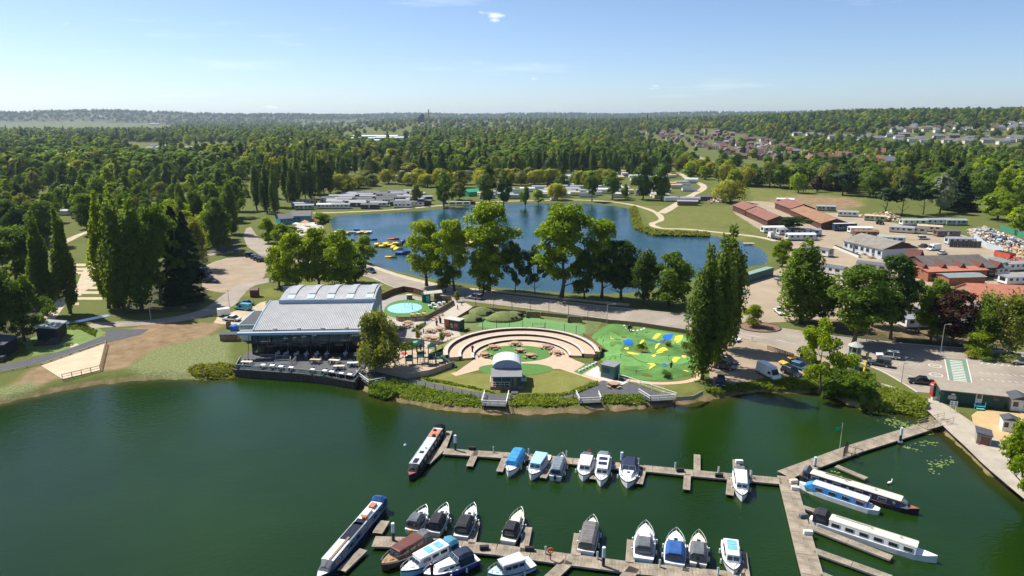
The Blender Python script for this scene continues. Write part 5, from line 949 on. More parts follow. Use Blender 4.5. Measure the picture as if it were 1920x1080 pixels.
rail_line('balustrade', 'pale railing between the upper and lower dining decks', [(489, 672), (545, 676), (545, 682), (515, 684)], 1.6, 1.0, STEEL, STEEL, 2)
rail_line('balustrade', 'sloping pale rail of the ramp in the middle of the deck', [(516, 688), (548, 685), (556, 676)], 1.6, 1.0, STEEL, STEEL, 2)
TABW = M('table_white', (.72, .73, .74), .5, .05, 2); CHAIRM = M('chair_dark', (.10, .10, .11), .6, .1)
def dining_set(x, y, lab, z=1.6, long=False, top=TABW, d=None):
 p = at(x, y, z); r = thing('dining_table', lab, 'table', p, random.uniform(-.2, .2)); L_ = 2.3 if long else .95
 if long: MB().box((0, 0, .74), (L_, .9, .06)).build('table_top', top, r)
 else: MB().box((0, 0, .74), (.95, .95, .06)).build('table_top', top, r)
 MB().tube((0, 0, 0), (0, 0, .72), .06).box((0, 0, .03), (L_ * .5, .5, .05)).build('pedestal', CHAIRM, r)
 for i in range(3 if long else 1):
  for s in (1, -1):
   xx = (i - 1) * .75 if long else 0; k = MB().box((xx, s * .8, .44), (.46, .46, .06)).box((xx, s * 1.02, .72), (.46, .05, .5)); [k.box((xx + a, s * .8 + c_, .21), (.04, .04, .42)) for a in (-.19, .19) for c_ in (-.19, .19)]; k.build('chair', CHAIRM if i % 2 else M('chair_grey', (.3, .31, .33), .6), r)
nth = ['first', 'second', 'third', 'fourth', 'fifth', 'sixth', 'seventh', 'eighth', 'ninth', 'tenth']
for i, (x, y) in enumerate([(494, 690), (511, 691), (527, 693), (546, 695), (586, 699), (609, 701), (622, 703), (640, 706), (656, 708)]): dining_set(x, y, f'white table at the water edge of the deck, {nth[i]} from the lawn')
for i, (x, y) in enumerate([(521, 668), (537, 668), (556, 669), (575, 669), (594, 669), (613, 669), (648, 668), (668, 668)]): dining_set(x, y, f'white table under the glass front, {nth[i]} from the lawn')
dining_set(592, 680, 'long timber table in the middle of the deck', long=True, top=M('table_timber', (.50, .36, .20), .6)); dining_set(627, 681, 'long pale table beside the timber one', long=True, top=M('table_cream', (.62, .56, .38), .6)); dining_set(636, 692, 'long cream table near the deck corner', long=True, top=M('table_cream', (.62, .56, .38))); dining_set(662, 686, 'long table at the end of the deck by the willow', long=True, top=TABW); dining_set(463, 684, 'cream table beside the folded grey parasols', long=True, top=M('table_cream', (.62, .56, .38)))
for i, (x, y) in enumerate([(520, 652), (545, 652), (572, 652), (600, 651), (630, 651), (655, 651)]):
 p = B0 + Matrix.Rotation(BR, 3, 'Z') @ Vector((3 + i * 3.8, 3.2 + (i % 2) * 1.6, 1.62)); r = thing('dining_table', f'white table inside the glass front, {nth[i]} from the lawn', 'table', p, BR); MB().box((0, 0, .74), (1.7, .9, .06)).build('table_top', TABW, r); MB().box((0, 0, .36), (.9, .12, .7)).build('pedestal', CHAIRM, r)
# bin store, bins, trailer
p = at(432, 637, GZ); r = thing('bin_store', 'low timber bin store with dark flat lid beside the restaurant', 'shed', p, .05); MB().box((0, 0, .75), (4.0, 2.2, 1.5)).build('wall', WOODB, r); MB().box((0, 0, 1.58), (4.2, 2.4, .14)).build('lid', SLATE, r); [MB().box((-1.6 + i * .4, -1.12, .75), (.36, .06, 1.4)).build('board', WOODB, r) for i in range(9)]
p = at(440, 620, GZ); r = thing('skip_bin', 'bright blue wheeled waste bin behind the timber store', 'bin', p, 1.3); MB().box((0, 0, .75), (1.9, 1.2, 1.1), top=(1.1, 1.15)).build('body', M('bin_blue', (.02, .13, .55), .5, .08), r); MB().box((0, 0, 1.36), (2.15, 1.4, .12), top=(.95, .9)).build('lid', M('bin_blue', (.02, .13, .55)), r); [MB().tube((x, y - .05, .12), (x, y + .05, .12), .12, .12, 8).build('wheel', BLACK, r) for x in (-.7, .7) for y in (-.45, .45)]
p = at(429, 615, GZ); r = thing('timber_screen', 'upright timber screen beside the blue bin', 'screen', p, 1.4); [MB().box((-.9 + i * .3, 0, .9), (.27, .07, 1.8)).build('board', WOODB, r) for i in range(7)]
p = at(478, 556, GZ); r = thing('garden_shed', 'small red-brown shed on the grass behind the restaurant', 'shed', p, .1); MB().box((0, 0, 1.1), (2.2, 1.9, 2.2)).build('wall', M('shed_red', (.16, .055, .04), .8, .15), r); MB().loft([[(-1.25, -1.1, 2.15), (-1.25, 0, 2.75), (-1.25, 1.1, 2.15)], [(1.25, -1.1, 2.15), (1.25, 0, 2.75), (1.25, 1.1, 2.15)]]).build('roof', M('felt_brown', (.22, .15, .12), .9, .1), r); MB().box((0, -.97, 1.0), (.8, .05, 1.8)).build('door', M('shed_red', (.16, .055, .04)), r)
p = at(420, 592, GZ); r = thing('white_container', 'small white refrigerated trailer by the white car', 'trailer', p, .5); MB().box((0, 0, 1.2), (3.0, 1.7, 1.7)).build('body', GELW, r); [MB().tube((-.3, s * .86, .3), (-.3, s * .96, .3), .3, .3, 10).build('wheel', BLACK, r) for s in (-1, 1)]; MB().box((1.9, 0, .4), (.9, .08, .08)).build('tow_bar', STEEL, r)
# ================================================================== splash pad, plaza, play
TURFD = GREEN_T
sheet('plaza_paving', [(690, 648), (700, 605), (718, 595), (745, 599), (800, 600), (848, 571), (842, 560), (862, 562), (886, 575), (855, 598), (838, 605), (878, 622), (868, 632), (846, 640), (838, 655), (800, 652), (745, 655)], .022, PAVE)
sheet('paved_lane', [(762, 640), (735, 652), (700, 660), (690, 700), (740, 708), (860, 735), (880, 745), (800, 724), (720, 705), (668, 702), (672, 690), (695, 660), (745, 628), (800, 600), (815, 600)], .026, M('paving_grey', (.30, .275, .25), .9, .1, .6))
sheet('splash_lawn', [(722, 577), (738, 566), (765, 562), (795, 565), (824, 577), (806, 590), (772, 597), (740, 596), (722, 588)], .034, GREEN_T, 3)
c = at(759, 577.5); ell = [(c.x + 4.75 * math.cos(t), c.y + 5.4 * math.sin(t) * 1.0) for t in np.linspace(0, 6.2832, 40, False)]
sheet('splash_pad', ell, .040, M('pool_blue', (.28, .53, .66), .35, .07, .6, spec=.5), world=True, label='round pale blue splash pad on the green lawn', kind='structure')
for x, y, h, lab, m in [(759, 576, 3.6, 'tall white water spout in the middle of the splash pad', FEND), (766, 572, 1.6, 'short white water spout near the tall one', FEND), (773, 581, 1.8, 'thin dark spray post on the splash pad', SLATE)]:
 p = at(x, y); r = thing('water_spout', lab, 'fountain', p); MB().tube((0, 0, 0), (0, 0, h), .07, .04).build('post', m, r); MB().dome((0, 0, h), .12, 6, 2).build('nozzle', STEEL, r)
def fence(name, label, pts, h, m, board=.3, z=GZ, cap=True, gap=.03, posts=True, max_boards=290, lift=0.0):
 """close-boarded timber fence: each board a piece"""
 P = [at(x, y, z) for x, y in pts]; r = thing(name, label, 'fence', (P[0].x, P[0].y, z)); o = Vector((P[0].x, P[0].y, z)); tot = sum((b_ - a_).length for a_, b_ in zip(P[:-1], P[1:])); bd = max(board, tot / max_boards)
 for a, c in zip(P[:-1], P[1:]):
  m_, rz, ln = frame(a, c); k = max(1, round(ln / bd)); me_ = MB().box((0, 0, h / 2), (ln / k - gap, .05, h)).mesh('board', m)
  for i in range(k): p = a.lerp(c, (i + .5) / k) - o; child('board', me_, r, (p.x, p.y, random.uniform(-.02, .02) + lift)).rotation_euler.z = rz
  mm = m_ - o
  if cap: MB().box((0, 0, h + .03), (ln, .12, .06)).build('rail', m, r, loc=(mm.x, mm.y, lift), rz=rz)
  if posts:
   kp = max(1, round(ln / 2.4)); pm = MB().box((0, .08, h / 2), (.1, .1, h + .08)).mesh('post', m)
   for i in range(kp + 1): p = a.lerp(c, i / kp) - o; child('post', pm, r, (p.x, p.y, lift)).rotation_euler.z = rz
 return r
WFEN = M('fence_timber', (.24, .17, .105), .9, .2, 1.6, bump=.2); WFENP = M('fence_weathered', (.33, .27, .20), .9, .18, 1.6, bump=.2)
fence('board_fence', 'brown boarded fence round the front of the splash pad', [(743, 601), (748, 603), (762, 603), (798, 601), (822, 588), (848, 572), (846, 563), (820, 563)], 1.25, WFEN, .35)
fence('board_fence', 'tall brown screen fence behind the splash pad by the road', [(715, 562), (738, 552), (757, 547), (775, 550), (796, 556)], 1.7, M('fence_red', (.16, .085, .06), .9, .2), .4)
p = at(805, 565); r = thing('kiosk_hut', 'dark teal splash-pad kiosk with turquoise door and flat overhanging roof', 'kiosk', p, math.radians(12)); MB().box((-.9, 0, 1.2), (2.3, 2.3, 2.4)).build('wall', TEAL, r); MB().box((1.1, .2, 2.55), (5.2, 3.4, .18), ry=-.05).build('roof', M('roof_buff', (.40, .36, .30), .9, .1), r); MB().box((-.5, -1.18, 1.0), (.95, .06, 1.9)).build('door', TEALL, r); [MB().box((x, y, 1.2), (.12, .12, 2.5)).build('post', WOODD, r) for x in (3.3, 1.6) for y in (-1.2, 1.6)]; MB().box((2.4, 1.6, 1.1), (1.7, .08, 2.1)).build('rear_screen', WFENP, r)
p = at(768, 561); r = thing('pergola_stand', 'small square timber stand at the back of the splash pad', 'stand', p); MB().box((0, 0, 1.35), (1.6, 1.2, .1)).build('top', M('table_cream', (.62, .56, .38)), r); [MB().box((x, y, .65), (.1, .1, 1.3)).build('leg', WOODB, r) for x in (-.7, .7) for y in (-.5, .5)]; MB().box((0, 0, .55), (1.4, 1.0, .9)).build('cupboard', WOODB, r)
PICT = M('picnic_timber', (.37, .235, .145), .85, .2, 2); PICD = M('picnic_dark', (.12, .07, .05), .9, .2)
def picnic_round(x, y, lab, s=1.0):
 p = at(x, y); r = thing('picnic_table', lab, 'table', p, random.uniform(0, 1)); b = [(1.0 * s * math.cos(t), 1.0 * s * math.sin(t)) for t in np.linspace(.39, 6.67, 9)[:-1]]
 MB().prism(b, .70, .77).build('table_top', PICT, r)
 for i in range(4):
  t = i * math.pi / 2; MB().box((1.45 * s * math.cos(t), 1.45 * s * math.sin(t), .42), (.34 * s, 1.15 * s, .07), rz=t).build('bench', PICT, r); MB().box((.75 * s * math.cos(t), .75 * s * math.sin(t), .30), (1.5 * s, .09, .09), rz=t).box((.9 * s * math.cos(t), .9 * s * math.sin(t), .35), (.09, .09, .7), rz=t).build('leg', PICD, r)
PL = [(765, 608, 'on the plaza beside the planted strip, nearest the splash pad'), (762, 614, 'on the plaza, second beside the planted strip'), (751, 619, 'on the plaza closest to the willow'), (806, 623, 'in the middle of the pale plaza'), (825, 620, 'on the plaza in front of the mural kiosk'), (836, 628, 'on the plaza beside the thin young tree'), (802, 636, 'on the plaza above the playground wall'), (814, 638, 'on the plaza beside the one above the playground wall'), (852, 640, 'on the plaza against the amphitheatre rim'),
   (924, 654, 'on the green oval, back row nearest the plaza'), (966, 647, 'on the green oval, at the back'), (1025, 653, 'on the green oval, back row nearest the mini golf'), (975, 660, 'in the middle of the green oval'), (908, 668, 'on the green oval, front nearest the playground'), (1043, 664, 'on the green oval, front nearest the mini golf'), (994, 670, 'on the green oval, just behind the stage pavilion'), (1151, 725, 'standing alone on the grey waterside terrace')]
for x, y, t in PL: picnic_round(x, y, 'round timber picnic table ' + t)
for x, y, t in [(813, 600, 'nearest the kiosk'), (819, 596, 'middle of three'), (826, 592, 'nearest the road')]:
 p = at(x, y); r = thing('timber_bench', f'low timber bench outside the splash pad fence, {t}', 'bench', p, .6); MB().box((0, 0, .45), (1.7, .5, .09)).build('seat', PICT, r); [MB().box((s, 0, .2), (.1, .45, .42)).build('leg', PICD, r) for s in (-.7, .7)]
p = at(852, 617); r = thing('mural_kiosk', 'dark green food kiosk with a red and pink mural on the plaza', 'kiosk', p, math.radians(-28)); MB().box((0, 0, 1.35), (4.4, 2.4, 2.5)).build('body', M('kiosk_green', (.02, .07, .05), .5, .1), r); MB().box((0, 0, 2.66), (4.6, 2.6, .12)).build('roof', M('kiosk_roof', (.46, .46, .42), .8, .1), r)
MUR = [(-1.5, .5, 1.3, 2.1, (.45, .10, .07)), (-.1, .2, .7, .7, (.45, .46, .42)), (1.2, .1, 1.2, 1.3, (.50, .12, .10)), (1.25, -.75, .8, .55, (.16, .05, .22)), (-2.0, -.2, .35, 1.6, (.42, .45, .10)), (.1, -.8, .7, .4, (.45, .40, .12))]
for i, (x, z, w, h, c_) in enumerate(MUR): MB().box((x, -1.22 - .004 * i, 1.35 + z * .6), (w * .9, .03, h * .85)).build('mural_patch', M(f'mural_{i}', c_, .6, .25, 2.5), r)
MB().box((2.22, .2, 1.2), (.04, .9, 2.0)).build('door', SLATE, r); b = MB(); [b.box((2.9 + i * .3, .4, .15 + .12 * i), (.3, 1.3, .1)) for i in range(4)]; b.build('steps', WOODB, r)
def thicket(name, label, poly, n, hmax, size, leaf, seed, z=GZ, zfun=None, kind='stuff', world=False, cat='bank plants', tuft=.35):
 """a mass of waterside plants: leaf sprays standing over an outlined strip of ground"""
 g = np.random.default_rng(seed); P = list(poly) if world else W2(poly, z); xs = np.array([p[0] for p in P]); ys_ = np.array([p[1] for p in P]); X = g.uniform(xs.min(), xs.max(), n * 6); Y = g.uniform(ys_.min(), ys_.max(), n * 6)
 ok = seg_dist(X, Y, P) < 0; X, Y = X[ok][:n], Y[ok][:n]; n = len(X); hh = hmax * (.45 + .55 * np.clip(vnoise(X, Y, 1.1) + .3, 0, 1)); Z = g.uniform(0, 1, n) ** .8 * hh
 base = z if zfun is None else zfun(X, Y); C = np.stack([X, Y, base + Z], 1); Nn = unit(n, g) * .8 + np.array([0, 0, .55]); me = leaf_mesh(name, C, Nn, size, LEAF[leaf], g, 1.9); o = bpy.data.objects.new(name, me); COL.objects.link(o); return tag(o, label, cat, None, kind)
def bankz(X, Y):
 d = seg_dist(X, Y, MARINA); return np.where(d > 0, np.minimum(1.2 * (1 - np.exp(-np.maximum(d, 0) / 1.3)), GZ), -.1)
thicket('planting_strip', 'narrow strip of leafy plants between paved walks on the plaza', [(772, 622), (790, 610), (798, 606), (796, 611), (780, 622)], 500, .8, .3, 'shrub', 31)
thicket('planting_strip', 'grassy planting between the plaza wall and the playground', [(742, 652), (752, 644), (790, 645), (796, 650), (760, 656)], 700, .6, .3, 'shrub', 32)
fence('low_timber_wall', 'low timber wall at the front edge of the plaza, by the willow', [(748, 640), (796, 644)], .95, WFENP, .5, posts=False)
fence('low_timber_wall', 'low timber wall at the front edge of the plaza, by the amphitheatre', [(807, 645), (843, 650)], .95, WFENP, .5, posts=False)
# playground
sheet('playground_sand', [(705, 696), (716, 676), (740, 660), (800, 653), (838, 657), (842, 676), (852, 684), (800, 700), (762, 707)], .036, M('sand_play', (.42, .32, .23), .95, .12, .6))
fence('playground_fence', 'weathered board fence wrapping the front of the playground', [(703, 690), (705, 697), (762, 711), (806, 704), (852, 687)], 1.15, WFENP, .4)
pl = thing('climbing_frame', 'dark green climbing frame with towers, bridge and tube slides in the playground', 'play frame', at(796, 684), .1)
PG = M('play_green', (.02, .07, .06), .5, .15); PGT = M('play_teal', (.03, .16, .14), .5, .1)
for i, (x, y, h) in enumerate([(-3.2, .3, 2.2), (-.8, 1.2, 3.0), (1.6, .2, 2.6), (3.2, 1.2, 2.0)]):
 for sx in (-.7, .7):
  for sy in (-.7, .7): MB().tube((x + sx, y + sy, 0), (x + sx, y + sy, h + 1.5), .08).build('post', PG, pl)
 MB().box((x, y, h * .5), (1.5, 1.5, .12)).build('platform', PG, pl); MB().box((x, y + .7, h * .5 + .5), (1.3, .06, .8)).build('guard_panel', PGT, pl)
 if i in (1, 2): MB().loft([[(x - .9, y - .9, h + 1.4), (x + .9, y - .9, h + 1.4), (x + .9, y + .9, h + 1.4), (x - .9, y + .9, h + 1.4)], [(x - .1, y - .1, h + 2.2), (x + .1, y - .1, h + 2.2), (x + .1, y + .1, h + 2.2), (x - .1, y + .1, h + 2.2)]]).build('tower_roof', PG, pl)
for a, c_ in (((-2.5, .5, 1.2), (-1.5, 1.0, 1.5)), ((0, 1.0, 1.5), (1.0, .4, 1.3)), ((2.3, .4, 1.3), (2.6, 1.0, 1.0))): MB().box(((a[0] + c_[0]) / 2, (a[1] + c_[1]) / 2, (a[2] + c_[2]) / 2), (1.4, .8, .08)).build('bridge', PGT, pl)
sl = MB(); prev = None
for k in range(8):
 t = k / 7; sl.loft([[(-3.6 - 5.4 * t, -.4 - 1.2 * t + s * .38, 1.9 * (1 - t) ** 1.2 + .25 + abs(s) * .22) for s in (-1, -.7, .7, 1)], [(-3.6 - 5.4 * (t + 1 / 7), -.4 - 1.2 * (t + 1 / 7) + s * .38, 1.9 * max(1 - t - 1 / 7, 0) ** 1.2 + .25 + abs(s) * .22) for s in (-1, -.7, .7, 1)]], closed=False)
sl.build('slide', M('slide_steel', (.45, .48, .52), .3, .1, metal=.5), pl)
for k in range(6): MB().tube((3.6 + .5 * k, .6 - .5 * k, 1.6 - .26 * k), (4.1 + .5 * k, .1 - .5 * k, 1.34 - .26 * k), .38, .38, 8).build('tube_slide', PGT, pl) if k == 0 else MB().tube((3.6 + .5 * k, .6 - .5 * k, 1.6 - .26 * k), (4.1 + .5 * k, .1 - .5 * k, 1.34 - .26 * k), .38, .38, 8).build('tube_section', PG, pl)
b = MB(); [b.tube((-1.6 + i * .55, -1.2, 0), (-1.2 + i * .5, .4, 2.0), .03) for i in range(7)]; [b.tube((-1.6, -1.2 + j * .32, j * .42), (1.7, -1.2 + j * .32, j * .42), .025) for j in range(5)]; b.build('climbing_net', M('rope_dark', (.05, .05, .05), .9), pl)
for x, y, lab, m in [(758, 668, 'small red spinning dish in the playground', RED), (781, 660, 'turquoise spinning dish in the playground', M('dish_turq', (.06, .42, .36), .5, .08))]:
 p = at(x, y); r = thing('spinning_dish', lab, 'play dish', p); h = .5 if m is RED else 2.2; MB().tube((0, 0, 0), (0, 0, h), .08).build('stem', PG, r); MB().loft([[(q_ * math.cos(t), q_ * math.sin(t), h + z_) for t in np.linspace(0, 6.28, 17)[:-1]] for q_, z_ in ((.2, 0), (.75, .1), (.8, .2), (.72, .18))]).build('dish', m, r)
# ================================================================== amphitheatre
AC = Vector((2.05, 144.6, 0)); am = thing('amphitheatre', 'tan horseshoe amphitheatre with three dark-faced bench tiers and pale coping', 'amphitheatre', AC)
def ring(r0, r1, z, a0, a1, n=44): return [(r0 * math.cos(t), r0 * math.sin(t)) for t in np.linspace(a0, a1, n)], [(r1 * math.cos(t), r1 * math.sin(t)) for t in np.linspace(a0, a1, n)]
A0, A1 = math.radians(-4), math.radians(192)
def arc_band(name, r0, r1, z0, z1, m, par, a0=A0, a1=A1, n=44):
 rings = [[(r0 * math.cos(t), r0 * math.sin(t), z0), (r0 * math.cos(t), r0 * math.sin(t), z1), (r1 * math.cos(t), r1 * math.sin(t), z1), (r1 * math.cos(t), r1 * math.sin(t), z0)] for t in np.linspace(a0, a1, n)]; return MB().loft(rings).build(name, m, par)
for k, (ri, ro, zt) in enumerate([(10.4, 13.0, .45), (13.2, 15.9, .9), (16.1, 16.9, 1.45)]):
 z = GZ + zt
 arc_band('tread', ri + .55, ro + .25, GZ - .3, z - .02, RESIN, am); arc_band('riser', ri + .04, ri + .56, GZ - .25, z - .06, DARKW, am)
 for i in range(11): a = A0 + (A1 - A0) * i / 11; c_ = A0 + (A1 - A0) * (i + 1) / 11 - .004; arc_band('coping_block', ri, ri + .62, z - .06, z + .05, COPE, am, a, c_, 6)
gb = thing('grass_bank', 'grassy bank curling round the back of the amphitheatre', 'bank', AC); tt = np.linspace(A0 + .2, A1 - .3, 50); MB().loft([[(r * math.cos(t), r * math.sin(t), GZ + z) for r, z in ((16.95, 1.38), (17.6, 1.3), (19.2, .5), (20.5, .02))] for t in tt], closed=False).build('slope', M('grass_bank', (.13, .15, .04), .95, .25, .8, bump=.4), gb, True)
sheet('arena_floor', [(AC.x + 10.45 * math.cos(t), AC.y + 10.45 * math.sin(t)) for t in np.linspace(A0, A1, 40)] + [at(855, 698)[:2], at(905, 690)[:2], at(1050, 692)[:2], at(1140, 722)[:2], at(1150, 713)[:2], at(1115, 690)[:2], at(1080, 676)[:2]], .030, RESIN, world=True)
c = at(968, 663); sheet('green_oval', [(c.x + 8.0 * math.cos(t), c.y + 5.6 * math.sin(t)) for t in np.linspace(0, 6.283, 36, False)], .040, GREEN_T, world=True)
sheet('green_apron', [(900, 688), (940, 682), (1010, 683), (1038, 693), (1000, 703), (940, 704), (905, 698)], .040, GREEN_T, 3)
sheet('green_apron', [(1076, 697), (1100, 681), (1118, 686), (1090, 703)], .041, GREEN_T)
# stage pavilion
p = at(951, 729); r = thing('stage_pavilion', 'stage pavilion with silver barrel roof and teal lean-to facing the water', 'pavilion', (p.x, p.y, GZ), math.radians(1)); hw = 2.75
MB().box((0, 3.4, .3), (6.6, 7.6, .6)).build('base_deck', WOODB, r)
MB().box((0, 1.3, 1.75), (5.4, 2.6, 2.3)).build('front_room', TEAL, r); MB().box((-.1, .85, 3.0), (6.0, 3.6, .14), rx=.13).build('lean_to_roof', ROOFG, r)
for x in (-1.6, .2): MB().box((x, -.03, 1.6), (.95, .08, 1.9)).build('door_panel', SLATE, r); 
for x in (-1.6, .2): MB().box((x + .55, -.05, 1.6), (.1, .1, 2.0)).build('door_frame', TEALL, r)
MB().box((1.5, -.03, 1.6), (.7, .06, 1.9)).build('timber_panel', WOODB, r)
arc = [(hw * 1.04 * math.cos(t), 3.55 + 1.55 * math.sin(t)) for t in np.linspace(math.pi * .93, math.pi * .07, 11)]
MB().loft([[(x, y, z) for x, z in arc] + [(x, y, z - .12) for x, z in arc[::-1]] for y in (2.3, 7.2)]).build('barrel_roof', M('barrel_silver', (.66, .68, .70), .4, .06, .8, metal=.2), r)
MB().loft([[(x * .97, y, z - .1) for x, z in arc] + [(hw, y, 1.0), (-hw, y, 1.0)] for y in (2.6, 2.75)]).build('gable_wall', M('gable_grey', (.30, .35, .42), .6, .06), r)
for s in (-1, 1): MB().box((s * hw, 4.9, 2.3), (.12, 4.5, 3.2)).build('side_wall', WALLG, r)
b = MB(); [b.tube((-3.2 + i * .9, -.55, .6), (-3.2 + i * .9, -.55, 1.6), .035) for i in range(5)]; b.tube((-3.25, -.55, 1.6), (.6, -.55, 1.6), .045); b.tube((-3.25, -.55, 1.6), (-3.25, 2.6, 1.6), .045); b.tube((-3.25, -.55, 1.1), (.6, -.55, 1.1), .03); b.build('veranda_rail', FEND, r); MB().box((3.2, 2.0, 1.1), (1.2, 1.6, .1)).box((3.7, 2.0, 1.6), (.08, 1.6, 1.0)).build('side_landing', FEND, r); MB().box((1.4, -1.7, .3), (1.3, 2.4, .08), rx=.1).build('entry_ramp', DECKG, r)
# boardwalk and viewing platforms
ribbon('boardwalk', [(672, 702), (722, 706), (792, 720), (870, 737), (940, 745), (1020, 745), (1082, 741), (1108, 728)], [2.4, 2.4, 2.2, 2.2], .034, DECKG)
sheet('waterside_terrace', [(1078, 745), (1092, 735), (1128, 714), (1166, 712), (1266, 747), (1255, 751), (1200, 744), (1140, 744)], .042, DECKG)
def platform(lab, quad, open_side):
 P = W2(quad, 1.28); r = thing('viewing_platform', lab, 'platform', (0, 0, 0)); MB().prism(P, 1.08, 1.27).build('deck', DECKG, r); c = [sum(v[i] for v in P) / len(P) for i in (0, 1)]
 for x, y in P: MB().tube((x + (c[0] - x) * .06, y + (c[1] - y) * .06, -1), (x + (c[0] - x) * .06, y + (c[1] - y) * .06, 1.1), .09).build('support_post', WOODD, r)
 for i in range(len(P)):
  if i == open_side: continue
  a, d = Vector((*P[i], 1.27)), Vector((*P[(i + 1) % len(P)], 1.27)); m, rz, ln = frame(a, d); MB().box((0, 0, 1.0), (ln, .12, .09)).build('top_rail', FEND, r, loc=m, rz=rz); MB().box((0, 0, .55), (ln, .07, .07)).build('mid_rail', FEND, r, loc=m, rz=rz); k = max(1, round(ln / 1.7)); [MB().box((0, 0, .5), (.09, .09, 1.0)).build('rail_post', FEND, r, loc=a.lerp(d, j / k)) for j in range(k + 1)]
platform('white-railed viewing platform over the bank in front of the stage', [(909, 740), (954, 741), (949, 762), (903, 760)], 0)
platform('white-railed viewing platform in the middle of the bank', [(1080, 741), (1122, 742), (1127, 754), (1087, 756)], 0)
platform('white-railed viewing platform at the mini golf end of the terrace', [(1197, 738), (1240, 743), (1268, 749), (1219, 752)], 0)
platform('white-railed landing beside the restaurant deck', [(668, 704), (702, 700), (722, 716), (692, 722)], 1)
rail_line('handrail', 'long white handrail between the terrace and the mini golf lawn', [(1160, 711), (1200, 724), (1268, 747)], GZ, 1.1, FEND, FEND, 1, None, 2.4, w=.07)
for k, (x0, y0, x1, y1, n) in enumerate([(730, 712, 900, 746, 11), (960, 750, 1075, 748, 7)]):
 for i in range(n):
  t = i / (n - 1); p = at(x0 + (x1 - x0) * t, y0 + (y1 - y0) * t); r = thing('path_post', 'small dark post edging the waterside walk', 'post', p, 0, 'boardwalk edging posts'); MB().box((0, 0, .45), (.1, .1, .95)).build('shaft', WOODD, r); MB().box((0, 0, .95), (.13, .13, .06), top=(.5, .5)).build('cap', WOODD, r)
ribbon('curved_path', [(850, 703), (905, 690), (925, 700)], [2, 1.5], .038, RESIN)
thicket('bank_plants', 'lush green waterside plants below the boardwalk, first stretch', [(716, 744), (738, 721), (800, 738), (895, 755), (900, 770), (830, 765), (760, 753)], 2600, .55, .28, 'meadow', 41, 0, bankz)
thicket('bank_plants', 'lush waterside plants between the two middle platforms', [(958, 758), (1078, 757), (1084, 766), (1040, 770), (960, 770)], 1700, .5, .28, 'meadow', 42, 0, bankz)
thicket('bank_plants', 'lush waterside plants below the grey terrace', [(1132, 752), (1200, 752), (1218, 758), (1210, 763), (1130, 765)], 1200, .5, .28, 'meadow', 43, 0, bankz)
thicket('bank_plants', 'tall grasses and bushes round the quay corner', [(690, 742), (694, 722), (722, 730), (745, 748), (720, 752)], 1500, 1.6, .36, 'green', 44, 0, bankz)
thicket('hedge_plants', 'flowering hedge along the stage lawn above the boardwalk, stage side', [(790, 709), (850, 718), (915, 734), (930, 738), (880, 728), (800, 714)], 900, .45, .28, 'meadow', 45)
thicket('hedge_plants', 'flowering hedge along the stage lawn above the boardwalk, terrace side', [(968, 742), (1060, 738), (1120, 715), (1122, 722), (1085, 737), (1040, 745), (968, 746)], 1000, .45, .28, 'meadow', 46)
thicket('bank_plants', 'clump of rough plants at the lawn corner of the quay', [(352, 704), (375, 695), (440, 692), (440, 712), (370, 712)], 1900, .8, .32, 'olive', 47, 0, bankz)
# ================================================================== ball court and mounds
sheet('court_turf', [(895, 612), (905, 597), (935, 588), (1000, 596), (1096, 610), (1098, 624), (1072, 630), (980, 622)], .030, M('court_green', (.125, .25, .085), .95, .08, .8))
sheet('court_lawn', [(848, 606), (888, 580), (1130, 600), (1120, 622), (1090, 636), (1040, 632), (978, 622), (900, 628), (868, 632)], .024, M('rough_lawn', (.125, .155, .05), .95, .2, .6, bump=.4))
for i, (x, y, rx, ry, h) in enumerate([(902, 588, 4.0, 3.2, 1.8), (884, 600, 3.6, 3.0, 1.5), (944, 598, 5.0, 4.0, 2.0), (962, 592, 3.5, 3, 1.2)]):
 p = at(x, y); r = thing('grass_mound', 'grassy play mound with tunnel mouths, ' + ['by the road fence', 'behind the mural kiosk', 'largest, in the middle', 'beside the ball court'][i], 'mound', p); rings = []
 for j in range(7):
  q_ = 1 - j / 6; rings.append([(rx * q_ * (1 + .08 * math.sin(3 * t + i)) * math.cos(t), ry * q_ * math.sin(t), h * math.cos(q_ * math.pi / 2) ** .9 if q_ < 1 else -.05) for t in np.linspace(0, 6.283, 19)[:-1]])
 MB().loft(rings).build('slope', M('mound_grass', (.14, .17, .055), .95, .25, .9, bump=.5), r, True)
 for t in (-.5, .9): 
  c_ = Vector((rx * .72 * math.cos(t), -ry * .55 * abs(math.sin(t)) - .3, .55)); MB().tube(c_ + Vector((.1, -.5, 0)), c_ + Vector((-.2, .6, 0)), .55, .55, 12).build('tunnel', BLACK, r)
def mast_row(pts, h, lab, wires=True):
 for i, (x, y) in enumerate(pts):
  p = at(x, y); r = thing('net_post', lab + f', {nth[i] if i < 10 else "last"} along', 'post', p, 0, 'ball court net posts'); MB().tube((0, 0, 0), (0, 0, h), .07, .06).build('shaft', SLATE, r); MB().box((0, 0, h), (.2, .2, .08)).build('cap', SLATE, r)
NETP = [(892, 577), (926, 580), (960, 583), (994, 586), (1029, 589), (1066, 593), (1102, 597), (1138, 602)]
mast_row(NETP, 5.2, 'tall net post along the road side of the ball court')
NETN = [(905, 621), (931, 622), (955, 623), (980, 624), (1022, 627), (1058, 631), (1080, 634)]
mast_row(NETN, 3.0, 'shorter net post between court and amphitheatre')
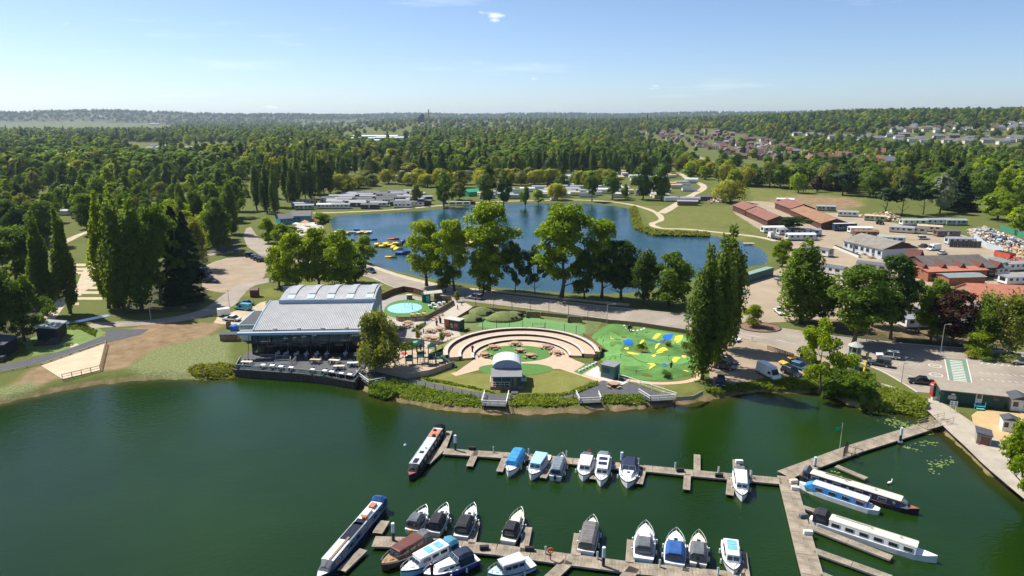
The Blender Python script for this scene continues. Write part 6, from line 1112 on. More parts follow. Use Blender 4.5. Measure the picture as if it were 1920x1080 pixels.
def netting(lab, pts, h):
 P = [at(*q) for q in pts]; r = thing('net_screen', lab, 'netting', (0, 0, 0)); nm = M('net_wire', (.06, .07, .06), .8)
 for a, c in zip(P[:-1], P[1:]):
  b = MB(); ln = (c - a).length
  for j in range(7): z = h * j / 6 + .05; b.tube(a + Vector((0, 0, z)), c + Vector((0, 0, z)), .012, n=3, cap=False)
  for j in range(int(ln / .8)): q = a.lerp(c, (j + .5) * .8 / ln); b.tube(q, q + Vector((0, 0, h)), .010, n=3, cap=False)
  b.build('net_panel', nm, r)
netting('fine dark ball netting along the road', NETP, 5.0); netting('fine dark netting between the court and the amphitheatre', NETN, 2.8); netting('fine dark netting at the mini golf end of the court', [(1080, 634), (1100, 628), (1138, 602)], 3.6)
for x, y, rz, lab in [(1000, 596, -.12, 'timber goal wall at the middle of the court'), (1078, 605, -.15, 'timber goal wall at the far end of the court')]:
 p = at(x, y); r = thing('goal_wall', lab, 'goal', p, rz); b = MB(); [b.box((-1.5 + i * .5, .5, .75), (.47, .1, 1.5)) for i in range(7)]; b.build('back_boards', WOODB, r); [MB().box((s * 1.8, 0, .75), (.12, 1.2, 1.5), top=(1, .6)).build('side_board', WFENP, r) for s in (-1, 1)]; MB().box((0, .45, 1.55), (3.8, .2, .1)).build('top_rail', WFENP, r)
p = at(1010, 618); r = thing('low_goal', 'small low timber goal frame on the near court edge', 'goal', p, -.05); MB().box((0, 0, .35), (3.2, .3, .6)).build('base_wall', WFENP, r); [MB().box((s, 0, .8), (.12, .12, 1.6)).build('post', WFENP, r) for s in (-1.5, 1.5)]; MB().box((0, 0, 1.5), (3.1, .1, .1)).build('crossbar', WFENP, r)
fence('board_fence', 'low brown fence between the road and the ball court', [(853, 603), (890, 580), (960, 587), (1066, 597), (1138, 605)], .9, WFEN, .45)
fence('board_fence', 'brown fence curving from the court to the golf hut', [(1093, 634), (1108, 642), (1124, 655), (1127, 668), (1112, 676)], 1.2, WFEN, .4)
fence('board_fence', 'low brown fence between the road and the mini golf', [(1138, 606), (1200, 612), (1290, 626), (1306, 630)], 1.0, WFEN, .45)
fence('edge_boards', 'low timber edging of the lawn beside the poplars', [(1268, 752), (1300, 750), (1318, 740)], .8, WFENP, .5)
# ================================================================== mini golf
GOLF_PX = [(1106, 640), (1118, 622), (1148, 607), (1200, 614), (1292, 629), (1312, 648), (1322, 676), (1302, 698), (1262, 712), (1210, 715), (1172, 706), (1140, 688), (1118, 664)]
GP = smooth_poly(W2(GOLF_PX), 4); GPx = np.array([p[0] for p in GP]); GPy = np.array([p[1] for p in GP])
def golfz(x, y):
 d = -seg_dist(np.atleast_1d(np.asarray(x, float)), np.atleast_1d(np.asarray(y, float)), GP); e = np.clip(d / 2.5, 0, 1)
 w = .38 * np.sin(x * .62 + 1.3 * np.sin(y * .33)) + .34 * np.sin(y * .75 + 1.1 * np.sin(x * .4) + 1) + .22 * np.sin((x - y) * .5 + 2); return GZ + .03 + e * (.35 + .62 * w)
gx, gy = np.meshgrid(np.linspace(GPx.min(), GPx.max(), 90), np.linspace(GPy.min(), GPy.max(), 80)); dd = seg_dist(gx, gy, GP); gz = golfz(gx.ravel(), gy.ravel()).reshape(gx.shape); gz = np.where(dd > 0, GZ - .25, gz)
ii = np.arange(gx.size).reshape(gx.shape); f = np.stack([ii[:-1, :-1], ii[:-1, 1:], ii[1:, 1:], ii[1:, :-1]], -1).reshape(-1, 4); keep = (dd[:-1, :-1] < .6); b = MB(); b.v = np.stack([gx, gy, gz], -1).reshape(-1, 3).tolist(); b.f = [tuple(q) for q, k in zip(f.tolist(), keep.ravel()) if k]; b.m = [0] * len(b.f)
mg = thing('mini_golf_course', 'rolling green mini golf course with blue ponds and yellow bunkers', 'golf course'); b.build('green', M('golf_turf', (.085, .19, .045), .95, .22, .5, bump=.2, bscale=8), mg, True)
def patch(name, outline, m, lift=.05, sm=4):
 P = smooth_poly(W2(outline), sm); c = (sum(p[0] for p in P) / len(P), sum(p[1] for p in P) / len(P)); rings = []
 for k in range(5): s = 1 - k / 4.02; rings.append([(c[0] + (x - c[0]) * s, c[1] + (y - c[1]) * s) for x, y in P])
 al = np.array([p for rr in rings for p in rr]); z = golfz(al[:, 0], al[:, 1]) + lift; n = len(P); b = MB(); b.loft([[(al[k * n + i, 0], al[k * n + i, 1], z[k * n + i]) for i in range(n)] for k in range(5)], cap0=False); b.build(name, m, mg, True)
GB, GY_ = M('golf_blue', (.012, .13, .50), .55, .08, 1), M('golf_yellow', (.72, .54, .05), .8, .08, 1)
GLT = M('golf_lane', (.13, .28, .075), .95, .1, .6)
for o in [[(1120, 640), (1140, 628), (1168, 632), (1180, 640), (1160, 652), (1150, 668), (1178, 684), (1215, 688), (1216, 694), (1170, 696), (1138, 675), (1130, 655)], [(1180, 662), (1215, 668), (1240, 676), (1276, 670), (1300, 676), (1276, 684), (1230, 684), (1190, 674)], [(1205, 630), (1230, 622), (1270, 630), (1290, 645), (1270, 655), (1250, 650), (1222, 640)]]: patch('putting_lane', o, GLT, .03)
for o in [[(1144, 634), (1155, 629), (1152, 639)], [(1223, 637), (1232, 629), (1240, 629), (1231, 637)], [(1266, 634), (1281, 633), (1273, 645), (1266, 642)], [(1197, 650), (1204, 642), (1208, 643), (1202, 650)], [(1228, 657), (1230, 652), (1238, 650), (1232, 656)], [(1230, 662), (1242, 657), (1253, 661), (1243, 662)], [(1228, 669), (1234, 664), (1245, 663), (1234, 668)], [(1170, 656), (1178, 654), (1178, 658), (1172, 658)], [(1176, 664), (1200, 668), (1180, 669)], [(1221, 672), (1229, 671), (1227, 675)], [(1260, 679), (1265, 673), (1276, 674), (1266, 682)], [(1278, 668), (1285, 668), (1286, 673), (1280, 673)], [(1212, 684), (1225, 684), (1229, 690), (1216, 696), (1221, 689)], [(1280, 698), (1286, 696), (1292, 699)]]: patch('yellow_bunker', o, GY_, .06, 3)
for o in [[(1168, 634), (1174, 635), (1188, 647), (1170, 650)], [(1242, 632), (1262, 629), (1252, 641)], [(1212, 640), (1232, 640), (1252, 647), (1246, 649), (1228, 643)], [(1243, 684), (1248, 684), (1250, 692), (1244, 694)]]: patch('blue_pond', o, GB, .06, 3)
b = MB(); 
for x, y in [(1130, 650), (1163, 677), (1193, 636), (1203, 672), (1244, 653), (1266, 652), (1253, 679), (1257, 691), (1192, 706)]:
 p = at(x, y); z = float(golfz(p.x, p.y)[0]); MB().tube((p.x, p.y, z), (p.x, p.y, z + 1.1), .03).box((p.x + .12, p.y, z + 1.0), (.26, .02, .2)).build('hole_flag', SLATE, mg)
ribbon('golf_path', [(1170, 712), (1230, 719), (1285, 716), (1312, 706), (1306, 697), (1288, 699)], 1.3, .03, RESIN)
for x, y, w, h in [(1204, 656, 20, 12), (1254, 650, 14, 8), (1250, 702, 20, 7), (1284, 655, 20, 14), (1180, 617, 12, 8)]: ptree(x, y + 2, y - h, w, 'shrub', 'green', f'low bush planted on the mini golf course {["by the yellow bunker in the middle", "beside the blue stream", "among pale rocks at the front", "against the poplars", "inside the ring of white stones"][[1204, 1254, 1250, 1284, 1180].index(x)]}', z=GZ + .4)
p = at(1139, 709); r = thing('golf_hut', 'plain dark teal hut with grey flat roof at the mini golf entrance', 'hut', p, math.radians(-34)); MB().box((0, 1.2, 1.3), (2.9, 2.7, 2.6)).build('wall', M('hut_teal', (.075, .17, .165), .6, .1), r); MB().box((0, 1.2, 2.68), (3.2, 3.0, .16)).build('roof', ROOFG, r); MB().box((-.3, -.18, 1.6), (1.5, .06, .9)).build('shutter', TEAL, r); MB().box((1.47, 1.2, 1.0), (.06, .9, 2.0)).build('door', TEAL, r)
sheet('golf_entrance', [(1098, 702), (1120, 686), (1124, 690), (1124, 706), (1142, 713), (1180, 716), (1166, 722), (1140, 716)], .046, M('paving_white', (.50, .50, .48), .85, .06, 1))
for i, (x, y) in enumerate([(1087, 697), (1093, 694), (1099, 691), (1105, 688), (1111, 685), (1117, 682)]):
 p = at(x, y); r = thing('white_block', f'white edging block by the golf hut, {nth[i]} from the arena', 'block', p, .6); MB().box((0, 0, .2), (.62, .45, .4), top=(.92, .9)).build('body', FEND, r)
for i, (x, y) in enumerate([(1171, 612), (1175, 616), (1181, 619), (1188, 620), (1196, 620), (1203, 619), (1208, 617)]):
 p = at(x, y); r = thing('white_stone', f'white stone in the curved row at the back of the golf course, {nth[i]} along', 'stone', p); z = float(golfz(p.x, p.y)[0]) - GZ; MB().dome((0, 0, z - .05), .4, 7, 3, zs=.7).build('body', FEND, r)
sheet('splash_paving', [(714, 566), (735, 555), (765, 552), (800, 560), (838, 570), (815, 588), (795, 597), (770, 600), (735, 599), (712, 588)], .028, M('paving_grey', (.30, .275, .25)))
for i, (x, y) in enumerate([(773, 594), (784, 593), (795, 592)]): dining_set(x, y, f'yellow-topped table inside the splash pad fence, {nth[i]} from the restaurant', GZ + .03, top=YEL)
for i, (x, y) in enumerate([(806, 577), (812, 573), (816, 580), (824, 572), (832, 571)]): dining_set(x, y, f'white table on the splash pad terrace, {nth[i]} from the blue water', GZ + .03)
for x, yb, lab in [(785, 637, 'thin young tree on the plaza lane above the playground'), (829, 641, 'thin young tree among the picnic tables on the plaza'), (857, 566, 'staked young tree beside the splash pad gate')]: ptree(x, yb, yb - 20, 13, 'birch', 'olive', lab, lod=1, name='sapling')
for i, (x, y) in enumerate([(818, 609), (827, 606), (794, 625), (797, 609), (872, 560), (866, 573), (858, 580)]):
 p = at(x, y); r = thing('bollard', f'short dark timber bollard on the plaza, {nth[i]} of the plaza set', 'bollard', p); MB().box((0, 0, .55), (.22, .22, 1.1)).build('shaft', WOODD, r); MB().box((0, 0, 1.13), (.26, .26, .06), top=(.6, .6)).build('cap', WOODD, r)
# ================================================================== vehicles
CARM = {}
def paint(name, c, rough=.25): return M('paint_' + name, c, rough, .04, 1, spec=.5, coat=.6)
PAINTS = {'white': paint('white', (.75, .75, .74)), 'silver': paint('silver', (.42, .44, .46)), 'black': paint('black', (.012, .013, .016)), 'navy': paint('navy_blue', (.016, .03, .075)), 'grey': paint('grey', (.075, .08, .09)), 'blue': paint('blue', (.02, .16, .50)), 'turquoise': paint('turquoise', (.07, .36, .48)), 'yellow': paint('yellow', (.72, .42, .02)), 'red': paint('red', (.42, .02, .02)), 'maroon': paint('maroon', (.10, .02, .03))}
def car_meshes(kind, col):
 key = (kind, col)
 if key in CARM: return CARM[key]
 S = {'hatch': (4.1, 1.76, 1.48), 'saloon': (4.6, 1.82, 1.44), 'suv': (4.65, 1.9, 1.72), 'van': (5.6, 2.0, 2.5), 'smallvan': (4.7, 1.85, 1.85), 'pickup': (5.2, 1.85, 1.78)}[kind]; Lc, Wc, Hc = S; X = Lc / 2; w = Wc / 2
 zb = .72 if kind not in ('van',) else .95
 low = [(-X, .45), (-X, zb + .06), (X * .42, zb + .10), (X * .86, zb - .02), (X, .60), (X, .38)]
 b = MB(); b.loft([[(x, -w, z) for x, z in low] , [(x, w, z) for x, z in low]]); out = [('body', b.mesh('body', PAINTS[col]))]
 b = MB(); b.box((0, 0, .36), (Lc * .97, Wc * .94, .28)); out.append(('sill', b.mesh('sill', BLACK)))
 if kind == 'hatch': tp = [(-X * .98, zb), (-X * .80, Hc - .06), (-X * .5, Hc), (X * .12, Hc - .02), (X * .5, zb)]
 elif kind == 'saloon': tp = [(-X * .72, zb), (-X * .40, Hc - .03), (-X * .2, Hc), (X * .14, Hc - .02), (X * .5, zb)]
 elif kind == 'suv': tp = [(-X * .99, zb), (-X * .88, Hc - .06), (-X * .6, Hc), (X * .1, Hc - .02), (X * .44, zb)]
 elif kind == 'pickup': tp = [(-X * .18, zb), (-X * .12, Hc), (X * .2, Hc), (X * .48, zb)]
 elif kind == 'smallvan': tp = [(-X * .99, zb), (-X * .96, Hc), (X * .25, Hc), (X * .62, zb)]
 else: tp = [(-X * .99, zb), (-X * .98, Hc - .05), (-X * .9, Hc), (X * .45, Hc - .08), (X * .55, Hc - .5), (X * .78, zb)]
 wt = w * .84
 g = MB(); g.loft([[(x, -w * (.97 if z < Hc * .7 else .80), z) for x, z in tp], [(x, w * (.97 if z < Hc * .7 else .80), z) for x, z in tp]]); glasy = kind not in ('van', 'smallvan')
 out.append(('windows', g.mesh('windows', WIN)) if glasy else ('cargo_body', g.mesh('cargo_body', PAINTS[col])))
 xs0, xs1 = tp[1][0] if kind != 'hatch' else tp[1][0], tp[-2][0]
 if glasy:
  b = MB(); b.box(((xs0 + xs1) / 2, 0, Hc + .005), (xs1 - xs0 + .06, Wc * .80, .06), top=(.96, .92)); out.append(('roof', b.mesh('roof', PAINTS[col])))
  b = MB(); [b.box((x, s * w * .895, (zb + Hc) / 2), (.09, .06, Hc - zb), rx=s * .2) for s in (1, -1) for x in ((xs0 + xs1) / 2 - .05,)]; out.append(('pillar', b.mesh('pillar', PAINTS[col])))
 else:
  fx = tp[-1][0]; px_ = tp[-2][0]; b = MB(); b.add([(fx - .02, -w * .82, zb + .06), (fx - .02, w * .82, zb + .06), (px_ + .05, w * .72, tp[-2][1] - .02), (px_ + .05, -w * .72, tp[-2][1] - .02)], [(0, 1, 2, 3)]); [b.v.__setitem__(i, (b.v[i][0] + .05, b.v[i][1], b.v[i][2] + .03)) for i in range(4)]; out.append(('windscreen', b.mesh('windscreen', WIN)))
  b = MB(); [b.box((px_ - .25, s * w * .93, zb + .35), (.9, .06, .5), rx=s * .12) for s in (1, -1)]; out.append(('side_window', b.mesh('side_window', WIN)))
 r = .33 if kind != 'suv' else .37; wh = MB().tube((0, -.11, 0), (0, .11, 0), r, r, 12).mesh('wheel', BLACK); rim = MB().tube((0, -.125, 0), (0, .125, 0), r * .58, r * .58, 8).mesh('rim', STEEL)
 hl = MB().box((0, 0, 0), (.08, .36, .14)).mesh('headlight', M('lamp_clear', (.7, .72, .74), .2, .05)); tl = MB().box((0, 0, 0), (.06, .3, .16)).mesh('tail_light', M('lamp_red', (.35, .01, .01), .3, .05))
 CARM[key] = (out, wh, rim, hl, tl, X, w, r, zb); return CARM[key]
def car(rear, front, kind, col, label, name=None, z=GZ + .02, parts=True):
 a, c = at(*rear, z), at(*front, z); m, rz, ln = frame(a, c); out, wh, rim, hl, tl, X, w, r, zb = car_meshes(kind, col)
 o = thing(name or ('parked_van' if 'van' in kind else 'pickup_truck' if kind == 'pickup' else 'car'), label, 'van' if 'van' in kind else 'pickup' if kind == 'pickup' else 'car', m, rz)
 for nm, me in out: child(nm, me, o)
 for sx in (-.62, .64):
  for s in (-1, 1): k = child('wheel', wh, o, (X * sx, s * (w - .1), r)); child('rim', rim, k)
 if parts:
  for s in (-1, 1): child('headlight', hl, o, (X * .975, s * w * .7, .62)); child('tail_light', tl, o, (-X * 1.0, s * w * .78, zb - .05))
 return o
for a in [
 ((1424, 697), (1457, 714), 'van', 'white', 'large white panel van parked on the gravel by the marina bank'), ((1470, 697), (1500, 710), 'suv', 'black', 'black car parked beside the large white van'), ((1487, 688), (1512, 696), 'hatch', 'blue', 'bright blue car half hidden by the bank tree'), ((1492, 681), (1466, 685), 'hatch', 'yellow', 'yellow car parked behind the black one'),
 ((1346, 688), (1374, 694), 'hatch', 'navy', 'dark blue car in the poplar shade'), ((1353, 675), (1375, 683), 'saloon', 'black', 'black car under the tall poplar, behind the dark blue one'), ((1351, 713), (1351, 729), 'hatch', 'navy', 'small navy car facing the water beside the poplars'), ((1356, 633), (1384, 641), 'smallvan', 'white', 'white pickup van at the roadside gap by the poplar'),
 ((1681, 673), (1648, 669), 'suv', 'white', 'white SUV driving past the toll booths'), ((1666, 688), (1631, 682), 'suv', 'grey', 'dark grey SUV waiting at the yellow barrier'), ((1745, 721), (1708, 717), 'saloon', 'black', 'black saloon by the red phone box'), ((1935, 684), (1898, 681), 'suv', 'silver', 'silver SUV coming in at the frame edge'),
 ((903, 562), (879, 559), 'suv', 'silver', 'silver car driving along the lake road'), ((692, 509), (702, 513), 'hatch', 'navy', 'small dark car on the lake road near the bend'),
 ((472, 582), (441, 579), 'smallvan', 'turquoise', 'turquoise people carrier parked beside the restaurant annex'), ((480, 572), (440, 573), 'saloon', 'black', 'black car behind the turquoise one'), ((450, 602), (420, 600), 'saloon', 'white', 'white saloon parked in front of the annex'),
 ((372, 503), (392, 506), 'hatch', 'turquoise', 'blue-green car at the back of the shaded row on the gravel'), ((373, 511), (396, 513), 'suv', 'navy', 'dark blue car, second in the shaded row on the gravel'), ((376, 519), (398, 522), 'suv', 'black', 'black car, third in the shaded row on the gravel'), ((383, 528), (408, 530), 'saloon', 'black', 'black car at the open end of the shaded row'),
 ((461, 482), (482, 480), 'suv', 'black', 'black car at the top of the gravel car park row'), ((471, 485), (489, 484), 'hatch', 'grey', 'dark grey car in the gravel car park row'), ((477, 488), (494, 487), 'hatch', 'maroon', 'maroon car in the gravel car park row'), ((484, 491), (500, 490), 'hatch', 'black', 'last black car in the gravel car park row'),
 ((1370, 546), (1396, 552), 'smallvan', 'blue', 'blue car in the yard entrance near the green container'), ((1366, 556), (1382, 561), 'smallvan', 'white', 'white van behind the blue car at the yard entrance'), ((1452, 526), (1478, 523), 'saloon', 'silver', 'silver car beside the green container in the yard'), ((1457, 583), (1467, 592), 'pickup', 'white', 'white pickup under the cone-shaped chestnut'),
 ((1725, 449), (1738, 449), 'suv', 'white', 'white jeep alone in the middle of the yard'), ((1724, 464), (1742, 463), 'saloon', 'black', 'black car beside the white van in the yard'), ((1763, 468), (1738, 470), 'van', 'white', 'white van parked in the yard behind the clubhouse'), ((1758, 478), (1775, 475), 'saloon', 'white', 'white car behind the clubhouse roof'),
 ((1817, 489), (1829, 492), 'hatch', 'red', 'red car by the rubbish fence'), ((1829, 492), (1842, 489), 'hatch', 'blue', 'blue car by the rubbish fence'), ((1845, 493), (1862, 489), 'suv', 'silver', 'silver car by the rubbish fence'), ((1846, 590), (1866, 592), 'saloon', 'silver', 'silver car in front of the orange-roofed garages'), ((1866, 596), (1886, 600), 'saloon', 'silver', 'grey car by the birch in front of the garages'),
 ((1032, 376), (1044, 375), 'smallvan', 'white', 'white van on the far lake path'), ((1322, 304), (1328, 307), 'van', 'white', 'white lorry-like van on the distant main road')]: car(*a)
# ================================================================== toll plaza
SUNY = M('bollard_yellow', (.72, .50, .03), .6, .08)
TOLL = M('toll_green', (.05, .20, .16), .6, .12); TOLLP = M('toll_pale', (.42, .55, .50), .6, .1)
for x, y, lab in [(1602, 668, 'octagonal green toll booth farther across the road'), (1598, 690, 'octagonal green toll booth nearer the bank')]:
 p = at(x, y); r = thing('toll_booth', lab, 'booth', p, .2); oc = [(1.25 * math.cos(t), 1.25 * math.sin(t)) for t in np.linspace(.39, 6.67, 9)[:-1]]
 MB().prism([(a * 1.12, c) for a, c in [(q[0], q[1] * 1.12) for q in oc]], 0, .2).build('plinth', CONC, r); MB().prism(oc, .2, 1.15).build('lower_wall', TOLL, r); MB().prism([(a * .95, c * .95) for a, c in oc], 1.15, 2.25).build('glazing', WIN, r)
 for a, c in oc: MB().tube((a, c, .2), (a, c, 2.4), .07).build('corner_post', TOLLP, r)
 MB().prism(oc, 2.25, 2.45).build('head_band', TOLLP, r); MB().loft([[(q_ * a, q_ * c, z) for a, c in oc] for q_, z in ((1.3, 2.42), (1.32, 2.5), (.12, 3.35))]).build('roof', M('toll_roof', (.36, .37, .34), .8, .1), r); MB().dome((0, 0, 3.3), .16, 6, 2).build('finial', TOLL, r)
for x, y, lab in [(1625, 671, 'yellow barrier post between the lanes, farthest'), (1623, 686, 'yellow barrier post between the lanes, middle'), (1620, 699, 'yellow barrier post between the lanes, nearest')]:
 p = at(x, y); r = thing('barrier_post', lab, 'barrier', p); MB().box((0, 0, .5), (.28, .5, 1.0)).build('cabinet', SUNY, r); MB().box((0, 0, 1.03), (.32, .55, .08)).build('cap', SUNY, r); MB().box((.5, .6, .5), (.3, .3, 1.0)).build('machine', BLACK, r)
sheet('crossing', [(1771, 672), (1812, 674), (1823, 721), (1780, 717)], .026, M('crossing_green', (.15, .22, .165), .85, .12, 1))
items = []
for i in range(13):
 t = (i + .7) / 14; l = (1771 + 9 * t + 9, 674 + 43 * t); rr = (1812 + 11 * t - 9, 676 + 43 * t); items.append((l, rr, .42))
marks('crossing_stripes', items, WHITE, .034)
marks('crossing_edges', [((1771, 672), (1780, 717), .18), ((1812, 674), (1823, 721), .18)], WHITE, .034)
lane = []
for k in range(9): lane += [((1685 + k * 9, 681 + k * .6), (1690 + k * 9, 681.4 + k * .6), .12)] if k < 8 else []
for k in range(10): x = 1838 + k * 13; lane += [((x, 683 + k * .9), (x + 5, 679 + k * .9), .14), ((x - 2, 698 + k * 1.0), (x + 6, 701 + k), .14), ((x, 710 + k * 1.1), (x + 6, 713 + k), .14)]
lane += [((1634, 689), (1712, 706), .14), ((1615, 676), (1600, 690), .14), ((1400, 628), (1440, 634), .14), ((1455, 637), (1490, 645), .14)]
for k in range(8): x = 1620 - k * 9; lane += [((1548 + k * 5, 676 + k * 3.4), (1575 + k * 4, 680 + k * 2.4), .12)] if k < 4 else []
for k in range(12): x = 900 + k * 38; y = 562 + (x - 900) * .135; lane += [((x, y - 8), (x + 14, y - 6.2), .12)]
marks('lane_markings', lane)
for i, (x, y) in enumerate([(1753, 686), (1755, 703)]):
 p = at(x, y); b = MB(); n = 26; [b.add([(p.x + q_ * math.cos(t), p.y + q_ * math.sin(t), GZ + .034) for q_ in (1.25, 1.05) for t in (t0, t0 + 6.283 / n)], [(0, 1, 3, 2)]) for t0 in np.arange(n) * 6.283 / n]; b.box((p.x, p.y, GZ + .030), (.9, .14, .004)); tag(b.build('speed_roundel', WHITE), kind='structure')
def lamp(x, y, yt, lab, arm=1.0):
 p = at(x, y); h = top_z(p, yt) - GZ; r = thing('street_lamp', lab, 'lamp post', p); MB().tube((0, 0, 0), (0, 0, h), .09, .05).build('column', STEEL, r); MB().tube((0, 0, h), (arm * .9, 0, h + .15), .04).build('arm', STEEL, r); MB().box((arm * 1.1, 0, h + .14), (.7, .24, .12)).build('lamp_head', STEEL, r)
for a in [(1763, 664, 609, 'grey street lamp in front of the copper beech'), (1624, 645, 605, 'leaning lamp post by the trees behind the toll booths'), (1690, 718, 682, 'lamp post between road and phone box', .3), (1138, 606, 571, 'dark floodlight post at the court corner', 1.6), (283, 600, 572, 'small lamp post on the lawn beside the side road', .2), (430, 575, 545, 'lamp post by the annex car park', .2), (1410, 640, 634, 'short bollard light by the car park', .1)]: lamp(*a)
p = at(1749, 741); r = thing('phone_box', 'red telephone box beside the green cabin', 'phone box', p, .15); MB().box((0, 0, .12), (.95, .95, .24)).build('base', RED, r); MB().box((0, 0, 1.25), (.86, .86, 2.1)).build('frame', RED, r); [MB().box((s * .44 * (1 if a else 0), s * .44 * (0 if a else 1), 1.3), (.03 if a else .6, .6 if a else .03, 1.5)).build('window', M('phone_glass', (.18, .12, .12), .2, .1), r) for s in (-1, 1) for a in (0, 1)]; [MB().box((s * .45 * (1 if a else 0), s * .45 * (0 if a else 1), 2.18), (.03 if a else .66, .66 if a else .03, .18)).build('sign_band', FEND, r) for s in (-1, 1) for a in (0, 1)]; MB().box((0, 0, 2.38), (.95, .95, .14), top=(.85, .85)).build('cornice', RED, r); MB().dome((0, 0, 2.45), .44, 8, 3, zs=.4).build('roof', RED, r)
p = at(1749, 746); r = thing('planter', 'white stone planter in front of the phone box', 'planter', (p.x, p.y - .9, GZ)); MB().box((0, 0, .25), (1.5, .5, .5), top=(1.1, 1.1)).build('trough', FEND, r); MB().box((0, 0, .52), (1.5, .45, .08)).build('soil', WOODD, r)
p = at(1820, 752); a, c = at(1761, 755), at(1882, 768); m, rz, ln = frame(a, c); r = thing('site_office', 'long dark green office cabin with pale sloping roof by the slipway', 'cabin', m, rz); MB().box((0, 1.9, 1.35), (ln, 3.8, 2.7)).build('wall', M('cabin_green', (.014, .062, .055), .6, .1, 1.5), r); MB().box((0, 1.8, 2.85), (ln + .5, 5.0, .16), rx=.06).build('roof', M('roof_stone', (.29, .25, .2), .9, .1), r)
b = r; MB().box((1.0, -.06, 1.75), (1.05, .1, 2.0)).build('door', M('door_white', (.6, .62, .62), .5, .05), r); MB().box((1.0, -.12, 2.1), (.7, .06, 1.0)).build('door_glass', WIN, r); MB().box((1.0, -.7, .55), (1.7, 1.2, .1)).build('landing', TEALL, r); [MB().box((1.0 + s * .8, -1.2, .7), (.09, .09, 1.4)).build('landing_post', TEALL, r) for s in (-1, 1)]; MB().box((1.0, -1.6, .25), (1.2, .6, .1)).build('step', TEALL, r); MB().box((-3.2, -.05, 1.3), (1.3, .06, .7)).build('notice_board', M('notice', (.45, .47, .45), .6, .3, 6), r); MB().box((-3.1, -.05, 1.9), (.6, .05, .3)).build('notice_board', FEND, r); [MB().box((x, -.05, 1.9), (.9, .06, .6)).build('window', WIN, r) for x in (3.6, -5.0)]
p = at(1786, 772); r = thing('notice_sign', 'white two-panel notice board on posts by the slipway path', 'sign', p, -.35); [MB().box((s * .42, 0, 1.0), (.07, .07, 2.0)).build('post', FEND, r) for s in (-1, 1)]; MB().box((0, -.06, 1.55), (1.15, .05, .95)).build('board', FEND, r); [MB().box((x, -.095, 1.6 + dz), (.34, .02, .3)).build('printed_panel', M('print_grey', (.25, .26, .28), .7, .4, 9), r) for x in (-.3, .3) for dz in (.18, -.22)]
def shed(lab, x, y, d, rz, wm, rm, wins=((0, 0),), name='garden_hut', door=True):
 p = at(x, y); r = thing(name, lab, 'hut', p, rz); w, l, h = d; MB().box((0, 0, h / 2), (w, l, h)).build('wall', wm, r); MB().loft([[(-w / 2 - .2, -l / 2 - .2, h - .03), (0, -l / 2 - .2, h + w * .22), (w / 2 + .2, -l / 2 - .2, h - .03)], [(-w / 2 - .2, l / 2 + .2, h - .03), (0, l / 2 + .2, h + w * .22), (w / 2 + .2, l / 2 + .2, h - .03)]]).build('roof', rm, r)
 for s in (-.28, .28): MB().box((s * w, -l / 2 - .03, h * .58), (w * .26, .06, h * .4)).build('window', WIN, r)
 if door: MB().box((0, -l / 2 - .04, h * .42), (w * .2, .06, h * .8)).build('door', wm, r)
 return r
shed('white hut with grey roof next to the green office cabin', 1906, 765, (3.0, 3.2, 2.2), -.3, FEND, SLATE); shed('small white summerhouse on the sand behind the slipway', 1890, 806, (2.2, 2.0, 2.1), -.4, FEND, SLATE)
p = at(1842, 828); r = thing('timber_store', 'brown timber store with dark sloping lid on the sand', 'store', p, -.5); MB().box((0, 0, .85), (2.0, 2.6, 1.7)).build('wall', WOODG, r); MB().box((0, 0, 1.78), (2.3, 2.9, .14), ry=.12).build('lid', SLATE, r); MB().box((.2, -1.33, .7), (1.2, .06, 1.3)).build('door', M('timber_red', (.20, .09, .06), .8, .15), r); MB().dome((-.6, -1.5, .0), .22, 6, 2).build('gas_bottle', RED, r)
sheet('sand_patch', [(1820, 775), (1880, 772), (1960, 790), (1990, 900), (1900, 890), (1850, 840)], .02, M('sand_gold', (.46, .32, .16), .95, .12, .5, bump=.2), 3)
# kerbed round bed
c = at(1424, 614); r = thing('round_bed', 'oval kerbed planting bed with bare soil beside the road', 'flower bed', c); rings = [[(q_ * 5.2 * math.cos(t), q_ * 4.4 * math.sin(t), z) for t in np.linspace(0, 6.283, 31)[:-1]] for q_, z in ((1.0, 0), (1.0, .22), (.95, .22), (.94, .1))]; MB().loft(rings, cap0=False).build('kerb', WOODD, r); MB().add([(4.9 * math.cos(t), 4.1 * math.sin(t), .12) for t in np.linspace(0, 6.283, 31)[:-1]], [tuple(range(30))]).build('soil', M('soil', (.20, .12, .08), .95, .2), r)
fence('paling_fence', 'row of timber palings between the road and the gravel car park', [(1438, 655), (1487, 672)], 1.0, WFENP, .45, gap=.12)
thicket('bank_plants', 'long grass and shrubs on the bank below the gravel car park', [(1318, 742), (1370, 732), (1420, 724), (1470, 720), (1545, 716), (1560, 735), (1470, 736), (1420, 733), (1340, 746)], 3400, .8, .34, 'meadow', 61, 0, bankz)
thicket('bank_plants', 'dense dark bushes under the open-crowned bank tree', [(1540, 745), (1545, 712), (1590, 712), (1640, 728), (1640, 765), (1580, 752)], 5200, 2.2, .40, 'green', 62, 0, bankz, tuft=1)
thicket('reed_bed', 'thick green reed bed along the bank towards the ramp', [(1620, 735), (1680, 744), (1735, 765), (1738, 786), (1680, 775), (1610, 766)], 5200, 1.3, .42, 'meadow', 63, 0, bankz)
for i, (x, y, w, h, l) in enumerate([(1822, 672, 26, 14, 'yellow'), (1850, 678, 26, 10, 'green'), (1888, 678, 40, 13, 'olive'), (1872, 676, 26, 10, 'green')]): ptree(x, y, y - h, w, 'shrub', l, f'{["yellow-leaved", "dark", "clipped olive", "low green"][i]} shrub on the verge facing the toll road')
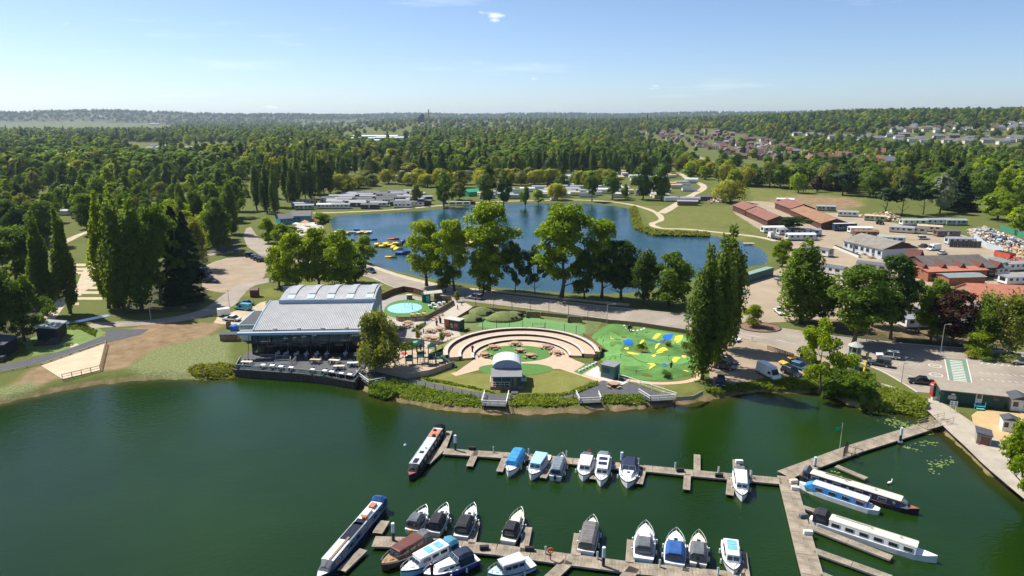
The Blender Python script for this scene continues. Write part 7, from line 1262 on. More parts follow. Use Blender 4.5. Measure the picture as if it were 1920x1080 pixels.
# ================================================================== the works yard
def gable(name, label, a, c, w, wh, rh, wall, roof, cat='building', n_win=0, side=-1, over=.4, doors=0, gmat=None, skirt=None, bays=None):
 """ridged building along the ground line a-c (photo points), w metres deep"""
 pa, pc = at(*a), at(*c); m, rz, ln = frame(pa, pc); r = thing(name, label, cat, m, rz); X = ln / 2
 MB().box((0, 0, wh / 2), (ln, w, wh)).build('wall', wall, r)
 prof = [(-w / 2 - over, wh - over * rh / (w / 2)), (0, wh + rh), (w / 2 + over, wh - over * rh / (w / 2))]; th = .14
 for s, (p, q) in ((-1, (prof[0], prof[1])), (1, (prof[1], prof[2]))):
  k = bays or 1
  for i in range(k):
   x0, x1 = -X - over + (ln + 2 * over) * i / k, -X - over + (ln + 2 * over) * (i + 1) / k - (.05 if i < k - 1 else 0); MB().loft([[(x, p[0], p[1]), (x, q[0], q[1]), (x, q[0], q[1] + th), (x, p[0], p[1] + th)] for x in (x0, x1)]).build('roof' if k == 1 else 'roof_panel', roof, r)
 for s in (-1, 1): MB().loft([[(s * X - .06, -w / 2, wh - .02), (s * X - .06, 0, wh + rh - .05), (s * X - .06, w / 2, wh - .02)], [(s * X + .06, -w / 2, wh - .02), (s * X + .06, 0, wh + rh - .05), (s * X + .06, w / 2, wh - .02)]]).build('gable', gmat or wall, r)
 for i in range(n_win):
  x = -X + ln * (i + .5) / n_win; f = MB().box((x, side * (w / 2 + .03), wh * .58), (min(1.5, ln / n_win * .55), .08, wh * .36)).build('window', WIN, r); MB().box((x, side * (w / 2 + .05), wh * .38), (min(1.7, ln / n_win * .6), .12, .08)).build('sill', FEND, f)
 for i in range(doors): x = -X + ln * (i + .5) / doors; MB().box((x + .9, side * (w / 2 + .035), wh * .42), (1.0, .08, wh * .84)).build('door', SLATE, r)
 return r
RUST = M('roof_rust', (.21, .095, .068), .85, .2, .35); BRN = M('wall_brown', (.085, .04, .028), .85, .2, .6); TANR = M('roof_brown', (.25, .135, .075), .85, .25, .35); BRICK = M('brick_red', (.30, .115, .065), .85, .15, 1.5); ORR = M('tile_orange', (.40, .15, .095), .8, .12, 1.0); GREYR = M('roof_grey_old', (.21, .19, .165), .9, .22, .4); STATB = M('wall_paleblue', (.52, .57, .60), .7, .08, .6)
gable('storage_shed', 'rust-roofed long shed nearest the lake grass, far half', (1392, 395), (1416, 405), 11, 3.2, 2.2, BRN, RUST, bays=3, n_win=0); gable('storage_shed', 'rust-roofed long shed nearest the lake grass, near half', (1418, 406), (1460, 425), 11, 3.0, 2.2, BRN, RUST, bays=5)
gable('storage_shed', 'red-brown long shed beyond the yard lane, far half', (1474, 391), (1505, 403), 13, 3.4, 2.4, BRN, RUST, bays=4); gable('storage_shed', 'brown long shed beyond the yard lane, near half', (1505, 404), (1566, 431), 13, 3.0, 2.2, BRN, TANR, bays=7)
gable('yard_office', 'white yard office with grey ridged roof and brown gable', (1612, 466), (1686, 484), 16, 3.6, 2.6, STATB, GREYR, n_win=7, gmat=BRN, doors=2)
cl = gable('clubhouse', 'brown clubhouse with low dark roof and pointed dormers', (1712, 513), (1828, 510), 17, 3.4, 2.6, M('wall_dark_brown', (.075, .035, .025), .85, .2), M('roof_dark_felt', (.115, .10, .09), .9, .2, .5), n_win=8)
for i in range(5): x = -14 + i * 6.6; MB().loft([[(x - 1.5, -9.0, 3.2), (x, -9.0, 5.2), (x + 1.5, -9.0, 3.2)], [(x - .1, -3.5, 5.0), (x, -3.5, 5.3), (x + .1, -3.5, 5.0)]]).build('dormer', M('tile_maroon', (.12, .045, .035), .85, .15), cl)
gable('clubhouse_wing', 'maroon steep-roofed wing with white clock at the end of the clubhouse', (1698, 505), (1722, 508), 12, 3.6, 3.6, BRN, M('tile_maroon', (.12, .045, .035)), n_win=2)
r = gable('brick_block', 'brick block with orange tiled parapet in front of the clubhouse', (1722, 523), (1830, 519), 8, 3.2, .6, BRICK, ORR, n_win=6)
gable('bar_building', 'long building with a bright orange tiled roof beyond the birch', (1806, 579), (1990, 588), 15, 4.2, 3.0, M('brick_buff', (.33, .20, .13), .85, .15), ORR, n_win=6, bays=6)
gr_ = gable('garage_row', 'grey flat-fronted garages below the orange roof', (1822, 592), (1925, 598), 7, 3.4, .5, M('garage_grey', (.22, .21, .20), .85, .12), ROOFG); [MB().box((-9 + i * 4.4, -3.56, 1.4), (3.6, .08, 2.6)).build('garage_door', M('garage_dark', (.05, .045, .045), .8, .15) if i != 2 else FEND, gr_) for i in range(5)]
gable('flat_store', 'grey store between clubhouse and white caravans', (1836, 506), (1868, 502), 9, 3.0, .7, STATB, M('roof_grey_green', (.20, .23, .23), .8, .15)); gable('flat_store', 'low grey lean-to below the brick block', (1765, 532), (1832, 530), 6, 2.6, .5, BRICK, M('roof_grey_green', (.20, .23, .23)))
def container(lab, a, c, m, rm=None, w=2.5, h=2.6, k=2):
 pa, pc = at(*a), at(*c); mid, rz, ln = frame(pa, pc); r = thing('shipping_container', lab, 'container', mid, rz)
 for i in range(k):
  x = -ln / 2 + ln * (i + .5) / k; b = MB(); n = 22; L2 = ln / k / 2 - .05; V = []
  for z in (.15, h):
   for s in (-1, 1): V += [(x - L2 + 2 * L2 * j / n, s * (w / 2 - (.05 if j % 2 else 0)), z) for j in range(n + 1)]
  b.add(V, [(j, j + 1, 2 * (n + 1) + j + 1, 2 * (n + 1) + j) for j in range(n)] + [(n + 1 + j + 1, n + 1 + j, 3 * (n + 1) + j, 3 * (n + 1) + j + 1) for j in range(n)]); b.box((x - L2, 0, h / 2 + .08), (.06, w, h - .15)); b.box((x + L2, 0, h / 2 + .08), (.06, w, h - .15)); b.build('body', m, r); MB().box((x, 0, h + .03), (2 * L2, w, .06)).build('roof', rm or m, r); MB().box((x, 0, .1), (2 * L2, w * .9, .2)).build('base_frame', BLACK, r)
 return r
container('long dark green steel container by the end of the lake', (1384, 533), (1443, 515), M('container_green', (.035, .10, .08), .6, .12), M('container_top', (.20, .30, .25), .7, .12), k=2)
container('faded red open skip by the rubbish heap', (1868, 480), (1898, 487), M('skip_red', (.48, .09, .05), .7, .2), BLACK, k=2, h=2.2)
pa, pc = at(1562, 433), at(1603, 432); m, rz, ln = frame(pa, pc); r = thing('coach', 'dark blue coach parked at the end of the brown sheds', 'coach', m, rz); MB().box((0, 0, 1.9), (ln, 2.5, 3.0), top=(.985, .94)).build('body', M('coach_blue', (.015, .045, .10), .35, .3, .5, spec=.5), r); MB().box((0, 0, 2.55), (ln * .97, 2.53, 1.1)).build('window_band', WIN, r); MB().box((0, 0, 3.45), (ln * .98, 2.3, .12)).build('roof', PALEG, r); MB().box((-ln / 2 - .03, 0, 1.9), (.06, 2.2, 1.7)).build('windscreen', WINB, r); [MB().tube((x, s * 1.1, .48), (x, s * 1.3, .48), .48, .48, 12).build('wheel', BLACK, r) for x in (-ln * .32, ln * .28) for s in (-1, 1)]; [MB().box((-ln * .3 + i * 1.1, -1.27, 1.4), (.7, .03, 1.1)).build('side_graphic', M('graphic_blue', (.08, .30, .50), .4, .4, 2), r) for i in range(3)]
# static caravans
CAR_W = M('caravan_white', (.70, .69, .64), .5, .06, .7); CAR_C = M('caravan_cream', (.62, .58, .44), .55, .07, .7); CAR_G = M('caravan_green', (.30, .37, .27), .6, .08, .7); CAR_B = M('caravan_brown', (.20, .13, .09), .7, .15, .7); CAR_D = M('caravan_dark', (.10, .085, .075), .75, .15, .7); RG = M('caravan_roof_grey', (.28, .30, .32), .6, .1, .5); RD = M('caravan_roof_dark', (.12, .125, .135), .7, .12, .5); RW = M('caravan_roof_white', (.62, .62, .60), .5, .06, .5); RT = M('caravan_roof_tan', (.50, .38, .22), .7, .12, .5)
CV = {}
def caravan_mesh(wall, roof, L_, w=3.7, simple=False):
 key = (wall.name, roof.name, L_, simple)
 if key in CV: return CV[key]
 body = MB().box((0, 0, 1.55), (L_, w, 2.2)).mesh('body', wall); X = L_ / 2
 b = MB(); b.loft([[(x, -w / 2 - .15, 2.6), (x, 0, 3.25), (x, w / 2 + .15, 2.6), (x, w / 2 + .1, 2.52), (x, -w / 2 - .1, 2.52)] for x in (-X - .15, X + .15)]); rf = b.mesh('roof', roof); sk = MB().box((0, 0, .2), (L_ * .97, w * .92, .44)).mesh('skirt', SLATE)
 wins = [(x, s, ww) for s in (-1, 1) for x, ww in ((-X * .72, 1.1), (-X * .3, .8), (X * .15, .9), (X * .62, 1.5))]; wm = {ww: MB().box((0, 0, 0), (ww, .06, .85)).mesh('window', WIN) for ww in (1.1, .8, .9, 1.5)}; ew = MB().box((0, 0, 0), (.06, 2.2, 1.1)).mesh('window', WIN); dr = MB().box((0, 0, 0), (.8, .06, 1.8)).mesh('door', RW)
 CV[key] = (body, rf, sk, wins, wm, ew, dr, X, w); return CV[key]
def caravan(x, y, rz, wall, roof, label, L_=10.5, group=None, full=True, name='static_caravan', z=None, world=False):
 body, rf, sk, wins, wm, ew, dr, X, w = caravan_mesh(wall, roof, L_); p = Vector((x, y, GZ if z is None else z)) if world else at(x, y)
 o = thing(name, label, 'caravan', p, rz, group); child('body', body, o); child('roof', rf, o); child('skirt', sk, o)
 if full:
  for xx, s, ww in wins: child('window', wm[ww], o, (xx, s * (w / 2 + .01), 1.85))
  child('window', ew, o, (X + .01, 0, 1.75)); child('window', ew, o, (-X - .01, 0, 1.75)); child('door', dr, o, (-X * .05, -w / 2 - .02, 1.35))
 return o
YC = [(1472, 381, -.35, CAR_W, RW, 'white caravan at the far end of the brown sheds'), (1548, 395, -.25, CAR_G, RG, 'pale green caravan on the edge of the field'), (1589, 406, -.35, CAR_W, RG, 'white caravan with dark windows beside the field'), (1641, 414, -.5, CAR_G, RT, 'small green caravan beside the tractor and log pile'),
 (1690, 436, -.5, CAR_C, RG, 'cream caravan at the corner of the yard cluster'), (1714, 437, -.6, CAR_C, RD, 'cream caravan with dark roof in the yard cluster'), (1742, 434, -.5, CAR_C, RT, 'cream caravan with tan roof in the yard cluster'), (1774, 443, -.05, CAR_B, RD, 'brown lodge with dark roof in the yard cluster'), (1712, 422, -.05, CAR_W, M('roof_sage', (.30, .35, .30), .7, .1), 'long sage-roofed caravan at the back of the cluster'), (1756, 421, -.05, CAR_W, RG, 'long grey-roofed caravan at the back of the cluster'), (1790, 422, -.05, CAR_G, RG, 'grey caravan nearest the rubbish heap'),
 (1448, 436, .1, CAR_W, RW, 'white cabin at the edge of the lake grass'), (1478, 440, .05, STATB, RG, 'pale blue-grey cabin under the flat-topped pine'), (1500, 450, .03, STATB, RW, 'long pale blue cabin in the middle of the yard'), (1512, 441, .03, STATB, RG, 'pale blue cabin behind the long one'), (1535, 478, -1.0, CAR_W, RD, 'white caravan with dark roof in the yard lane'), (1557, 513, -.9, CAR_W, RD, 'white caravan with grey roof closest to the chestnut'), (1636, 508, -.7, CAR_W, RD, 'white caravan half hidden behind the tall dark tree'),
 (1612, 437, -.05, CAR_W, RW, 'white caravan behind the brown lodge by the office'), (1622, 444, -.1, CAR_B, TANR, 'brown-roofed lodge beside the yard office'), (1670, 455, -.25, STATB, M('roof_sage', (.30, .35, .30)), 'sage-roofed cabin behind the yard office'), (1797, 458, -.1, STATB, RG, 'grey cabin with dark hoardings in the yard'), (1862, 516, .35, STATB, RD, 'pale caravan with navy roof below the rubbish fence'), (1905, 532, .12, CAR_W, RG, 'white caravan nearest the orange roof'), (1905, 506, .2, CAR_W, RG, 'white caravan behind the one nearest the orange roof'),
 (1690, 596, .1, CAR_W, RG, 'white caravan glimpsed between the trees behind the toll road'), (1725, 612, .1, CAR_W, RG, 'pale caravan in the shade beside the copper beech'), (1800, 606, -.8, CAR_W, RD, 'white caravan end peeping out beside the copper beech'), (1828, 625, -.9, CAR_W, RD, 'white caravan end behind the small verge tree'), (1660, 560, .3, CAR_W, RG, 'white caravan behind the broad mid-green tree')]
for x, y, rz, w_, r_, lab in YC: caravan(x, y, rz, w_, r_, lab, 12 if 'long' in lab else 10)
p = at(1808, 464); r = thing('hoarding_stack', 'row of dark glazed hoarding panels standing in the yard', 'panels', p, -.12); [MB().box((-5 + i * 1.5, 0, 1.4), (1.4, .12, 2.6)).build('panel', WIN if i % 3 else SLATE, r) for i in range(8)]; MB().box((.3, .4, .15), (12.5, 1.4, .3)).build('base', WOODG, r)
# seat blocks in front of the office
for i in range(14):
 t = i / 13; p = at(1566 + 44 * t, 465 + 18 * t); r = thing('gas_bottle_crate', 'white crate with dark lid in the row before the yard office', 'crate', p, .2, 'crates before the yard office'); MB().box((0, 0, .5), (1.0, .9, 1.0)).build('box', FEND, r); MB().box((0, 0, 1.04), (1.05, .95, .1)).build('lid', BLACK, r)
for i, (x, y) in enumerate([(1600, 470), (1611, 474), (1622, 478), (1634, 484)]): picnic_round(x, y, f'timber picnic table before the yard office, {nth[i]} from the coach')
# tractor
p = at(1650, 421); r = thing('tractor', 'green tractor by the log pile', 'tractor', p, .3); MB().box((.7, 0, 1.2), (1.9, .8, .7)).build('bonnet', M('tractor_green', (.02, .12, .04), .5, .1), r); MB().box((-.6, 0, 1.7), (1.2, 1.3, 1.7), top=(.85, .85)).build('cab', WIN, r); MB().box((-.6, 0, 2.6), (1.3, 1.4, .12)).build('roof', M('tractor_green', (.02, .12, .04)), r); [MB().tube((-.8, s * .75, .8), (-.8, s * 1.15, .8), .8, .8, 12).build('wheel', BLACK, r) for s in (-1, 1)]; [MB().tube((1.2, s * .65, .5), (1.2, s * .95, .5), .5, .5, 12).build('wheel', BLACK, r) for s in (-1, 1)]
p = at(1452, 448); r = thing('cab_lorry', 'white flatbed lorry at the edge of the lake grass', 'lorry', p, 1.9); MB().box((2.2, 0, 1.6), (2.0, 2.3, 2.4), top=(.9, .92)).build('cab', PAINTS['white'], r); MB().box((3.15, 0, 2.0), (.1, 1.9, .9)).build('windscreen', WIN, r); MB().box((-1.4, 0, 1.0), (5.2, 2.3, .3)).build('flatbed', SLATE, r); [MB().tube((x, s * .95, .45), (x, s * 1.2, .45), .45, .45, 10).build('wheel', BLACK, r) for x in (2.2, -2.4) for s in (-1, 1)]
# heaps: too many bits to count
def heap(name, label, poly, n, h, cols, seed):
 g = np.random.default_rng(seed); P = W2(poly); xs = [q[0] for q in P]; ys_ = [q[1] for q in P]; b = MB(); mats_ = [M(f'scrap_{seed}_{i}', c, .8, .2, 1) for i, c in enumerate(cols)]
 while len(b.f) < n * 6:
  x, y = g.uniform(min(xs), max(xs)), g.uniform(min(ys_), max(ys_)); d = -seg_dist(np.array([x]), np.array([y]), P)[0]
  if d < 0: continue
  b.box((x, y, GZ + min(d * .45, h) * g.uniform(.2, 1)), (g.uniform(.5, 2.2), g.uniform(.4, 1.4), g.uniform(.2, .9)), g.uniform(0, 3), int(g.integers(0, len(cols))), None, g.uniform(-.6, .6), g.uniform(-.6, .6))
 tag(b.build(name, mats_), label, 'heap', None, 'stuff')
heap('log_pile', 'heap of broken timber and logs at the field edge', [(1612, 405), (1660, 400), (1690, 408), (1680, 416), (1630, 414)], 380, 1.8, [(.42, .31, .2), (.3, .2, .12), (.5, .42, .3), (.2, .14, .1)], 71)
heap('rubbish_heap', 'sprawling heap of white scrap and rubble by the fence', [(1812, 432), (1850, 430), (1905, 448), (1960, 470), (1960, 484), (1880, 468), (1830, 452)], 900, 3.0, [(.6, .58, .54), (.42, .4, .36), (.3, .26, .22), (.5, .36, .22), (.1, .1, .1), (.3, .36, .42)], 72)
heap('rubble_heap', 'tan rubble beside the scrap heap', [(1878, 455), (1960, 478), (1960, 490), (1890, 472)], 200, 2.0, [(.45, .33, .2), (.38, .28, .18)], 73)
heap('building_site', 'orange digger spoil and building clutter by the dark lodges', [(1325, 372), (1352, 372), (1362, 380), (1330, 382)], 120, 1.3, [(.5, .33, .2), (.45, .2, .08), (.6, .58, .55)], 74)
heap('scrap_row', 'row of red oil drums and scrap by the skip', [(1885, 484), (1960, 492), (1960, 502), (1890, 492)], 120, 1.0, [(.4, .06, .04), (.5, .1, .06), (.2, .18, .16)], 75)
fence('metal_fence', 'pale corrugated fence closing off the rubbish heap', [(1826, 448), (1850, 466), (1880, 474)], 2.2, M('sheet_pale', (.45, .50, .53), .5, .1), .9, cap=False); fence('metal_fence', 'green mesh fence behind the rubbish heap', [(1875, 430), (1930, 450), (1990, 470)], 2.2, M('fence_green', (.04, .22, .14), .6, .1), 1.2, cap=False)
gable('white_works', 'white industrial roof beyond the trees at the frame edge', (1905, 372), (1990, 378), 16, 5, 1.5, M('works_white', (.7, .7, .7), .5, .05), M('works_white', (.7, .7, .7)))
ribbon('fence_track', [(1280, 404), (1330, 414), (1385, 430), (1440, 446)], .5, .02, WOODD)
# ================================================================== caravan parks, lake, camp, town
def park(poly, n, kinds, place, seed, sp=9, rz=(-.2, .2), L_=10.5, full=False):
 rnd = random.Random(seed); P = W2(poly); xs = [p[0] for p in P]; ys_ = [p[1] for p in P]; got = []; t = 0
 while len(got) < n and t < n * 80:
  t += 1; x, y = rnd.uniform(min(xs), max(xs)), rnd.uniform(min(ys_), max(ys_))
  if seg_dist(np.array([x]), np.array([y]), P)[0] > 0 or any(abs(x - a) < sp * 1.25 and abs(y - c) < sp * .8 for a, c in got): continue
  got.append((x, y)); w_, r_ = rnd.choice(kinds); look = {'caravan_white': 'white', 'caravan_cream': 'cream', 'caravan_green': 'pale green', 'caravan_brown': 'brown', 'caravan_dark': 'dark'}[w_.name] + ' caravan with ' + {'caravan_roof_grey': 'grey', 'caravan_roof_dark': 'dark', 'caravan_roof_white': 'white', 'caravan_roof_tan': 'tan'}[r_.name] + ' roof'
  caravan(x, y, rnd.uniform(*rz), w_, r_, f'{look} {place}', L_, f'{look} {place}', full, z=float(land(x, y)), world=True)
KD = [(CAR_W, RD), (CAR_D, RD), (CAR_D, RG), (CAR_W, RG), (CAR_C, RD)]; KW = [(CAR_W, RG), (CAR_W, RW), (CAR_C, RG), (CAR_W, RD), (CAR_C, RT), (CAR_G, RG)]
park([(622, 392), (650, 368), (770, 363), (808, 380), (780, 390), (700, 392)], 46, KD, 'in the dark-roofed rows on the far lake shore', 81, 7.6, full=True)
park([(560, 392), (575, 380), (632, 372), (640, 384), (600, 396)], 8, KW, 'behind the blue lakeside cabins', 82, 9, full=True)
park([(880, 372), (960, 358), (1080, 350), (1170, 356), (1180, 372), (1080, 370), (960, 374)], 34, KW, 'behind the trees of the far shore', 83, 9.5)
park([(660, 345), (960, 336), (960, 320), (700, 324)], 22, KW, 'among the woods beyond the willow field', 80, 14)
park([(980, 340), (1080, 330), (1230, 322), (1262, 334), (1150, 344)], 30, KW, 'in the far caravan park below the poplar belt', 84, 12)
park([(1180, 372), (1236, 350), (1300, 338), (1310, 362), (1270, 380)], 14, KW, 'beside the park road', 85, 10)
park([(1262, 384), (1290, 374), (1330, 376), (1320, 386)], 6, [(CAR_D, RD), (CAR_B, RG)], 'in the dark lodge group by the field', 86, 9, L_=12)
park([(225, 282), (300, 272), (420, 276), (420, 286), (240, 290)], 46, KW, 'in the distant caravan field beyond the wood', 87, 16, L_=12)
park([(398, 345), (410, 300), (438, 300), (462, 345), (455, 372)], 22, KW, 'along the track through the wood', 88, 11)
park([(100, 405), (160, 398), (200, 402), (160, 412)], 6, KW, 'under the trees past the camping pitches', 89, 11)
for a, c, w_, lab in [((548, 414), (584, 413), 9, 'bright blue lakeside cabin with grey roof'), ((522, 420), (546, 418), 7, 'smaller bright blue cabin by the lake road bend')]: gable('lakeside_cabin', lab, a, c, w_, 3.0, 1.8, M('cabin_blue', (.03, .30, .45), .6, .1), M('cabin_roof', (.17, .16, .16), .85, .12), n_win=4)
sheet('terrace', [(545, 432), (560, 418), (600, 416), (608, 428), (590, 440), (560, 442)], .02, PAVE)
for i, (x, y, c_) in enumerate([(556, 428, (.6, .56, .5)), (572, 424, (.6, .3, .1)), (588, 430, (.65, .63, .6)), (570, 436, (.65, .63, .6)), (596, 421, (.35, .08, .06))]):
 p = at(x, y); r = thing('parasol', f'square {["cream", "orange", "white", "white", "red"][i]} parasol on the lakeside terrace, {nth[i]} from the road', 'parasol', p); MB().tube((0, 0, 0), (0, 0, 2.4), .05).build('pole', STEEL, r); MB().loft([[(-1.7, -1.7, 2.2), (1.7, -1.7, 2.2), (1.7, 1.7, 2.2), (-1.7, 1.7, 2.2)], [(-.1, -.1, 2.9), (.1, -.1, 2.9), (.1, .1, 2.9), (-.1, .1, 2.9)]]).build('canopy', M(f'parasol_{i}', c_, .8, .05), r)
def floater(name, lab, cat, pcs, z=.6):
 p0 = at(*pcs[0][:2], z); r = thing(name, lab, cat, p0)
 for x, y, l, w_, h, m, rz in pcs:
  q = at(x, y, z) - p0; b = MB(); b.loft([[(s * l / 2 * k, w_ / 2 * math.cos(t) * k, h * .45 + h * .55 * math.sin(t) * k) for t in np.linspace(0, 6.283, 9)[:-1]] for s, k in ((-1, .5), (-.85, 1), (.85, 1), (1, .5))]); b.build('air_section', m, r, True, loc=q, rz=rz)
YI, BI = M('vinyl_yellow', (.75, .52, .03), .4, .08), M('vinyl_blue', (.02, .07, .30), .4, .1)
floater('inflatable_course', 'yellow and blue inflatable obstacle course afloat on the lake', 'inflatable', [(709, 462, 3.6, 2.2, 1.5, YI, .2), (718, 463, 3.6, 2.4, .9, YI, 0), (726, 461, 4, 3.4, 1.6, YI, .3), (735, 461, 4.5, 4.0, 1.2, YI, 0), (745, 459, 4.5, 2.4, 1.2, YI, .2), (755, 457, 4, 2.6, 1.7, BI, .3), (740, 467, 4.2, 2.6, 1.3, YI, -1.1), (747, 471, 4, 2.8, 1.6, YI, -.8), (755, 476, 6.5, 3.6, 1.2, BI, -.05), (780, 457, 5, 2.4, 1.6, YI, 0), (792, 457, 5, 2.2, 1, YI, 0), (804, 456, 4, 2.4, 2.4, YI, 0), (818, 456, 5, 2.2, 1, YI, 0)])
floater('inflatable_slide', 'yellow inflatable slide piece behind the lakeside trees', 'inflatable', [(884, 459, 6, 3.2, 1.6, YI, 0), (872, 474, 4, 2.6, 1.1, YI, 0), (858, 478, 3, 2, .8, BI, 0)])
for i, (x, y, l, rz, m) in enumerate([(654, 451, 5.8, .05, ORANGE), (738, 449, 6, .08, ORANGE), (733, 483, 5.2, -.08, YEL), (698, 450, 5, 0, BLUE), (937, 476, 5, .05, ORANGE), (931, 463, 4, -.9, YEL), (905, 449, 3, .1, ORANGE)]): floater('swim_boom', ['orange floating boom beside the swim pontoon', 'orange floating boom above the obstacle course', 'yellow floating boom nearest the road', 'blue floating boom beside the egg-shaped tree', 'orange floating boom seen between the lakeside trees', 'yellow boom slanting between the lakeside trees', 'short orange boom behind the spreading lakeside tree'][i], 'boom', [(x, y, l, .9, .6, m, rz)])
p = at(662, 436, .6); r = thing('swim_pontoon', 'grey floating swim pontoon with yellow boats moored to it', 'pontoon', p); [MB().box((-7 + i * 3.5, 0, .3), (3.4, 3.2, .6)).build('float_block', PALEG, r) for i in range(5)]; MB().box((-2, .4, .62), (9, 1.4, .06)).build('dark_mat', SLATE, r); MB().box((1.5, 1.2, 1.2), (2.6, 1.6, .9), top=(.8, .8)).build('blue_cover', BRBLUE, r)
for i, (x, y) in enumerate([(646, 438), (652, 439), (674, 438), (681, 437), (688, 438)]): floater('pedal_boat', f'yellow pedal boat tied to the swim pontoon, {nth[i]} from the cabins', 'boat', [(x, y, 3, 1.6, .9, YEL, .1)])
for x, y, lab in [(1281, 438, 'small pale fishing stage on the grassy lake corner'), (1404, 458, 'small pale fishing stage at the end of the lake')]: p = at(x, y, .6); r = thing('fishing_stage', lab, 'jetty', p); MB().box((0, 0, .4), (4.5, 2.2, .2)).build('deck', GRAVP, r); [MB().tube((a, c, -.8), (a, c, .4), .1).build('post', WOODD, r) for a in (-2, 2) for c in (-.9, .9)]
p = at(860, 385); r = thing('land_train', 'long white land train on the far lake path', 'road train', p, .12); [MB().box((-8 + i * 4.2, 0, 1.3), (3.9, 1.8, 1.8), top=(.95, .85)).build('carriage', CAR_W, r) for i in range(4)]; [MB().box((-8 + i * 4.2, 0, 1.5), (3.3, 1.84, .7)).build('window_band', WIN, r) for i in range(4)]; MB().box((8.6, 0, 1.3), (3.4, 1.9, 2.0), top=(.8, .9)).build('engine', M('train_red', (.2, .03, .03), .5), r)
gable('net_store', 'low shed draped in bright green netting on the far shore', (872, 368), (895, 366), 8, 3, 1.5, M('net_green', (.02, .30, .14), .7, .15), M('net_green', (.02, .30, .14)))
thicket('lake_reeds', 'pale reeds along the grassy corner of the lake', [(1180, 392), (1192, 388), (1205, 425), (1230, 434), (1330, 438), (1330, 444), (1225, 441), (1190, 428)], 5200, 1.1, .8, 'olive', 91, .9)
# --- left bank: lane, slab, cabins, camping pitches, stream
sl = W2([(77, 686), (200, 643), (188, 694), (117, 711)], 1.3); tag(MB().prism(sl, .2, 1.34).build('slab', M('slab_cream', (.50, .40, .27), .9, .1, .4)), 'fenced cream concrete slab on the bank', None, None, 'structure')
rail_line('slab_fence', 'brown post and rail fence round the concrete slab', [(117, 711), (188, 694), (200, 645)], 1.34, 1.0, WOODB, WOODB, 1, None, 1.8, 'fence', .08)
rail_line('slab_fence', 'low timber edge along the lane above the slab', [(-60, 712), (77, 684), (200, 642)], 1.2, .35, WOODG, WOODG, 0, None, 2.4, 'fence', .1)
ribbon('grey_stream', [(205, 591), (170, 598), (140, 604), (105, 608)], 2.4, .04, M('stream_water', (.25, .30, .34), .12, .1, 1, spec=.6)); ribbon('footpath', [(140, 663), (142, 655), (138, 645)], 1.6, .02, GRAVP); sheet('cabin_lawn', [(110, 616), (180, 612), (200, 624), (160, 650), (60, 668), (40, 640)], .012, M('lawn_cut', (.14, .20, .05), .95, .15, .5))
for x, y, rz, rm, lab in [(92, 640, .25, M('cabin_pale_roof', (.32, .35, .36), .5, .08), 'dark holiday cabin with pale metal roof beside the lane'), (-8, 672, .2, SLATE, 'black holiday cabin at the frame edge beside the lane')]:
 p = at(x, y); r = thing('holiday_cabin', lab, 'cabin', p, rz); MB().box((0, 2.5, 1.7), (4.2, 6, 3.0)).build('wall', M('cabin_black', (.02, .022, .025), .7, .2), r); MB().box((0, 2.5, 3.5), (4.8, 6.8, .16), ry=.16).build('roof', rm, r); MB().box((0, -.53, 1.6), (3.0, .06, 2.0)).build('glazed_door', WIN, r); MB().box((.4, -2.0, .3), (5.0, 3.0, .3)).build('veranda_deck', WOODD, r); MB().box((2.0, -2.2, .8), (1.7, 1.7, .75)).build('hot_tub', SLATE, r); b = MB(); [b.tube((-2 + i, -3.4, .4), (-2 + i, -3.4, 1.4), .04) for i in range(6)]; b.tube((-2.1, -3.4, 1.4), (3, -3.4, 1.4), .05); b.build('veranda_rail', WOODD, r)
thicket('lane_hedge', 'trimmed bushes in the kerbed bed by the side road', [(112, 612), (150, 610), (182, 620), (178, 632), (150, 618), (115, 618)], 900, .7, .3, 'shrub', 92)
PIT_ = M('pitch_sand', (.46, .36, .24), .95, .12, .5)
ribbon('camp_track', [(90, 600), (118, 565), (150, 540), (172, 500), (190, 470)], 3.4, .02, GRAVP); ribbon('camp_track', [(140, 555), (165, 535), (200, 515), (230, 500)], 3, .022, GRAVP); ribbon('camp_track', [(110, 460), (150, 440), (190, 428)], 3.4, .02, GRAVP)
for i, (x, y, w_) in enumerate([(92, 583, 12), (130, 570, 18), (168, 560, 24), (165, 549, 20), (172, 540, 16), (150, 505, 16), (152, 497, 16), (155, 512, 14), (118, 545, 14), (115, 535, 14), (112, 520, 12), (70, 545, 14)]): sheet('camping_pitch', [(x - w_, y - 2.6), (x + w_, y - 2.6), (x + w_, y + 2.2), (x - w_, y + 2.2)], .03, PIT_)
ribbon('camp_track', [(390, 478), (420, 474), (452, 470)], 4, .02, TAR)
for x in (392, 414, 436): sheet('parking_strip', [(x, 452), (x + 9, 451), (x + 12, 474), (x + 2, 475)], .024, TARD)
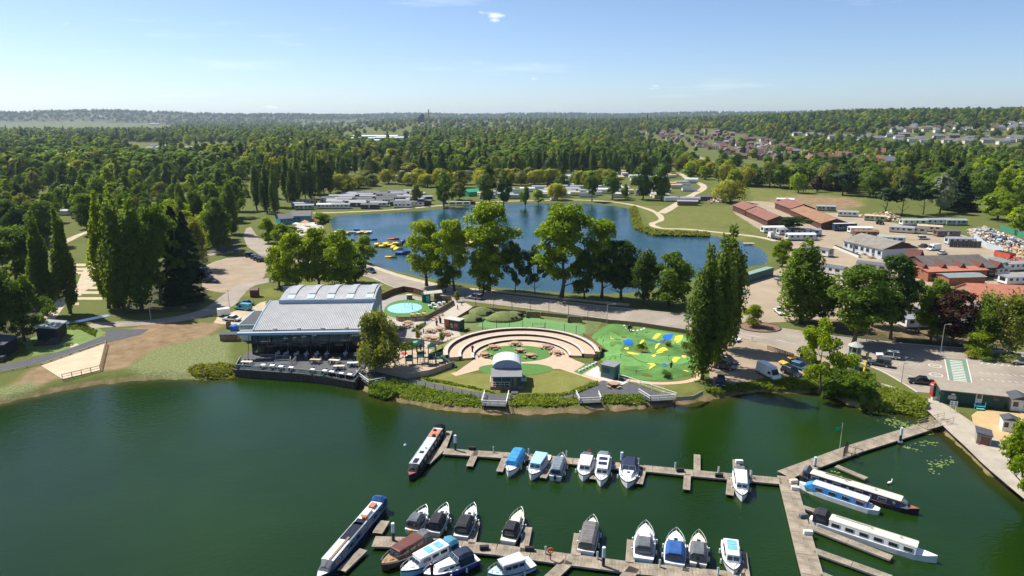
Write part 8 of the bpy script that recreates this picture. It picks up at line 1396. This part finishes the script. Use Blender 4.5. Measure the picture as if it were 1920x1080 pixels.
# --- town on the slopes and far landmarks
HM = {}
def house(px, py, wall, roof, lab, grp, s=1.0, rz=None, parts=False, row=1):
 # walk out along the sight line of that photo point until it meets the rising land
 lo = None
 for D in np.geomspace(500, 9000, 260):
  u = (px - 960) / FPX; v = -(py - 540) / FPX; t = D / math.hypot(u, CP + v * SP); x, y, z = u * t, (CP + v * SP) * t, H + (-SP + v * CP) * t
  if z <= float(land(x, y)): lo = (x, y); break
 if lo is None: return
 p = Vector((lo[0], lo[1], float(land(*lo)) - .3)); k = (wall.name, roof.name, row)
 if k not in HM:
  L_, w_ = 9.5 * row, 8; X = L_ / 2; b = MB(); b.box((0, 0, 2.7), (L_, w_, 5.4)); rf = MB(); rf.loft([[(x, -w_ / 2 - .5, 5.2), (x, 0, 8.4), (x, w_ / 2 + .5, 5.2)] for x in (-X - .3, X + .3)]); ch = MB().box((X * .5, .8, 8.3), (.9, .9, 1.6))
  wn_ = MB(); [wn_.box((-X + (i + .5) * L_ / (3 * row), s_ * (w_ / 2 + .02), z), (1.3, .08, 1.2)) for i in range(3 * row) for s_ in (-1, 1) for z in (1.5, 4.1)]
  one = MB(); 
  for src, m in ((b, 0), (rf, 1), (ch, 0), (wn_, 2)): one.add(src.v, src.f, m)
  HM[k] = one.mesh('house', [wall, roof, WIN])
 rz = random.choice((0, 0, 1.57, .4, -.5)) if rz is None else rz; o = bpy.data.objects.new('house', HM[k]); COL.objects.link(o); o.location = p; o.rotation_euler.z = rz; o.scale = (s, s, s); return tag(o, lab, 'house', grp)
HBR, HCR, HWH = M('house_brick', (.28, .15, .10), .85, .1, .2), M('house_cream', (.62, .55, .42), .8, .08, .2), M('house_white', (.7, .69, .66), .8, .05, .2); TBR, TRD, TGY = M('tile_brown', (.135, .092, .076), .85, .15, .3), M('tile_red', (.19, .09, .065), .85, .12, .3), M('tile_grey', (.20, .20, .21), .85, .12, .3)
def town(poly, n, pairs, place, seed, s=1.0, rz=None, row=1, sp=7):
 rnd = random.Random(seed); xs = [p[0] for p in poly]; ys_ = [p[1] for p in poly]; got = []; t = 0
 while len(got) < n and t < n * 60:
  t += 1; x, y = rnd.uniform(min(xs), max(xs)), rnd.uniform(min(ys_), max(ys_))
  if seg_dist(np.array([x]), np.array([y]), poly)[0] > 0 or any(abs(x - a) < sp and abs(y - c) < sp * .22 for a, c in got): continue
  got.append((x, y)); w_, r_ = rnd.choice(pairs); lab = f'{w_.name[6:]} house with {r_.name[5:]} roof {place}'; house(x, y, w_, r_, lab, lab, s * rnd.uniform(.9, 1.15), rz, row=row)
BRP = [(HBR, TBR), (HBR, TBR), (HBR, TRD), (HCR, TBR), (HBR, TGY)]
EST = [(1195, 248), (1330, 243), (1420, 262), (1500, 284), (1460, 306), (1400, 304), (1330, 282), (1230, 262)]; ROWA = [(1640, 243), (1760, 238), (1930, 234), (1930, 246), (1760, 250), (1640, 250)]; ROWB = [(1480, 252), (1760, 258), (1930, 264), (1930, 274), (1700, 270), (1500, 262)]
town(EST, 128, BRP, 'in the brick estate beyond the main road', 101, 1.0, sp=6)
town(ROWA, 54, [(HCR, TBR), (HWH, TGY), (HCR, TGY), (HWH, TBR)], 'in the pale rows on the hillside', 102, 1.1, 0, sp=7); town(ROWB, 30, [(HWH, TGY), (HBR, TGY), (HCR, TGY)], 'in the terraces below the hillside', 103, 1.0, .05, 2, sp=12)
town([(1500, 300), (1660, 296), (1670, 318), (1520, 316)], 9, [(HBR, TRD), (HWH, TGY), (HCR, TRD), (HWH, TBR)], 'standing large among the trees above the field', 104, 1.5, sp=16)
town([(560, 232), (740, 228), (760, 238), (600, 243)], 34, BRP, 'in the distant town left of the chimney', 105, 1.5, sp=5); town([(770, 228), (1010, 230), (1020, 238), (800, 240)], 34, BRP + [(HWH, TRD)], 'in the distant town below the chimney', 106, 1.4, sp=6)
def far_pt(px, D): x, y = (px - 960) / FPX * D * CP, D; return Vector((x, y, float(land(x, y))))
WW = M('works_white', (.7, .7, .7))
for i, (px, D, l, w_, h, m) in enumerate([(700, 1750, 120, 40, 9, WW), (735, 1650, 80, 30, 8, WW), (678, 1600, 60, 30, 8, STATB), (700, 1480, 34, 20, 7, WW), (690, 1380, 50, 16, 5, STATB), (510, 2000, 60, 25, 8, WW), (45, 6500, 420, 90, 24, WW), (20, 6300, 200, 60, 18, WW), (183, 5700, 90, 40, 14, WW), (290, 5200, 60, 30, 10, WW)]):
 p = far_pt(px, D); r = thing('factory', f'{["long white factory roof", "white factory shed", "pale grey factory shed", "small white works", "low pale works", "small pale shed in the woods", "huge white warehouse far away", "second huge warehouse far away", "white barn on the far meadow edge", "far white shed"][i]} {"in the valley industrial estate" if i < 5 else "towards the distant ridge"}', 'factory', p); MB().box((0, 0, h / 2), (l, w_, h)).build('wall', m, r); MB().loft([[(x, -w_ / 2 - .5, h), (x, 0, h * 1.2), (x, w_ / 2 + .5, h)] for x in (-l / 2, l / 2)]).build('roof', m, r); [MB().box((-l / 2 + l * (k + .5) / 4, -w_ / 2 - .1, h * .35), (l * .1, .2, h * .6)).build('loading_door', SLATE, r) for k in range(4)]
p = far_pt(804, 3300); r = thing('chimney_stack', 'tall slim chimney on the skyline', 'chimney', p); MB().tube((0, 0, 0), (0, 0, 62), 3.6, 2.6, 12).build('shaft', HBR, r); MB().tube((0, 0, 60), (0, 0, 63), 3.2, 3.2, 12).build('crown_band', SLATE, r)
p = far_pt(791, 3300); r = thing('works_tower', 'dark blocky tower beside the chimney on the skyline', 'tower', p); MB().box((0, 0, 19), (22, 18, 38)).build('block', SLATE, r); MB().box((3, 0, 40), (12, 12, 8)).build('upper_block', SLATE, r); MB().box((-14, 0, 14), (10, 16, 28)).build('side_block', SLATE, r)
p = far_pt(1214, 2700); r = thing('church', 'church with a pointed spire on the skyline', 'church', p); MB().box((0, 0, 14), (7, 7, 28)).build('tower', HBR, r); MB().loft([[(-3.6, -3.6, 28), (3.6, -3.6, 28), (3.6, 3.6, 28), (-3.6, 3.6, 28)], [(-.1, -.1, 50), (.1, -.1, 50), (.1, .1, 50), (-.1, .1, 50)]]).build('spire', SLATE, r); MB().box((-14, 0, 6), (22, 9, 12)).build('nave', HBR, r)
for i, px in enumerate([1058, 1067, 1079, 1090, 1107, 1116]):
 p = far_pt(px, 3100); r = thing('floodlight_mast', f'stadium floodlight mast on the skyline, {nth[i]} of six', 'mast', p); MB().tube((0, 0, 0), (0, 0, 47), .9, .6, 6).build('column', PALEG, r); MB().box((0, 0, 48), (6, 1, 4)).build('lamp_panel', PALEG, r)
# --- a few people about
def person(x, y, lab, top, leg, rz=0.0, z=GZ + .03):
 p = at(x, y, z); b = MB(); g = [(0, .13, .16), (.45, .14, .17), (.85, .13, .2), (1.1, .13, .2), (1.4, .12, .23), (1.48, .07, .08), (1.55, .07, .07), (1.62, .10, .09), (1.72, .09, .085), (1.76, .03, .03)]
 sk = M('skin', (.5, .32, .24), .6, .05); hr = M('hair', (.06, .04, .03), .8, .1)
 for (z0, a0, b0), (z1, a1, b1) in zip(g[:-1], g[1:]):
  m = 1 if z0 < .8 else 0 if z0 < 1.4 else 2 if z0 < 1.6 else 3; b.loft([[(b0 * math.cos(t), a0 * math.sin(t), z0) for t in np.linspace(0, 6.283, 9)[:-1]], [(b1 * math.cos(t), a1 * math.sin(t), z1) for t in np.linspace(0, 6.283, 9)[:-1]]], m, cap0=z0 == 0, cap1=z1 > 1.75)
 for s in (-1, 1): b.loft([[(s * (.24 + .03 * k) + r_ * math.cos(t), r_ * math.sin(t) + .03 * k, 1.4 - .3 * k) for t in np.linspace(0, 6.283, 7)[:-1]] for k, r_ in ((0, .06), (1, .05), (2, .04))], 0)
 o = b.build('person', [top, leg, sk, hr], None, True, loc=p, rz=rz); tag(o, lab, 'person')
NV, DK = M('cloth_navy', (.02, .03, .08), .9, .1), M('cloth_dark', (.025, .025, .03), .9, .1)
for x, y, lab, t in [(886, 660, 'person in dark clothes standing on the amphitheatre tier', DK), (789, 657, 'person in navy by the climbing frame', NV), (825, 606, 'person in dark clothes beside the mural kiosk', DK), (782, 620, 'person walking on the plaza lane', DK), (819, 611, 'person in dark clothes near the bin on the plaza', NV), (1258, 692, 'person with a club on the mini golf', DK), (1180, 620, 'person at the white stones of the golf course', NV), (810, 1078, 'person on the white and blue cruiser', DK)]: person(x, y, lab, t, DK, z=1.0 if y > 1000 else (GZ + .6 if x > 1150 else GZ + (.5 if x == 886 else .03)))
# alike things in small groups: tell them apart by their order across the view
ORD = ['first', 'second', 'third', 'fourth', 'fifth', 'sixth', 'seventh', 'eighth', 'ninth', 'tenth', 'eleventh', 'twelfth']
by = {}
for o in COL.objects:
 if o.parent is None and o.get('group') and o.get('label') and o.get('category') in ('tree', 'caravan', 'house', 'post'): by.setdefault(o['label'], []).append(o)
for lab, os_ in by.items():
 if 1 < len(os_) <= 12 and len(lab.split()) <= 13:
  for i, o in enumerate(sorted(os_, key=lambda q: q.location.x / q.location.y)): o['label'] = f'{lab}, {ORD[i]} from left'
